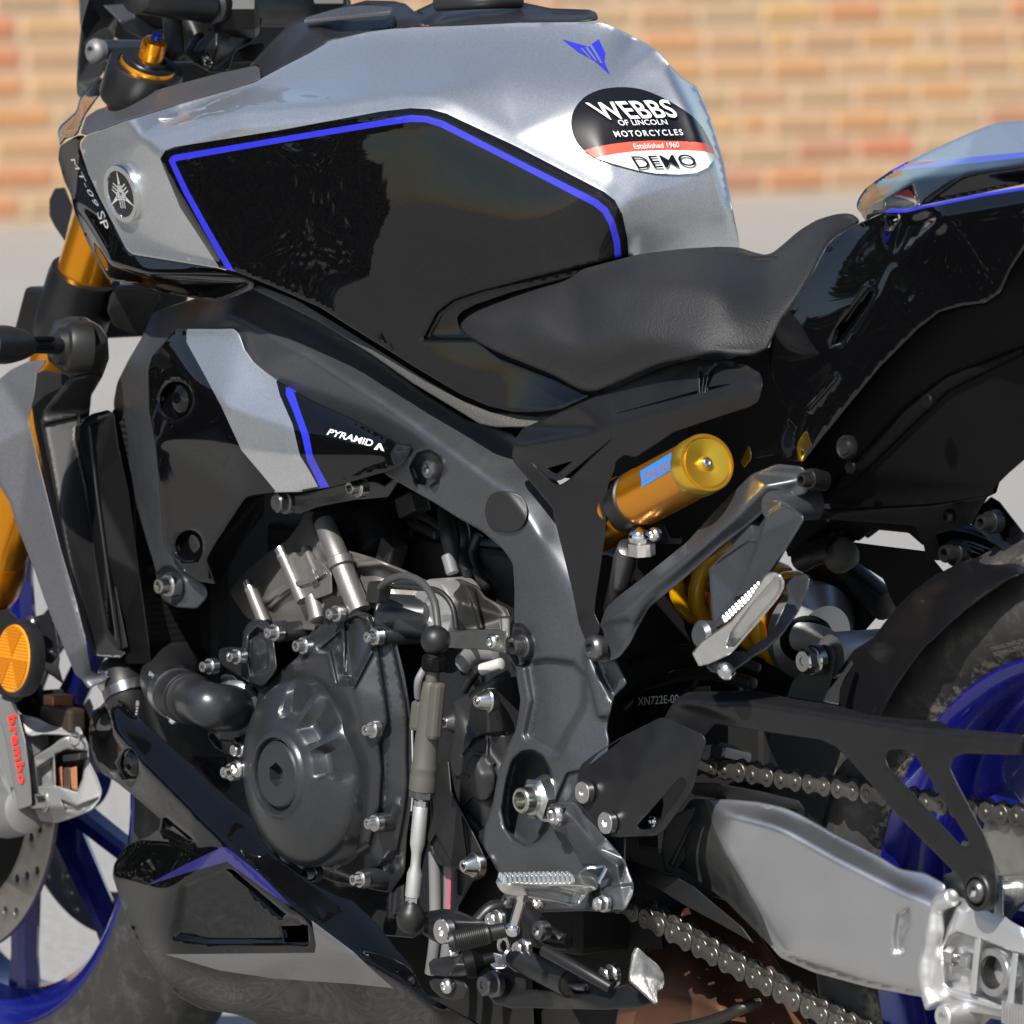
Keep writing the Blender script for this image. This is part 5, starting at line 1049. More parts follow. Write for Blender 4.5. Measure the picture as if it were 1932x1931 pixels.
shell('fork_foot', ZN([(-60, 100), (60, 60), (200, 200), (260, 700), (140, 800), (-60, 760)]), -.115, M['satin'], bike, th=.03, r=3)
shell('brake_hose_guide', ZN([(330, 420), (400, 390), (470, 440), (460, 520), (500, 660), (420, 600), (330, 540)]), [ZN(330, 420)+(-.12,), ZN(500, 660)+(-.10,), ZN(470, 440)+(-.11,)], M['darksteel'], bike, th=.012, r=2)
shell('fender_lower', ZN([(140, 770), (330, 700), (480, 690), (560, 790), (640, 830), (700, 760), (730, 830), (700, 1120), (640, 990), (480, 990), (300, 920), (200, 870)]), -.075, M['dark'], bike, th=.01)
cal = shell('brake_caliper', ZN([(-60, 720), (30, 740), (110, 790), (150, 880), (210, 905), (300, 920), (400, 975), (480, 992), (620, 985), (650, 1040), (690, 1130), (698, 1260), (760, 1380), (800, 1490), (782, 1560), (720, 1640), (600, 1690), (440, 1742), (260, 1720), (180, 1745), (60, 1765), (-60, 1720)]),
            [ZN(-60, 720)+(-.118,), ZN(480, 992)+(-.095,), ZN(690, 1130)+(-.088,), ZN(800, 1490)+(-.088,), ZN(440, 1742)+(-.098,), ZN(60, 1765)+(-.115,), ZN(300, 1300)+(-.104,)], M['caliper'], bike, th=.03, r=2, sig=2, rnd=6)
def cal_part(name, pts, ys, th=.02, r=2.2, rel=()):
    return shell(name, ZN(pts), ys, M['caliper'], cal, th=th, r=r, sig=1.5, rnd=5, relief=rel)
bar_ = cal_part('caliper_bar', [(-30, 760), (60, 790), (120, 800), (150, 900), (200, 1100), (238, 1400), (252, 1600), (140, 1640), (100, 1420), (60, 1180), (20, 1000), (-30, 900)], [ZN(60, 790)+(-.140,), ZN(150, 1200)+(-.143,), ZN(240, 1600)+(-.138,), ZN(0, 1000)+(-.143,)])
cal_part('caliper_bridge', [(145, 885), (210, 900), (300, 920), (400, 975), (480, 992), (620, 985), (655, 1050), (600, 1066), (440, 1052), (330, 1050), (240, 1068), (185, 1040)], [ZN(145, 885)+(-.134,), ZN(400, 975)+(-.120,), ZN(650, 1030)+(-.108,), ZN(200, 1040)+(-.135,)])
cal_part('caliper_arch', [(600, 1030), (652, 1040), (692, 1130), (700, 1260), (762, 1380), (800, 1490), (782, 1560), (720, 1640), (600, 1690), (440, 1742), (300, 1722), (255, 1600), (240, 1440), (225, 1270), (250, 1230), (330, 1180), (400, 1140), (460, 1090), (520, 1060)], [ZN(652, 1040)+(-.106,), ZN(700, 1260)+(-.104,), ZN(800, 1490)+(-.100,), ZN(440, 1742)+(-.112,), ZN(250, 1600)+(-.130,), ZN(240, 1240)+(-.130,), ZN(500, 1080)+(-.118,), ZN(620, 1620)+(-.114,)],
         rel=[(ZN([(432, 1205), (520, 1165), (680, 1180), (655, 1300), (640, 1400), (598, 1490), (440, 1445)]), -.014, 1.0), (ZN([(290, 1310), (410, 1230), (415, 1440), (300, 1450)]), -.007, 1.4), (ZN([(480, 1560), (600, 1610), (770, 1545), (640, 1660), (520, 1640)]), -.003, 1.2)])
cal_part('caliper_web', [(180, 1045), (370, 1035), (390, 1130), (255, 1225), (205, 1130)], [ZN(180, 1045)+(-.132,), ZN(390, 1130)+(-.108,), ZN(255, 1225)+(-.130,)])
cal['label'] = 'grey front brake caliper with red lettering'
CF = lambda x, y: np.minimum(FIELDS['caliper_bar'](x, y), -.138)
text_on('caliper_lettering', 'brembo', [ZN(128, 885), ZN(206, 1430), ZN(146, 1435), ZN(56, 905)], CF, M['red'], cal, lift=.0012, bold=.04, space=1.15)
polydecal('caliper_slot', ZN([(-20, 1150), (10, 1270), (60, 1420), (105, 1530), (85, 1545), (30, 1440), (-20, 1330)]), CF, M['polished'], cal)
polydecal('caliper_window', ZN([(436, 1208), (520, 1170), (675, 1184), (650, 1300), (635, 1400), (598, 1484), (448, 1440)]), FIELDS['caliper_arch'], M['dark'], cal)
for x0, x1 in ((448, 485), (548, 600)):
    shell('brake_pad', ZN([(x0, 1310), (x1, 1295), (x1+5, 1490), (x0+10, 1470)]), -.112, M['copper'], cal, th=.02, r=1)
shell('pad_backing', ZN([(490, 1310), (545, 1300), (548, 1490), (490, 1470)]), -.110, M['disc'], cal, th=.02, r=1)
box('caliper_pin', P1(*ZN(585, 1225), -.112), (.012, 0, .002), (0, .004, 0), (0, 0, .0025), M['darksteel'], cal, .001)
box('pad_spring', P1(*ZN(490, 925), -.108), (.022, 0, 0), (0, .008, 0), (0, 0, .010), mat('pad_spring', (.06, .045, .035), .5, .5), cal, .003)
box('pad_edge', P1(*ZN(455, 850), -.1), (.007, 0, 0), (0, .01, 0), (.0, 0, .012), M['copper'], cal, .001)
bolt(ZN(350, 1560), -.122, .0098, 'flange', M['steel'], cal); ring_tube(ZN(585, 1080), 9, 13, 0, -.114, .0008, M['steel'], cal, 'caliper_mark')
tube('caliper_foot', [P1(*ZN(-120, 1640), -.11), P1(*ZN(60, 1660), -.125), P1(*ZN(200, 1640), -.13)], [.02, .021, .019], M['caliper'], cal, n=24, smooth=3)
# ------------------------------------------------------------------ belly pan
bp_out = ZH([(600, 135), (640, 150), (700, 190), (800, 290), (920, 400), (1060, 520), (1180, 640), (1300, 740), (1390, 810), (1425, 920), (1490, 995), (1600, 1080), (1730, 1170), (1850, 1230), (1931, 1255)]) + ZJ([(-95, 1030), (0, 1150), (60, 1230), (200, 1390), (250, 1480), (290, 1590), (350, 1672), (440, 1722), (640, 1830), (780, 1900), (900, 1990)]) + [(850, 1990), (490, 1975)] + ZH([(1400, 1925), (1300, 1880), (1100, 1848), (990, 1790), (900, 1700), (820, 1590), (760, 1500), (700, 1370), (650, 1230), (615, 1120), (622, 1060), (680, 960), (750, 930), (870, 868), (880, 812), (750, 700), (640, 610), (560, 560), (515, 510), (490, 430), (488, 270), (505, 245)])
bp_crease = [ZH(603, 165)+(-.150,), ZH(640, 330)+(-.158,), ZH(760, 480)+(-.164,), ZH(1060, 780)+(-.170,), ZH(1240, 950)+(-.173,), ZH(1500, 1200)+(-.175,), ZH(1750, 1400)+(-.175,), ZH(1931, 1540)+(-.174,), ZJ(150, 1560)+(-.172,), ZJ(420, 1780)+(-.168,)]
belly = shell('belly_pan', bp_out, [ZH(490, 430)+(-.125,), ZH(500, 250)+(-.128,), ZH(640, 610)+(-.135,), ZH(800, 290)+(-.142,), ZH(1180, 640)+(-.148,), ZH(1390, 810)+(-.148,), ZH(1600, 1080)+(-.150,), ZH(1931, 1255)+(-.150,), ZJ(200, 1390)+(-.148,), ZJ(640, 1830)+(-.155,), ZH(880, 840)+(-.150,), ZH(750, 930)+(-.138,), ZH(615, 1120)+(-.135,), ZH(700, 1370)+(-.145,), ZH(1040, 960)+(-.165,), ZH(900, 1200)+(-.168,), ZH(900, 1550)+(-.165,), ZH(1700, 1550)+(-.176,), ZH(900, 1700)+(-.145,), ZH(1300, 1880)+(-.125,), (700, 1930, -.145), (850, 1990, -.14), ZH(1300, 1700)+(-.160,)],
              [M['black'], mat('violet_stripe', (.016, .014, .11), .3, 0, .8), mat('grey_wedge', (.11, .11, .11), .4, .3, .8), M['blackflake']], bike, th=.008, sig=3.5, soft=16, r=2.2, rnd=6, crease=[bp_crease],
              paints=[(ZH([(790, 1178), (1000, 1065), (1215, 962), (1240, 965), (1420, 1110), (1595, 1290), (1440, 1190), (1240, 1042), (1000, 1110)]), 1), (ZH([(905, 1550), (1720, 1542), (1728, 1500), (1705, 1365), (1931, 1535), (2020, 1620), (2150, 1735), (1931, 1712), (1500, 1682), (1200, 1638)]), 2)],
              relief=[(ZH([(1240, 1085), (1400, 1200), (1560, 1330), (1640, 1350), (1670, 1400), (1685, 1485), (1560, 1480), (1130, 1480), (960, 1450), (1000, 1180)]), -.004, 4.5), (ZH([(1545, 1400), (1680, 1395), (1683, 1478), (1562, 1478)]), -.020, 1.3), (ZH([(1245, 1085), (1275, 1090), (1555, 1330), (1540, 1345)]), -.012, 1.2), ([ZH(*p) for p in ell(708, 505, 45, 80, 20)], -.006, 1.4), (ZH([(890, 880), (1020, 940), (1060, 930), (900, 800)]), -.006, 3)])
push_rivet(ZH(722, 505), -.154, .0085)
# ------------------------------------------------------------------ side cover, subframe arm
sc = shell('side_cover', ZF([(350, 410), (760, 232), (1100, 82), (1310, 22), (1330, 38), (1480, 38), (1560, 60), (1650, 112), (1662, 170), (1640, 262), (1600, 290), (1180, 430), (965, 570), (905, 556), (858, 590), (850, 640), (812, 740), (800, 1000), (748, 1340), (740, 1420), (772, 1490), (760, 1545), (710, 1580), (690, 1570), (655, 1480), (620, 1300), (520, 900), (515, 850), (300, 600), (290, 560), (300, 480)]),
           [ZF(350, 410)+(-.160,), ZF(300, 480)+(-.172,), ZF(300, 600)+(-.168,), ZF(1310, 22)+(-.150,), ZF(1650, 110)+(-.142,), ZF(1640, 262)+(-.148,), ZF(1180, 430)+(-.158,), ZF(800, 700)+(-.163,), ZF(515, 870)+(-.165,), ZF(800, 1000)+(-.160,), ZF(740, 1420)+(-.156,), ZF(640, 1400)+(-.156,)], M['satin'], bike, th=.004, r=1.6, sig=3, rnd=5, crease=[[ZF(310, 505)+(-.174,), ZF(800, 415)+(-.170,), ZF(1200, 300)+(-.162,), ZF(1650, 190)+(-.150,)]],
           holes=[ZF([(480, 632), (622, 590), (533, 662)]), ZF([(388, 590), (480, 668), (530, 700), (565, 692), (838, 466), (600, 692), (550, 722), (500, 705)]), ZF([(845, 335), (1305, 205), (1305, 220)]), ZF([(1362, 186), (1490, 168), (1358, 206)]), ZF([(1314, 85), (1336, 110), (1324, 236), (1318, 200)]), ZF([(1342, 128), (1362, 112), (1332, 225)]), ZF([(1368, 104), (1415, 60), (1385, 132), (1345, 222)])])
sc['label'] = 'matt black side cover with winged cut-out mark'
SCF = FIELDS[sc.name]
arm2 = shell('subframe_arm', ZF([(775, 1480), (800, 1400), (870, 1330), (1000, 1232), (1250, 1030), (1400, 860), (1600, 662), (1740, 605), (1880, 620), (1935, 700), (1900, 770), (1790, 800), (1690, 850), (1600, 930), (1430, 1062), (1200, 1262), (1040, 1392), (980, 1500), (940, 1585), (880, 1665), (790, 1700), (705, 1650), (690, 1590), (740, 1545)]),
              [ZF(775, 1480)+(-.148,), ZF(870, 1330)+(-.150,), ZF(1250, 1030)+(-.150,), ZF(1600, 662)+(-.140,), ZF(1900, 680)+(-.130,), ZF(1600, 930)+(-.145,), ZF(1040, 1392)+(-.150,), ZF(880, 1660)+(-.148,)], M['frame'], bike, th=.025, r=3, sig=4, rnd=8,
              crease=[[ZF(900, 1420)+(-.162,), ZF(1030, 1290)+(-.163,), ZF(1300, 1080)+(-.162,), ZF(1500, 900)+(-.158,), ZF(1680, 720)+(-.15,)], [ZF(960, 1480)+(-.155,), ZF(1100, 1320)+(-.155,), ZF(1400, 1060)+(-.152,)]])
bolt(ZF(745, 1612), -.158, .0098, 'button', M['darksteel'], arm2)
bolt(ZF(1925, 690), -.14, .0075, 'flange', M['satin'], arm2)
# passenger peg hanger
hang = shell('peg_hanger', ZG([(205, 1275), (300, 1182), (420, 1112), (470, 1060), (520, 985), (560, 900), (620, 905), (660, 935), (725, 985), (728, 1012), (640, 1155), (560, 1290), (480, 1400), (400, 1480), (300, 1570), (230, 1612), (215, 1400)]), [ZG(205, 1275)+(-.150,), ZG(420, 1112)+(-.150,), ZG(560, 900)+(-.155,), ZG(725, 985)+(-.155,), ZG(480, 1400)+(-.158,), ZG(230, 1612)+(-.165,), ZG(330, 1400)+(-.155,)], M['frame'], bike, th=.02, r=3, sig=3,
             relief=[(ZG([(520, 985), (600, 925), (725, 985), (728, 1012), (640, 1155), (480, 1390), (345, 1440), (420, 1290)]), .008, 2), (ZG([(205, 1275), (420, 1125), (470, 1130), (420, 1290), (345, 1430), (230, 1600)]), -.003, 2)])
boss(ZG(545, 935), -.150, .011, .04, M['frame'], hang); boss(ZG(385, 1090), -.145, .014, .03, M['frame'], hang)
hook = shell('peg_hook', ZG([(620, 1335), (690, 1312), (740, 1305), (762, 1330), (752, 1390), (700, 1510), (600, 1650), (520, 1720), (440, 1765), (400, 1750), (430, 1710), (540, 1640), (590, 1560), (640, 1440)]), [ZG(620, 1335)+(-.145,), ZG(750, 1320)+(-.150,), ZG(700, 1510)+(-.155,), ZG(430, 1760)+(-.160,), ZG(620, 1560)+(-.16,)], M['frame'], bike, th=.014, r=3, sig=3)
shell('peg_lug', ZG([(190, 1790), (230, 1750), (300, 1730), (400, 1725), (440, 1745), (440, 1770), (350, 1830), (290, 1860), (220, 1840), (195, 1815)]), [ZG(190, 1790)+(-.165,), ZG(440, 1750)+(-.158,), ZG(290, 1860)+(-.165,)], M['frame'], hook, th=.014, r=3)
peg2 = shell('passenger_peg', ZG([(510, 1315), (535, 1297), (565, 1293), (603, 1308), (622, 1345), (618, 1385), (590, 1435), (470, 1580), (330, 1740), (270, 1770), (200, 1800), (152, 1811), (115, 1737), (170, 1670), (330, 1560), (430, 1440)]), [ZG(510, 1315)+(-.195,), ZG(615, 1370)+(-.190,), ZG(330, 1740)+(-.180,), ZG(150, 1811)+(-.182,), ZG(115, 1737)+(-.185,), ZG(330, 1560)+(-.192,)], M['polished'], bike, th=.016, r=3, sig=2.5,
             relief=[(ZG([(540, 1355), (570, 1325), (600, 1335), (602, 1390), (560, 1450), (440, 1590), (345, 1700), (305, 1698), (330, 1620), (440, 1470)]), -.009, 1.6)])
for k in range(12):
    t = k/11; lathe('peg_tooth', P1(*ZG(300+190*t-6, 1552-182*t-6), -.190), (-.5, -.2, .8), [(-.003, .0024), (.002, .0016), (.0025, 0)], M['polished'], peg2, n=8)
tube('peg_pivot_pin', [P1(*ZG(275, 1800), -.165), P1(*ZG(300, 1835), -.178)], .0055, M['zinc'], peg2, n=16, smooth=0); bolt(ZG(300, 1838), -.178, .0068, 'button', M['zinc'], peg2, axis=(.1, -.8, -.5))
lathe('peg_spring_cap', P1(*ZG(170, 1640), -.170), (0, -1, 0), [(-.01, .010), (0, .011), (.003, .008), (.003, 0)], M['frame'], peg2, n=24)
# ------------------------------------------------------------------ shock and reservoir
Z6 = zoomer(1700, 1150, 450)
V_ = Vector(-cd); R_ = Vector(cr); U_ = Vector(cu)
ra = (V_*.88+R_*.415+U_*.225).normalized(); rc = P1(*Z6(1300, 685), -.168); RR = .0212
resv = lathe('shock_reservoir', rc, ra, [(-.130, RR*1.0), (-.112, RR*1.02), (-.111, RR*.96), (-.108, RR*.96), (-.107, RR*1.0), (-.103, RR*1.01), (-.100, RR*.985), (-.016, RR*.985)], [M['satin'], M['gold']], bike, n=64, mi=[0, 0, 1, 1, 1, 1, 1, 1])
resv['label'] = 'gold shock reservoir with blue maker label'
lathe('reservoir_cap', rc, ra, [(-.018, RR*.98), (-.016, RR*1.02), (-.002, RR*1.02), (.0, RR*.985), (.0, RR*.90), (-.0015, RR*.885), (-.0015, RR*.84), (.0, RR*.82), (-.0005, RR*.70), (-.002, RR*.40), (-.0028, RR*.26), (-.001, RR*.2), (-.001, 0)], M['goldcap'], resv, n=64)
bm_ = bolt((0, 0), 0, .0042, 'button', M['steel'], resv); Mx = Vector((0, -1, 0)).rotation_difference(ra).to_matrix().to_4x4()@Matrix.Scale(.0042, 4); Mx.translation = rc-ra*.0008; bm_.matrix_world = Mx
def cyl_map(px, py, c, a, R):
    """where a pixel's ray meets a cylinder"""
    out = []
    for x, y in zip(px, py):
        d = Vector(cd+cr*(x-966)/FPX-cu*(y-966)/FPX).normalized(); o = Vector(CAM)-c
        dp = d-a*d.dot(a); op = o-a*o.dot(a)
        A = dp.dot(dp); B = 2*dp.dot(op); Cc = op.dot(op)-R*R; D = B*B-4*A*Cc
        t = (-B-math.sqrt(max(0, D)))/(2*A); out.append(tuple(Vector(CAM)+d*t))
    return out
def cyl_decal(name, v2, f, quad, R, m, par_):
    u, w = v2[:, 0], 1-v2[:, 1]; q = np.array(quad, float)
    p = q[0][None]*((1-u)*(1-w))[:, None]+q[1][None]*(u*(1-w))[:, None]+q[2][None]*(u*w)[:, None]+q[3][None]*((1-u)*w)[:, None]
    return put(name, cyl_map(p[:, 0], p[:, 1], rc, ra, R), f, m, par_, smooth=False)
gv = np.array([(i/8, j/8) for j in range(9) for i in range(9)]); gf = [(j*9+i, j*9+i+1, (j+1)*9+i+1, (j+1)*9+i) for j in range(8) for i in range(8)]
cyl_decal('reservoir_label', gv, gf, Z6([(485, 790), (865, 565), (860, 775), (505, 985)]), RR*1.003, M['lblue'], resv)
tv, tf = text2d('ÖHLINS', .012); tv, tf = subdiv(tv, tf, 2); cyl_decal('label_lettering', tv, tf, Z6([(518, 800), (835, 618), (828, 765), (535, 928)]), RR*1.008, mat('label_brown', (.30, .10, .012), .4), resv)
# reservoir neck, banjo and hose
lathe('reservoir_neck', rc-ra*.135, ra, [(-.05, RR*1.1), (0, RR*1.05)], M['gold'], resv, n=40)
bj = P1(*Z6(480, 1600), -.150)
lathe('banjo_ball', bj, (0.1, -.2, 1), ballprof(.0085), M['chrome'], bike, n=28); lathe('banjo_nut', P1(*Z6(505, 1730), -.150), (0.05, -.1, 1), [(-.005, .0085, 'hex'), (.004, .0085, 'hex'), (.005, .0075), (.008, .0075)], M['zinc'], bike, n=24)
bolt(Z6(660, 1560), -.152, .0055, 'button', M['zinc'], bike)
tube('shock_hose', [P1(*Z6(350, 1720), -.150), P1(*Z6(300, 1900), -.145), P1(*ZF(880, 1260), -.140)], [.0085, .009, .0075], M['darksteel'], bike, n=18)
tube('braided_hose', [P1(*ZF(895, 1180), -.143), P1(*ZF(870, 1280), -.135), P1(*ZF(840, 1400), -.125)], .0075, mat('braid', (.12, .11, .10), .4, .8, bump=1.0, bscale=900), bike, n=18)
shell('reservoir_clamp', Z6([(520, 1450), (620, 1390), (760, 1400), (850, 1600), (1000, 1600), (990, 1680), (620, 1670), (500, 1560)]), -.135, M['satin'], bike, th=.01)
# inner gold body glimpsed at left
shell('shock_head', Z6([(120, 1100), (190, 890), (230, 1150), (330, 1420), (210, 1500), (130, 1400)]), -.125, M['gold'], bike, th=.02, r=2)
sa = P1(1530, 1190, .015); sb = P1(1225, 1035, .03); sx = (sb-sa).normalized()
def helix():
    a, u, v = basis(sx); L = (sb-sa).length; pts = []
    for k in range(0, 8*18+1):
        t = k/(8*18); th = 2*math.pi*8*t
        pts.append(sa+sx*(L*t)+(u*math.cos(th)+v*math.sin(th))*.030)
    return tube('shock_spring', pts, .0064, M['spring'], bike, n=12, smooth=0, sharp=None)
spg = helix(); spg['label'] = 'yellow coil spring of the rear shock'
tube('shock_body', [sa-sx*.01, sb+sx*.03], .020, M['gold'], spg, n=28, smooth=0)
lathe('spring_seat', sa, -sx, [(-.006, .030), (-.004, .037), (.004, .037), (.010, .031), (.016, .024)], mat('seat_silver', (.42, .43, .44), .35, .8), spg, n=44)
lathe('bump_boot', P1(1500, 1195, .0)-sx*.0, -sx, [(.0, .016), (.006, .0185), (.022, .0185), (.030, .014), (.034, .0135)], M['plasticd'], spg, n=40)
eye = P1(*ZU(1350, 1330), -.02)
tube('shock_clevis', [P1(*ZU(1050, 1180), -.01), P1(*ZU(1200, 1200), -.012), P1(*ZU(1380, 1290), -.02)], [.0118, .0112, .0112], M['alucast'], spg, n=28, smooth=4)
lathe('shock_eye', P1(*ZU(1360, 1380), -.035), (0, -1, 0), [(-.075, .0165), (-.004, .0172), (0, .0155), (0, .009), (-.002, 0)], M['alucast'], spg, n=40)
link = shell('linkage_plate', ZU([(880, 1830), (930, 1680), (1050, 1510), (1090, 1420), (1180, 1300), (1290, 1250), (1380, 1290), (1410, 1380), (1370, 1640), (1300, 1900)]), -.05, mat('linkage_grey', (.05, .055, .05), .5, .4), bike, th=.008, r=2)
bolt(ZU(1190, 1430), -.056, .0112, 'hex', M['steel'], link)
# ------------------------------------------------------------------ swingarm
sw_out = ZL([(110, 700), (178, 702), (330, 702), (480, 715), (620, 745), (700, 778), (900, 890), (1130, 1005), (1250, 1080), (1320, 1092), (1390, 1102), (1500, 1162), (1502, 1200), (1545, 1235), (1460, 1300), (1435, 1480), (1405, 1600), (1400, 1790), (1300, 1772), (1080, 1732), (780, 1650), (600, 1570), (540, 1500), (300, 1260), (150, 1150), (20, 1062), (-60, 1000), (0, 860)])
sw_cr = [ZL(182, 705)+(-.118,), ZL(240, 870)+(-.130,), ZL(300, 1000)+(-.134,), ZL(400, 1160)+(-.136,), ZL(500, 1340)+(-.134,), ZL(570, 1530)+(-.122,)]
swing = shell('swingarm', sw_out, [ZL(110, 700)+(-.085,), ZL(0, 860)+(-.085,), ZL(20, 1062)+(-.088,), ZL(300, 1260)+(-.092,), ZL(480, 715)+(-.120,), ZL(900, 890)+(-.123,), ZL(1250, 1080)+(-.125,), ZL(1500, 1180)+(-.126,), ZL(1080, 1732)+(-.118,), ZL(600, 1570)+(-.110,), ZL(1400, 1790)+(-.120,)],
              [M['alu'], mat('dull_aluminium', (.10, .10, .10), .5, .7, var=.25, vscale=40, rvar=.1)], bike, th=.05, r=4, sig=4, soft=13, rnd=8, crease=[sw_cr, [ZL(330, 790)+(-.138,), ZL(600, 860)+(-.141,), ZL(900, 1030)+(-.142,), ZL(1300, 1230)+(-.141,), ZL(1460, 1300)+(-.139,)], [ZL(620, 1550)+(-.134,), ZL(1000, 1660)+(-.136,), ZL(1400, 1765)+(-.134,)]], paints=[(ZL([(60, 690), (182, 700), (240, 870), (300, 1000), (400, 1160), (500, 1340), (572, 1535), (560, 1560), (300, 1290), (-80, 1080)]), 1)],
              relief=[(ZL([(1240, 1330), (1300, 1290), (1300, 1380), (1265, 1450), (1270, 1540), (1230, 1540), (1225, 1450)]), -.005, 3.5)])
swing['label'] = 'bare brushed aluminium swingarm'
wp_ = ZL([(1540, 1238), (1480, 1265), (1452, 1320), (1442, 1420), (1430, 1500), (1405, 1580), (1402, 1680), (1412, 1760), (1440, 1830)])
pts = []; rad = []
q = catmull([Vector((a, b, 0)) for a, b in wp_], 7)
for i, v in enumerate(q): pts.append(P1(v.x, v.y, -.138)); rad.append(.0062+.0001*math.sin(i*1.3)+.0006*math.sin(i*.37))
tube('weld_bead', pts, rad, M['alucast'], swing, n=14, smooth=0, sharp=None)
end = shell('axle_end', ZW([(880, 790), (960, 742), (1080, 790), (1100, 840), (1180, 880), (1290, 900), (1340, 930), (1345, 600), (1380, 580), (1420, 600), (1425, 945), (1500, 1000), (1612, 1062), (1720, 1130), (1720, 1960), (1612, 1912), (1300, 1850), (1000, 1805), (860, 1795), (800, 1780), (720, 1700), (715, 1600), (740, 1250), (800, 1050), (820, 900)]), [ZW(960, 742)+(-.115,), ZW(1100, 900)+(-.138,), ZW(1400, 620)+(-.130,), ZW(1720, 1130)+(-.125,), ZW(1000, 900)+(-.140,), ZW(1650, 1180)+(-.140,), ZW(850, 1400)+(-.140,), ZW(900, 1770)+(-.132,), ZW(1720, 1960)+(-.130,), ZW(1612, 1850)+(-.140,)], M['alucast'], bike, th=.04, r=2, sig=1.6,
            relief=[(ZW([(925, 1140), (1000, 1092), (1170, 1150), (1500, 1270), (1720, 1340), (1720, 1850), (1500, 1800), (1150, 1660), (930, 1600), (890, 1560), (880, 1250)]), -.013, 1.3), (ZW([(900, 1620), (1300, 1750), (1720, 1840), (1720, 1880), (1300, 1790), (930, 1680)]), .003, 1.5), (ZW([(1410, 1790), (1425, 1790), (1425, 1850), (1410, 1850)]), -.002, .8)])
end['label'] = 'bright cast swingarm end holding the rear axle'
for k in range(8): box('index_notch', P1(*ZW(1430+26*k, 1822+7*k), -.142), (.0012, 0, 0), (0, .0015, 0), (0, 0, .008), M['polished'], end, .0003)
lathe('axle_block', P1(*ZW(1340, 1460), -.137), (0, -1, 0), [(-.02, .0175), (0, .0178), (.0025, .0165), (.0025, .0118), (.0, .0112), (-.03, .0108), (-.03, 0)], [M['zinc'], M['dark']], end, n=44, mi=[0, 0, 0, 0, 1, 1, 1])
for c, h in ((1170, (1150, 1660)), (1510, (1280, 1790))):
    shell('adjuster_plate', ZW([(c-5, h[0]), (c+50, h[0]+12), (c, h[1]+5), (c-58, h[1]-10)]), -.143, M['alucast'], end, th=.012, r=1.2)
def rod2(name, a, b, Y, r, m, par_, hexa=False):
    A, B = P1(*a, Y), P1(*b, Y); L = (B-A).length
    return lathe(name, A, B-A, [(0, r*.9), (.0005, r, 'hex') if hexa else (.0005, r), (L-.0005, r, 'hex') if hexa else (L-.0005, r), (L, r*.9), (L, 0)], m, par_, n=24)
rod2('adjuster_bolt', ZW(985, 1320), ZW(1140, 1365), -.136, .0034, M['steel'], end); rod2('adjuster_head', ZW(925, 1305), ZW(1000, 1325), -.136, .0060, M['zinc'], end, True); rod2('adjuster_nut', ZW(1075, 1350), ZW(1140, 1370), -.136, .0056, M['zinc'], end, True)
lathe('stand_bobbin', P1(*ZW(870, 1870), -.150), (0, -1, 0), [(-.03, .0085), (0, .0085), (.001, .0072), (.001, .0038), (-.006, .0035), (-.006, 0)], M['alucast'], end, n=28)
for Y, m in ((-.12, M['plastic']),):
    shell('chain_slider', ZL([(100, 610), (240, 612), (480, 655), (700, 708), (735, 755), (738, 810), (700, 800), (690, 757), (480, 722), (330, 708), (120, 680)]), [ZL(100, 640)+(-.115,), ZL(700, 740)+(-.122,), ZL(400, 680)+(-.12,)], m, swing, th=.03, r=2)
    shell('lower_chain_slider', ZM([(880, 430), (1000, 470), (1240, 570), (1330, 585), (1500, 680), (1700, 850), (1931, 1040), (2050, 1200), (1931, 1130), (1700, 1000), (1400, 840), (1100, 650), (880, 540)]), [ZM(880, 480)+(-.115,), ZM(1931, 1090)+(-.122,), ZM(1300, 660)+(-.12,)], m, swing, th=.03, r=2)
shell('pivot_block', ZM([(1240, 60), (1500, -60), (1640, -40), (1580, 150), (1380, 480), (1290, 560), (1230, 540), (1200, 350)]), [ZM(1240, 60)+(-.105,), ZM(1640, -40)+(-.095,), ZM(1290, 560)+(-.10,)], mat('dusty_grey', (.06, .06, .058), .55, .4, dust=.2), swing, th=.04, r=3, relief=[(ZM([(1465, 100), (1480, 120), (1310, 500), (1280, 470)]), .006, 1.5)])
core('swingarm_core', P1(1190, 1500, -.06).x, P1(1450, 1500, -.05).x, -.055, .06, .34, .46)
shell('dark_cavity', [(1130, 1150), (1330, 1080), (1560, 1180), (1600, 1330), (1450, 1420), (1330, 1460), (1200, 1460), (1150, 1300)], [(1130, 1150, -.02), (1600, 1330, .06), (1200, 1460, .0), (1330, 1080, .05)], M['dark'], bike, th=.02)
vin = shell('number_plate_strip', ZK([(1185, 160), (1400, 135), (1720, 100), (1720, 255), (1420, 265), (1200, 285)]), -.085, M['plasticd'], bike, th=.01, r=1.5)
text_on('stamped_number', 'XN722E-00', ZK([(1222, 180), (1500, 160), (1500, 215), (1222, 238)]), -.0852, M['pale'], vin)
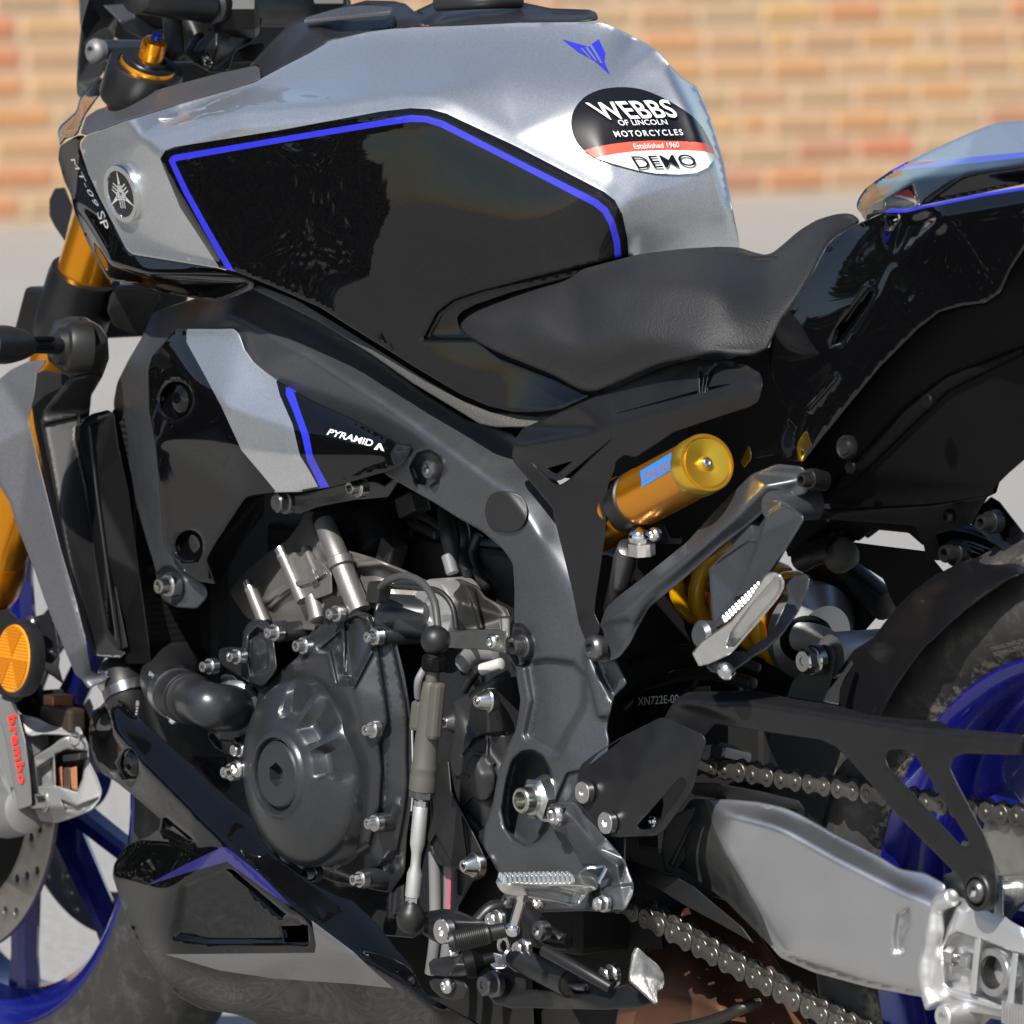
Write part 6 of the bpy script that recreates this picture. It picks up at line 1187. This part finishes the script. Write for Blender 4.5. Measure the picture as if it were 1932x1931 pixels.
# ------------------------------------------------------------------ rear wheel, sprocket, chain
WR = Vector((.690, 0, .315))
def scuff():
    m = M['tyre'].copy(); m.name = 'scuffed_tyre'; nt = m.node_tree; b = nt.nodes['Principled BSDF']; lk = b.inputs['Base Color'].links[0]; src = lk.from_socket
    tcn = nt.nodes.new('ShaderNodeTexCoord'); sp = nt.nodes.new('ShaderNodeSeparateXYZ'); nt.links.new(tcn.outputs['Object'], sp.inputs[0])
    ab = nt.nodes.new('ShaderNodeMath'); ab.operation = 'ABSOLUTE'; nt.links.new(sp.outputs[1], ab.inputs[0])
    rp = nt.nodes.new('ShaderNodeValToRGB'); e = rp.color_ramp.elements; e[0].position = .064; e[0].color = (0, 0, 0, 1); e[1].position = .070; e[1].color = (1, 1, 1, 1)
    q = rp.color_ramp.elements.new(.074); q.color = (1, 1, 1, 1); q = rp.color_ramp.elements.new(.079); q.color = (0, 0, 0, 1); nt.links.new(ab.outputs[0], rp.inputs[0])
    nz = nt.nodes.new('ShaderNodeTexNoise'); nz.inputs['Scale'].default_value = 70; nz.inputs['Detail'].default_value = 8; nz.inputs['Roughness'].default_value = .75; nt.links.new(tcn.outputs['Object'], nz.inputs[0])
    st = nt.nodes.new('ShaderNodeMapRange'); st.inputs[1].default_value = .5; st.inputs[2].default_value = .58; nt.links.new(nz.outputs[0], st.inputs[0])
    mu = nt.nodes.new('ShaderNodeMath'); mu.operation = 'MULTIPLY'; nt.links.new(rp.outputs[0], mu.inputs[0]); nt.links.new(st.outputs[0], mu.inputs[1])
    mx = nt.nodes.new('ShaderNodeMix'); mx.data_type = 'RGBA'; nt.links.new(mu.outputs[0], mx.inputs[0]); nt.links.new(src, mx.inputs[6]); mx.inputs[7].default_value = (.20, .18, .14, 1); nt.links.new(mx.outputs[2], b.inputs['Base Color'])
    return m
rw_, rty = wheel('rear_wheel', WR, .313, .088, .214, .072, M['wheelblue'], None, 'blue painted rear wheel')
rty.data.materials[0] = scuff()
spokes(WR, rw_, .04, .192, [20+72*k for k in range(5)], 13, .018, M['wheelblue'], .055, .07)
rd = annulus_plate('brake_disc', WR, .07, .11, .005, .085, M['disc'], rw_)
def sp_holes():
    H = []
    for k in range(5):
        a = math.radians(15+72*k); H.append((74*math.cos(a), 74*math.sin(a), 17))
    return H
spk = annulus_plate('rear_sprocket', WR, .048, .1125, .007, -.104, mat('sprocket_steel', (.38, .38, .35), .35, .9, var=.2, vscale=60), rw_, sp_holes(), teeth=45, n=360)
for k in range(5):
    a = math.radians(51+72*k); c = WR+Vector((.06*math.cos(a), -.106, .06*math.sin(a))); lathe('sprocket_nut', c, (0, -1, 0), [(-.002, .009), (.001, .009), (.001, .0075, 'hex'), (.009, .0075, 'hex'), (.009, .004), (.013, .004), (.013, 0)], M['zinc'], rw_, n=18)
tyl = lambda s, quad: text_on('tyre_lettering', s, quad, -.0885, mat('tyre_print', (.075, .073, .07), .6), rty)
tyl('TREAD:2NYLON', [ZV(1470, 1370), ZV(1930, 1240), ZV(1940, 1300), ZV(1490, 1415)]); tyl('SIDEWALL:2NYLON', [ZV(1505, 1440), ZV(1985, 1300), ZV(1995, 1360), ZV(1525, 1495)])
PT = .015875
def figure8(Y0, th, r, waist):
    V = []; n = 9; ring = []
    for k in range(n): t = math.pi/2+math.pi*k/(n-1); ring.append((r*math.cos(t), r*math.sin(t)))
    ring.append((PT*.32, -waist)); ring.append((PT*.68, -waist))
    for k in range(n): t = -math.pi/2+math.pi*k/(n-1); ring.append((PT+r*math.cos(t), r*math.sin(t)))
    ring.append((PT*.68, waist)); ring.append((PT*.32, waist))
    return ring
def link_mesh(outer, m):
    V = []; F_ = []
    def add_plate(y0, th):
        ring = figure8(0, 0, .00755 if outer else .0072, .0052 if outer else .0050); n = len(ring); b = len(V)
        e = .0004
        for yy, s in ((y0, .95), (y0+e, 1.0), (y0+th-e, 1.0), (y0+th, .95)):
            for x, z in ring: V.append((PT/2+(x-PT/2)*(1 if s == 1 else .985), yy, z*s))
        for j in range(3):
            for k in range(n): F_.append((b+j*n+k, b+j*n+(k+1) % n, b+(j+1)*n+(k+1) % n, b+(j+1)*n+k))
        F_.append(tuple(b+k for k in range(n))); F_.append(tuple(b+3*n+k for k in range(n))[::-1])
    def cyl(x, y0, y1, r, n=14):
        b = len(V); e = .0005
        for yy, rr in ((y0, r*.8), (y0+e, r), (y1-e, r), (y1, r*.8)):
            for k in range(n): V.append((x+rr*math.cos(2*math.pi*k/n), yy, rr*math.sin(2*math.pi*k/n)))
        for j in range(3):
            for k in range(n): F_.append((b+j*n+k, b+j*n+(k+1) % n, b+(j+1)*n+(k+1) % n, b+(j+1)*n+k))
        F_.append(tuple(b+k for k in range(n))); F_.append(tuple(b+3*n+k for k in range(n))[::-1])
    if outer:
        add_plate(-.0096, .0024); add_plate(.0072, .0024)
        for x in (0, PT): cyl(x, -.0106, .0106, .0029)
    else:
        add_plate(-.0068, .0024); add_plate(.0044, .0024)
        for x in (0, PT): cyl(x, -.0044, .0044, .0051)
    o = put('chain_link', V, F_, m, None, None, 30); bm_fix(o); me = o.data; bpy.data.objects.remove(o); return me
LMO, LMI = link_mesh(True, M['chain']), link_mesh(False, M['chain'])
chain = None
def run(a, b, phase):
    global chain
    A = P1(a[0], a[1], -.1125); B = P1(b[0], b[1], -.1125); d = (B-A).normalized(); n = int((B-A).length/PT)+1
    A.y = B.y = -.1019
    for k in range(-2, n+3):
        o = A+d*(PT*k); ang = math.atan2(d.z, d.x)
        sag = -.0
        Mx = Matrix.Rotation(-ang, 4, 'Y'); Mx.translation = o
        me = LMO if (k+phase) % 2 == 0 else LMI
        ob = inst('chain_link', me, chain, Mx)
        if chain is None:
            chain = ob; ob.name = 'drive_chain'; ob['label'] = 'grey steel drive chain'
cl0 = bpy.data.objects.new('drive_chain', None)
def start_chain():
    """the chain's first link carries the others"""
    pass
def run_all():
    global chain
    spine = tube('drive_chain', [P1(1330, 1447, -.1019), P1(1900, 1541, -.1019)], .0015, M['chain'], bike, n=6, smooth=0); chain = spine; spine['label'] = 'grey steel drive chain'
    run(ZL(283, 545), ZL(1900, 806), 0); run(ZM(1035, 975), (1575, 1935), 0)
bpy.data.objects.remove(cl0); run_all()
# hugger over the tyre
hug = shell('hugger', ZV([(-120, 1230), (0, 1060), (180, 830), (400, 610), (700, 390), (1100, 185), (1350, 125), (1600, 100), (1760, 115), (1931, 175), (2050, 260), (2050, 330), (1931, 352), (1700, 450), (1400, 660), (1150, 845), (900, 1060), (700, 1260), (590, 1345), (400, 1590), (170, 1931)]) + [(1640, 1390), (1570, 1330)] + ZL([(870, 175), (900, 60), (960, 0)]) + ZG([(900, 1860), (1000, 1720)]),
            [ZV(-120, 1230)+(-.07,), ZV(400, 610)+(-.055,), ZV(1100, 185)+(-.045,), ZV(1760, 115)+(-.045,), ZV(2050, 300)+(-.06,), ZV(1931, 352)+(-.108,), ZV(1150, 845)+(-.112,), ZV(590, 1345)+(-.112,), ZV(170, 1931)+(-.114,), (1640, 1390, -.112), (1570, 1330, -.088), ZL(900, 60)+(-.082,), ZG(900, 1860)+(-.078,), ZG(1000, 1720)+(-.074,), ZV(700, 700)+(-.092,), ZV(1300, 380)+(-.090,)], mat('hugger_black', (.005, .005, .006), .4, 0, .12, spec=.35), bike, th=.004, r=1.5, sig=7)
shell('hugger_stay', ZL([(830, 170), (850, 120), (930, 20), (985, -60), (1000, -40), (950, 40), (925, 100), (918, 188), (880, 182)]), [ZL(830, 170)+(-.135,), ZL(985, -60)+(-.10,), ZL(918, 188)+(-.13,)], M['plastic'], hug, th=.006, r=1.5)
# ------------------------------------------------------------------ guards
cg = shell('chain_guard', ZL([(0, 190), (30, 150), (90, 116), (430, 105), (560, 128), (700, 160), (860, 182), (920, 192), (1080, 240), (1300, 265), (1480, 275), (1525, 312), (1800, 335), (2000, 356), (2000, 462), (1800, 458), (1600, 452), (1545, 478), (1528, 530), (1570, 620), (1720, 900), (1768, 1040), (1786, 1150), (1780, 1240), (1755, 1290), (1715, 1310), (1660, 1295), (1620, 1240), (1600, 1170), (1560, 1110), (1250, 800), (1000, 512), (900, 412), (820, 376), (500, 330), (240, 290), (205, 330), (180, 362), (-40, 262)]),
           [ZL(0, 190)+(-.135,), ZL(90, 116)+(-.130,), ZL(430, 105)+(-.130,), ZL(920, 192)+(-.130,), ZL(1480, 275)+(-.132,), ZL(2000, 356)+(-.135,), ZL(200, 200)+(-.146,), ZL(700, 240)+(-.148,), ZL(1300, 340)+(-.150,), ZL(1900, 420)+(-.148,), ZL(1700, 1200)+(-.152,), ZL(1000, 500)+(-.148,), ZL(1500, 900)+(-.152,), ZL(500, 330)+(-.146,)], M['satin'], bike, th=.004, r=1.8, sig=3, rnd=6,
           crease=[[ZL(60, 165)+(-.145,), ZL(430, 170)+(-.147,), ZL(900, 235)+(-.149,), ZL(1300, 300)+(-.150,), ZL(1930, 365)+(-.148,)]],
           holes=[ZL([(1172, 470), (1195, 432), (1285, 430), (1335, 462), (1632, 935), (1620, 962), (1585, 952), (1192, 525)])])
cg['label'] = 'black chain guard with long triangular openings'
lathe('guard_grommet', P1(*ZL(1678, 1208), -.156), (0, -1, 0), [(-.008, .0135), (.001, .0135), (.002, .0125), (.002, .0105), (-.003, .010), (-.003, 0)], M['rubber'], cg, n=36); bolt(ZL(1680, 1205), -.154, .0092, 'button', M['darksteel'], cg)
hg = shell('heel_guard', ZK([(812, 720), (832, 640), (900, 590), (940, 560), (1110, 452), (1380, 316), (1425, 322), (1670, 435), (1692, 480), (1640, 640), (1602, 800), (1560, 870), (1400, 1098), (1340, 1130), (1010, 1140), (960, 1092), (832, 950), (802, 880)]), [ZK(812, 720)+(-.160,), ZK(1110, 452)+(-.158,), ZK(1400, 316)+(-.156,), ZK(1690, 470)+(-.152,), ZK(1400, 1098)+(-.158,), ZK(1010, 1140)+(-.164,), ZK(1200, 750)+(-.164,)], M['satin'], bike, th=.005, r=2.2, sig=4, rnd=8,
           holes=[ZK([(1222, 1055), (1500, 742), (1535, 730), (1552, 765), (1480, 890), (1340, 1072), (1255, 1085), (1225, 1075)]), ZK([(880, 652), (945, 568), (1105, 462), (1108, 474), (965, 585)])])
hg['label'] = 'black heel guard plate with a slanted slot'
bolt(ZK(855, 830), -.167, .0082, 'flat', M['zinc'], hg); bolt(ZK(1012, 1038), -.168, .0082, 'flat', M['zinc'], hg)
bolt(ZK(1322, 1030), -.150, .0042, 'button', M['chrome'], hg)
lathe('axle_stub', P1(*ZK(1800, 560), -.10), (0.3, -.9, .2), [(-.03, .0065), (0, .0065, 'hex'), (.006, .0065, 'hex'), (.008, .005), (.008, 0)], M['darksteel'], bike, n=24)
# ------------------------------------------------------------------ rider's footpeg
pb = shell('footpeg_bracket', ZK([(622, 980), (650, 906), (700, 892), (790, 890), (830, 940), (1140, 1300), (1165, 1380), (1197, 1455), (1192, 1530), (1132, 1645), (1000, 1650), (905, 1640), (880, 1590), (895, 1500), (960, 1470), (1000, 1345), (960, 1325), (830, 1320), (800, 1240), (720, 1110), (640, 1092)]), [ZK(622, 980)+(-.158,), ZK(790, 890)+(-.154,), ZK(1140, 1300)+(-.158,), ZK(1195, 1460)+(-.160,), ZK(900, 1630)+(-.175,), ZK(1130, 1640)+(-.168,), ZK(830, 1320)+(-.152,), ZK(640, 1092)+(-.155,)], M['frame'], bike, th=.022, r=3, sig=2.5, rnd=8,
           crease=[[ZK(700, 930)+(-.166,), ZK(800, 1040)+(-.168,), ZK(940, 1210)+(-.170,), ZK(1080, 1330)+(-.172,), ZK(1100, 1460)+(-.168,)]], relief=[(ZK([(900, 1500), (960, 1480), (1190, 1460), (1190, 1530), (1130, 1640), (905, 1640)]), .006, 1.6)])
bolt(ZK(668, 985), -.168, .0088, 'button', M['steel'], pb)
peg = shell('footpeg', ZK([(250, 1435), (270, 1412), (300, 1402), (500, 1392), (750, 1390), (860, 1394), (930, 1410), (952, 1460), (950, 1490), (880, 1520), (830, 1590), (790, 1615), (640, 1590), (470, 1548), (360, 1535), (300, 1520), (265, 1480)]), [ZK(250, 1435)+(-.262,), ZK(300, 1402)+(-.250,), ZK(750, 1390)+(-.190,), ZK(940, 1420)+(-.165,), ZK(880, 1520)+(-.182,), ZK(790, 1615)+(-.195,), ZK(300, 1520)+(-.258,)], M['polished'], bike, th=.02, r=3, sig=2.5, rnd=8,
            crease=[[ZK(360, 1450)+(-.258,), ZK(600, 1460)+(-.225,), ZK(930, 1480)+(-.185,)]], relief=[(ZK([(460, 1490), (640, 1500), (820, 1550), (800, 1600), (640, 1560), (480, 1530)]), -.008, 2)])
peg['label'] = 'silver toothed rider footpeg with feeler pin'
for k in range(15):
    for j in range(3):
        t = k/14; lathe('peg_tooth', P1(*ZK(285+j*14+t*455, 1398-t*8+j*9), -.252+t*.062-j*.004), (.1, -.1, 1), [(-.004, .0026), (.001, .0019), (.0024, .0010), (.0025, 0)], M['polished'], peg, n=8)
tube('feeler_pin', [P1(*ZK(445, 1500), -.238), P1(*ZK(372, 1750), -.240)], .0038, M['chrome'], peg, n=18, smooth=0); lathe('feeler_ball', P1(*ZK(368, 1766), -.240), (0, 0, 1), ballprof(.0057), M['chrome'], peg, n=28)
tube('feeler_nut', [P1(*ZK(440, 1515), -.238), P1(*ZK(428, 1560), -.238)], .0048, M['zinc'], peg, n=6, smooth=0)
bolt(ZK(990, 1590), -.180, .0066, 'hex', M['zinc'], pb); tube('peg_spring_wire', [P1(*ZK(820, 1385), -.175), P1(*ZK(880, 1345), -.175), P1(*ZK(950, 1340), -.172), P1(*ZK(1000, 1345), -.172), P1(*ZK(950, 1450), -.178)], .0014, M['steel'], pb, n=8)
tube('peg_spring_wire', [P1(*ZK(1010, 1350), -.174), P1(*ZK(955, 1452), -.180)], .0016, M['steel'], pb, n=8, smooth=0)
# ------------------------------------------------------------------ gear lever, switch and side stand
sl = shell('shift_lever', ZJ([(290, 915), (500, 880), (620, 890), (720, 930), (800, 972), (880, 990), (940, 1010), (900, 1052), (700, 1080), (620, 1100), (560, 1180), (480, 1210), (390, 1165), (310, 1112)]), [ZJ(290, 1000)+(-.180,), ZJ(600, 900)+(-.178,), ZJ(930, 1010)+(-.170,), ZJ(480, 1200)+(-.185,), ZJ(600, 1000)+(-.186,)], M['satin'], bike, th=.014, r=4, sig=3)
bolt(ZJ(505, 1085), -.190, .0095, 'flat', M['zinc'], sl); bolt(ZJ(995, 980), -.178, .0075, 'hex', M['zinc'], sl); lathe('lever_washer', P1(*ZJ(1060, 1215), -.165), (0, -1, 0), [(0, .0075), (.0015, .0075), (.0015, .0042), (0, .0042)], M['zinc'], sl, n=28, cap=False)
ra0, ra1 = P1(*ZJ(545, 1190), -.235), P1(*ZJ(985, 1090), -.205); rdx = (ra1-ra0)
prf = [(0, .0055), (.001, .0074), (.004, .0080)]
L_ = rdx.length
for k in range(15):
    b = .006+(L_-.014)*k/15; w = (L_-.014)/15
    prf += [(b, .0072), (b+w*.2, .0080), (b+w*.7, .0080), (b+w*.95, .0072)]
prf += [(L_-.006, .0074), (L_-.004, .006), (L_+.006, .0056), (L_+.008, .004), (L_+.008, 0)]
lathe('shift_rubber', ra0, rdx, [(0, .0)]+[(0, .004), (.002, .0042)]+prf[1:], M['rubber'], sl, n=30, sharp=20)
sws = shell('stand_switch', ZJ([(365, 1375), (410, 1335), (560, 1310), (700, 1282), (800, 1285), (850, 1340), (860, 1420), (820, 1475), (660, 1502), (520, 1500), (385, 1482)]), [ZJ(365, 1400)+(-.190,), ZJ(700, 1282)+(-.180,), ZJ(850, 1400)+(-.180,), ZJ(520, 1500)+(-.192,), ZJ(600, 1390)+(-.195,)], M['plastic'], bike, th=.02, r=3, sig=3)
lathe('switch_collar', P1(*ZJ(745, 1385), -.190), rdx, [(-.004, .0105), (0, .011), (.003, .011), (.004, .0095), (.010, .0055), (.018, .0055)], M['plasticd'], sws, n=28)
shell('switch_base', ZJ([(370, 1540), (420, 1510), (520, 1500), (700, 1550), (730, 1600), (700, 1690), (600, 1715), (480, 1690), (395, 1610)]), -.188, M['plastic'], sws, th=.02, r=4); bolt(ZJ(535, 1582), -.192, .0060, 'button', M['zinc'], sws)
shell('stand_plate', ZJ([(900, 1295), (960, 1275), (1050, 1300), (1062, 1350), (1095, 1400), (1060, 1430), (980, 1440), (920, 1395)]), [ZJ(900, 1295)+(-.178,), ZJ(1095, 1400)+(-.172,), ZJ(980, 1440)+(-.180,)], M['steel'], bike, th=.006, r=2)
bolt(ZJ(1235, 1240), -.172, .0072, 'hex', M['zinc'], bike); bolt(ZJ(1400, 1080), -.172, .0075, 'torx', M['darksteel'], bike); bolt(ZJ(1100, 805), -.160, .0058, 'torx', M['darksteel'], bike); bolt(ZJ(590, 1280), -.185, .0042, 'button', M['zinc'], bike); bolt(ZJ(1370, 820), -.165, .0058, 'button', M['steel'], bike)
tube('lever_shaft', [P1(*ZJ(820, 1000), -.168), P1(*ZJ(930, 890), -.160), P1(*ZJ(1060, 860), -.150)], .0062, M['satin'], bike, n=16)
tube('stand_stay', [P1(*ZJ(1250, 900), -.150), P1(*ZJ(1450, 1120), -.155), P1(*ZJ(1640, 1190), -.150)], [.0078, .0078, .006], M['satin'], bike, n=18)
tube('spring_cover', [P1(*ZJ(1105, 1310), -.172), P1(*ZJ(1200, 1350), -.176), P1(*ZJ(1400, 1440), -.180), P1(*ZJ(1660, 1560), -.186)], [.006, .0082, .0096, .0106], M['plastic'], bike, n=28, smooth=4, cap=0)
for k in range(5): lathe('cover_rib', P1(*ZJ(1125+22*k, 1320+10*k), -.174), P1(*ZJ(1400, 1440), -.180)-P1(*ZJ(1105, 1310), -.172), [(-.0012, .0064+.0004*k), (0, .0074+.0004*k), (.0012, .0064+.0004*k)], M['darksteel'], bike, n=24)
lathe('cover_mouth', P1(*ZJ(1664, 1562), -.1862), P1(*ZJ(1660, 1560), -.186)-P1(*ZJ(1400, 1440), -.180), [(.0005, .0098), (.0005, .0090), (-.006, .0085), (-.006, 0)], M['dark'], bike, n=24)
tube('spring_hook', [P1(*ZJ(1640, 1560), -.186), P1(*ZJ(1720, 1590), -.187), P1(*ZJ(1800, 1600), -.186)], .0028, M['darksteel'], bike, n=10)
stand = shell('side_stand', ZM([(-330, 1500), (-220, 1480), (-120, 1560), (-60, 1620), (100, 1612), (400, 1625), (700, 1620), (900, 1565), (960, 1605), (1150, 1735), (1000, 1782), (700, 1800), (200, 1792), (-60, 1780), (-160, 1790), (-330, 1740), (-400, 1640)]), [ZM(-330, 1500)+(-.172,), ZM(-330, 1740)+(-.175,), ZM(200, 1620)+(-.176,), ZM(200, 1790)+(-.172,), ZM(900, 1570)+(-.182,), ZM(1150, 1735)+(-.184,), ZM(400, 1700)+(-.190,)], M['satin'], bike, th=.02, r=4, sig=4)
bolt(ZJ(960, 1565), -.182, .0100, 'hex', M['darksteel'], stand)
ft = shell('stand_foot', ZM([(900, 1500), (915, 1380), (932, 1290), (958, 1238), (985, 1230), (1060, 1302), (1120, 1350), (1172, 1392), (1222, 1475), (1232, 1560), (1205, 1622), (1162, 1642), (1160, 1680), (1172, 1740), (1135, 1752), (1080, 1702), (940, 1572), (905, 1545)]), [ZM(900, 1500)+(-.205,), ZM(985, 1230)+(-.198,), ZM(1232, 1560)+(-.180,), ZM(1150, 1745)+(-.195,), ZM(1050, 1480)+(-.195,)], mat('scraped_steel', (.30, .295, .28), .38, .85, bump=.8, bscale=220, var=.5, vscale=120), stand, th=.006, r=3, sig=3)
tube('stand_lug_bar', [P1(*ZM(135, 1258), -.205), P1(*ZM(430, 1420), -.200), P1(*ZM(740, 1600), -.190)], [.0048, .0048, .0042], M['satin'], stand, n=20, smooth=2, cap=.5)
bolt(ZM(745, 1490), -.165, .0085, 'hex', M['steel'], bike)
# exhaust box below the chain
ex = shell('exhaust_box', [(1150, 2010), (1172, 1860), (1230, 1770), (1290, 1715), (1340, 1690), (1390, 1705), (1430, 1760), (1490, 1850), (1560, 2010)], [(1150, 2010, -.05), (1172, 1860, -.055), (1340, 1690, .0), (1430, 1760, -.02), (1560, 2010, -.04), (1350, 1900, -.075), (1300, 1800, -.05), (1420, 2000, -.08)], M['titan'], bike, th=.05, r=6, sig=10)
tube('exhaust_weld', [P1(*ZM(1250, 1990), -.082), P1(*ZM(1560, 1931), -.083), P1(*ZM(1800, 1850), -.083), P1(*ZM(1931, 1790), -.082), P1(*ZM(2100, 1730), -.07)], .0045, mat('dark_weld', (.06, .055, .05), .4, .8, bump=.8, bscale=500), ex, n=10)
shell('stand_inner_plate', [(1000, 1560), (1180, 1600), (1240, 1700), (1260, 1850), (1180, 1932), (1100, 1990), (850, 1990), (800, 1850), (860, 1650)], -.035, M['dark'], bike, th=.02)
# ------------------------------------------------------------------ under the tail
shell('regulator', ZG([(640, 1200), (900, 985), (1350, 960), (1400, 1000), (1380, 1150), (1300, 1080), (1100, 1060), (880, 1200), (760, 1250)]), [ZG(640, 1200)+(-.06,), ZG(1350, 960)+(-.03,), ZG(900, 985)+(-.07,), ZG(1380, 1150)+(-.03,)], M['plasticd'], bike, th=.02)
for k in range(7): tube('regulator_fin', [P1(*ZG(760+52*k, 1190-16*k), -.062+.004*k), P1(*ZG(890+52*k, 1080-14*k), -.062+.004*k)], .0022, M['plastic'], bike, n=6, smooth=0)
shell('tail_bracket', ZG([(690, 940), (900, 950), (1400, 930), (1640, 890), (1740, 870), (1650, 1030), (1450, 1090), (1500, 1230), (1400, 1230), (1380, 1140), (1330, 1040), (900, 1010), (700, 1000)]), [ZG(690, 940)+(-.08,), ZG(1740, 870)+(-.05,), ZG(1450, 1230)+(-.03,), ZG(900, 980)+(-.08,)], M['satin'], bike, th=.01)
shell('plate_hanger', ZG([(1640, 1040), (1700, 930), (1750, 880), (1800, 910), (1931, 1080), (2000, 1160), (2000, 1330), (1931, 1240), (1830, 1190)]), [ZG(1640, 1040)+(-.06,), ZG(1750, 880)+(-.05,), ZG(2000, 1250)+(-.05,)], M['black'], bike, th=.02, r=3)
tube('plate_stay', [P1(*ZG(1450, 1110), -.02), P1(*ZG(1650, 1130), -.01), P1(*ZG(1900, 1240), .0)], .012, M['black'], bike, n=16); bolt(ZG(1560, 1190), -.045, .0095, 'flange', M['satin'], bike); bolt(ZG(1755, 1020), -.065, .0085, 'flange', M['satin'], bike); bolt(ZG(1520, 990), -.06, .0055, 'button', M['satin'], bike)
tube('far_stay', [P1(*ZG(830, 1180), .04), P1(*ZG(1050, 1370), .05), P1(*ZG(1180, 1480), .05)], .012, M['satin'], bike, n=14); shell('far_plate', ZG([(700, 1230), (860, 1200), (1180, 1480), (1040, 1640), (900, 1600), (780, 1500)]), .05, M['dark'], bike, th=.01)
shell('far_plate', ZG([(760, 1100), (1150, 1150), (1400, 1180), (1500, 1300), (1420, 1420), (1230, 1490), (1205, 1440), (1160, 1330), (960, 1205), (820, 1180)]), .03, M['dark'], bike, th=.01)
shell('under_cover', ZG([(560, 960), (860, 920), (1200, 980), (1000, 1130), (860, 1200), (640, 1210)]), -.03, M['dark'], bike, th=.01)
tube('tail_cable', [P1(*ZG(710, 1230), -.07), P1(*ZG(790, 1190), -.07), P1(*ZG(870, 1170), -.065)], .009, M['rubber'], bike, n=14); tube('tail_connector', [P1(*ZG(900, 1220), -.06), P1(*ZG(960, 1185), -.06)], .012, mat('dull_plug', (.05, .045, .035), .5), bike, n=10)
lathe('tail_fastener', P1(*ZG(955, 612), -.140), (0, -1, 0), [(-.004, .0085), (0, .0085), (.002, .0075), (.001, .0058), (.0025, .005), (.003, 0)], M['satin'], bike, n=30)
for c in ((1400, 360), (980, 720)): lathe('tail_fastener', P1(*ZG(*c), -.135), (0, -1, 0), [(-.004, .0055), (0, .0055), (.001, .0045), (.001, 0)], M['plasticd'], bike, n=24)
lathe('subframe_nut', P1(*ZG(775, 790), -.130), (0, -1, 0), [(-.01, .0085), (0, .0085), (.001, .0068), (.006, .0062, 'hex'), (.006, 0)], M['satin'], bike, n=24)
# gold glint of the shock's adjuster behind the arm
shell('shock_adjuster', ZG([(380, 695), (425, 600), (442, 645), (438, 680), (400, 725)]), -.09, M['goldcap'], bike, th=.01, r=1.5)

# dark masses behind the gaps
shell('subframe_inner', [(1150, 760), (1300, 700), (1470, 650), (1540, 720), (1560, 850), (1540, 960), (1400, 1000), (1330, 1060), (1200, 1090), (1130, 950)], [(1150, 760, -.05), (1540, 720, .03), (1540, 960, .03), (1200, 1090, -.02)], M['dark'], bike, th=.02)
shell('tyre_shade_sheet', [(1400, 1700), (1500, 1650), (1640, 1720), (1640, 2000), (1480, 2000), (1420, 1850)], .06, M['dark'], bike, th=.02)  # added dark sheet, stands in for the tyre's shade below the swingarm
shell('headlight_back', [(196, -40), (620, -40), (600, 20), (560, 60), (500, 140), (330, 170), (260, 100), (200, 60)], [(196, 0, .10), (620, 0, .16), (500, 140, .12), (260, 100, .10)], M['plasticd'], bike, th=.02)

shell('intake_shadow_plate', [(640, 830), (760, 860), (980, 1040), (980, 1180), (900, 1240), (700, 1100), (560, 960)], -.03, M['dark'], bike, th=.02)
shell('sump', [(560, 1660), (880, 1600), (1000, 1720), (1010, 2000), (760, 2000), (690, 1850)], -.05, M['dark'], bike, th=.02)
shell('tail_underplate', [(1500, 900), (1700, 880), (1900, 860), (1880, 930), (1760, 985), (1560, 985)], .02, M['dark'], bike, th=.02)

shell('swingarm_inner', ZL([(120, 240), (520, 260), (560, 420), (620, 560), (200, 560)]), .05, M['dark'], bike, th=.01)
# ------------------------------------------------------------------ hedge ahead of the bike, seen mirrored in the black paint
def hedge():
    rng = np.random.RandomState(3); V = []; Fc = []
    az0, az1, n = 118, 172, 26000   # degrees, counter-clockwise from +X, measured round the bike
    rest = 0
    for i in range(n):
        t = rng.rand(); a = math.radians(180+ (az0-118) + t*(60)); R = 6.2+rng.rand()*1.0+.35*math.sin(t*23)
        hmax = 2.3+.55*math.sin(t*9+1)+.35*math.sin(t*31)+.2*math.sin(t*77)
        if t > .93: hmax *= (1-t)/.07*.6+.4
        z = rng.rand()**.8*hmax
        c = np.array([math.cos(a)*R, math.sin(a)*R, z]); s = .05+.05*rng.rand()
        u = rng.randn(3); u /= np.linalg.norm(u); w = rng.randn(3); w -= u*(w@u); w /= np.linalg.norm(w)
        b = len(V); V += [c-u*s, c+w*s*.5, c+u*s, c-w*s*.5]; Fc.append((b, b+1, b+2, b+3))
    m = mat('hedge_leaf', (.022, .034, .014), .9, spec=.1, var=.4, vscale=3)
    o = put('hedge', V, Fc, m, None, smooth=False); o['kind'] = 'stuff'; o['label'] = 'dark leafy hedge mirrored in the black tank panel'; o['category'] = 'hedge'
hedge()
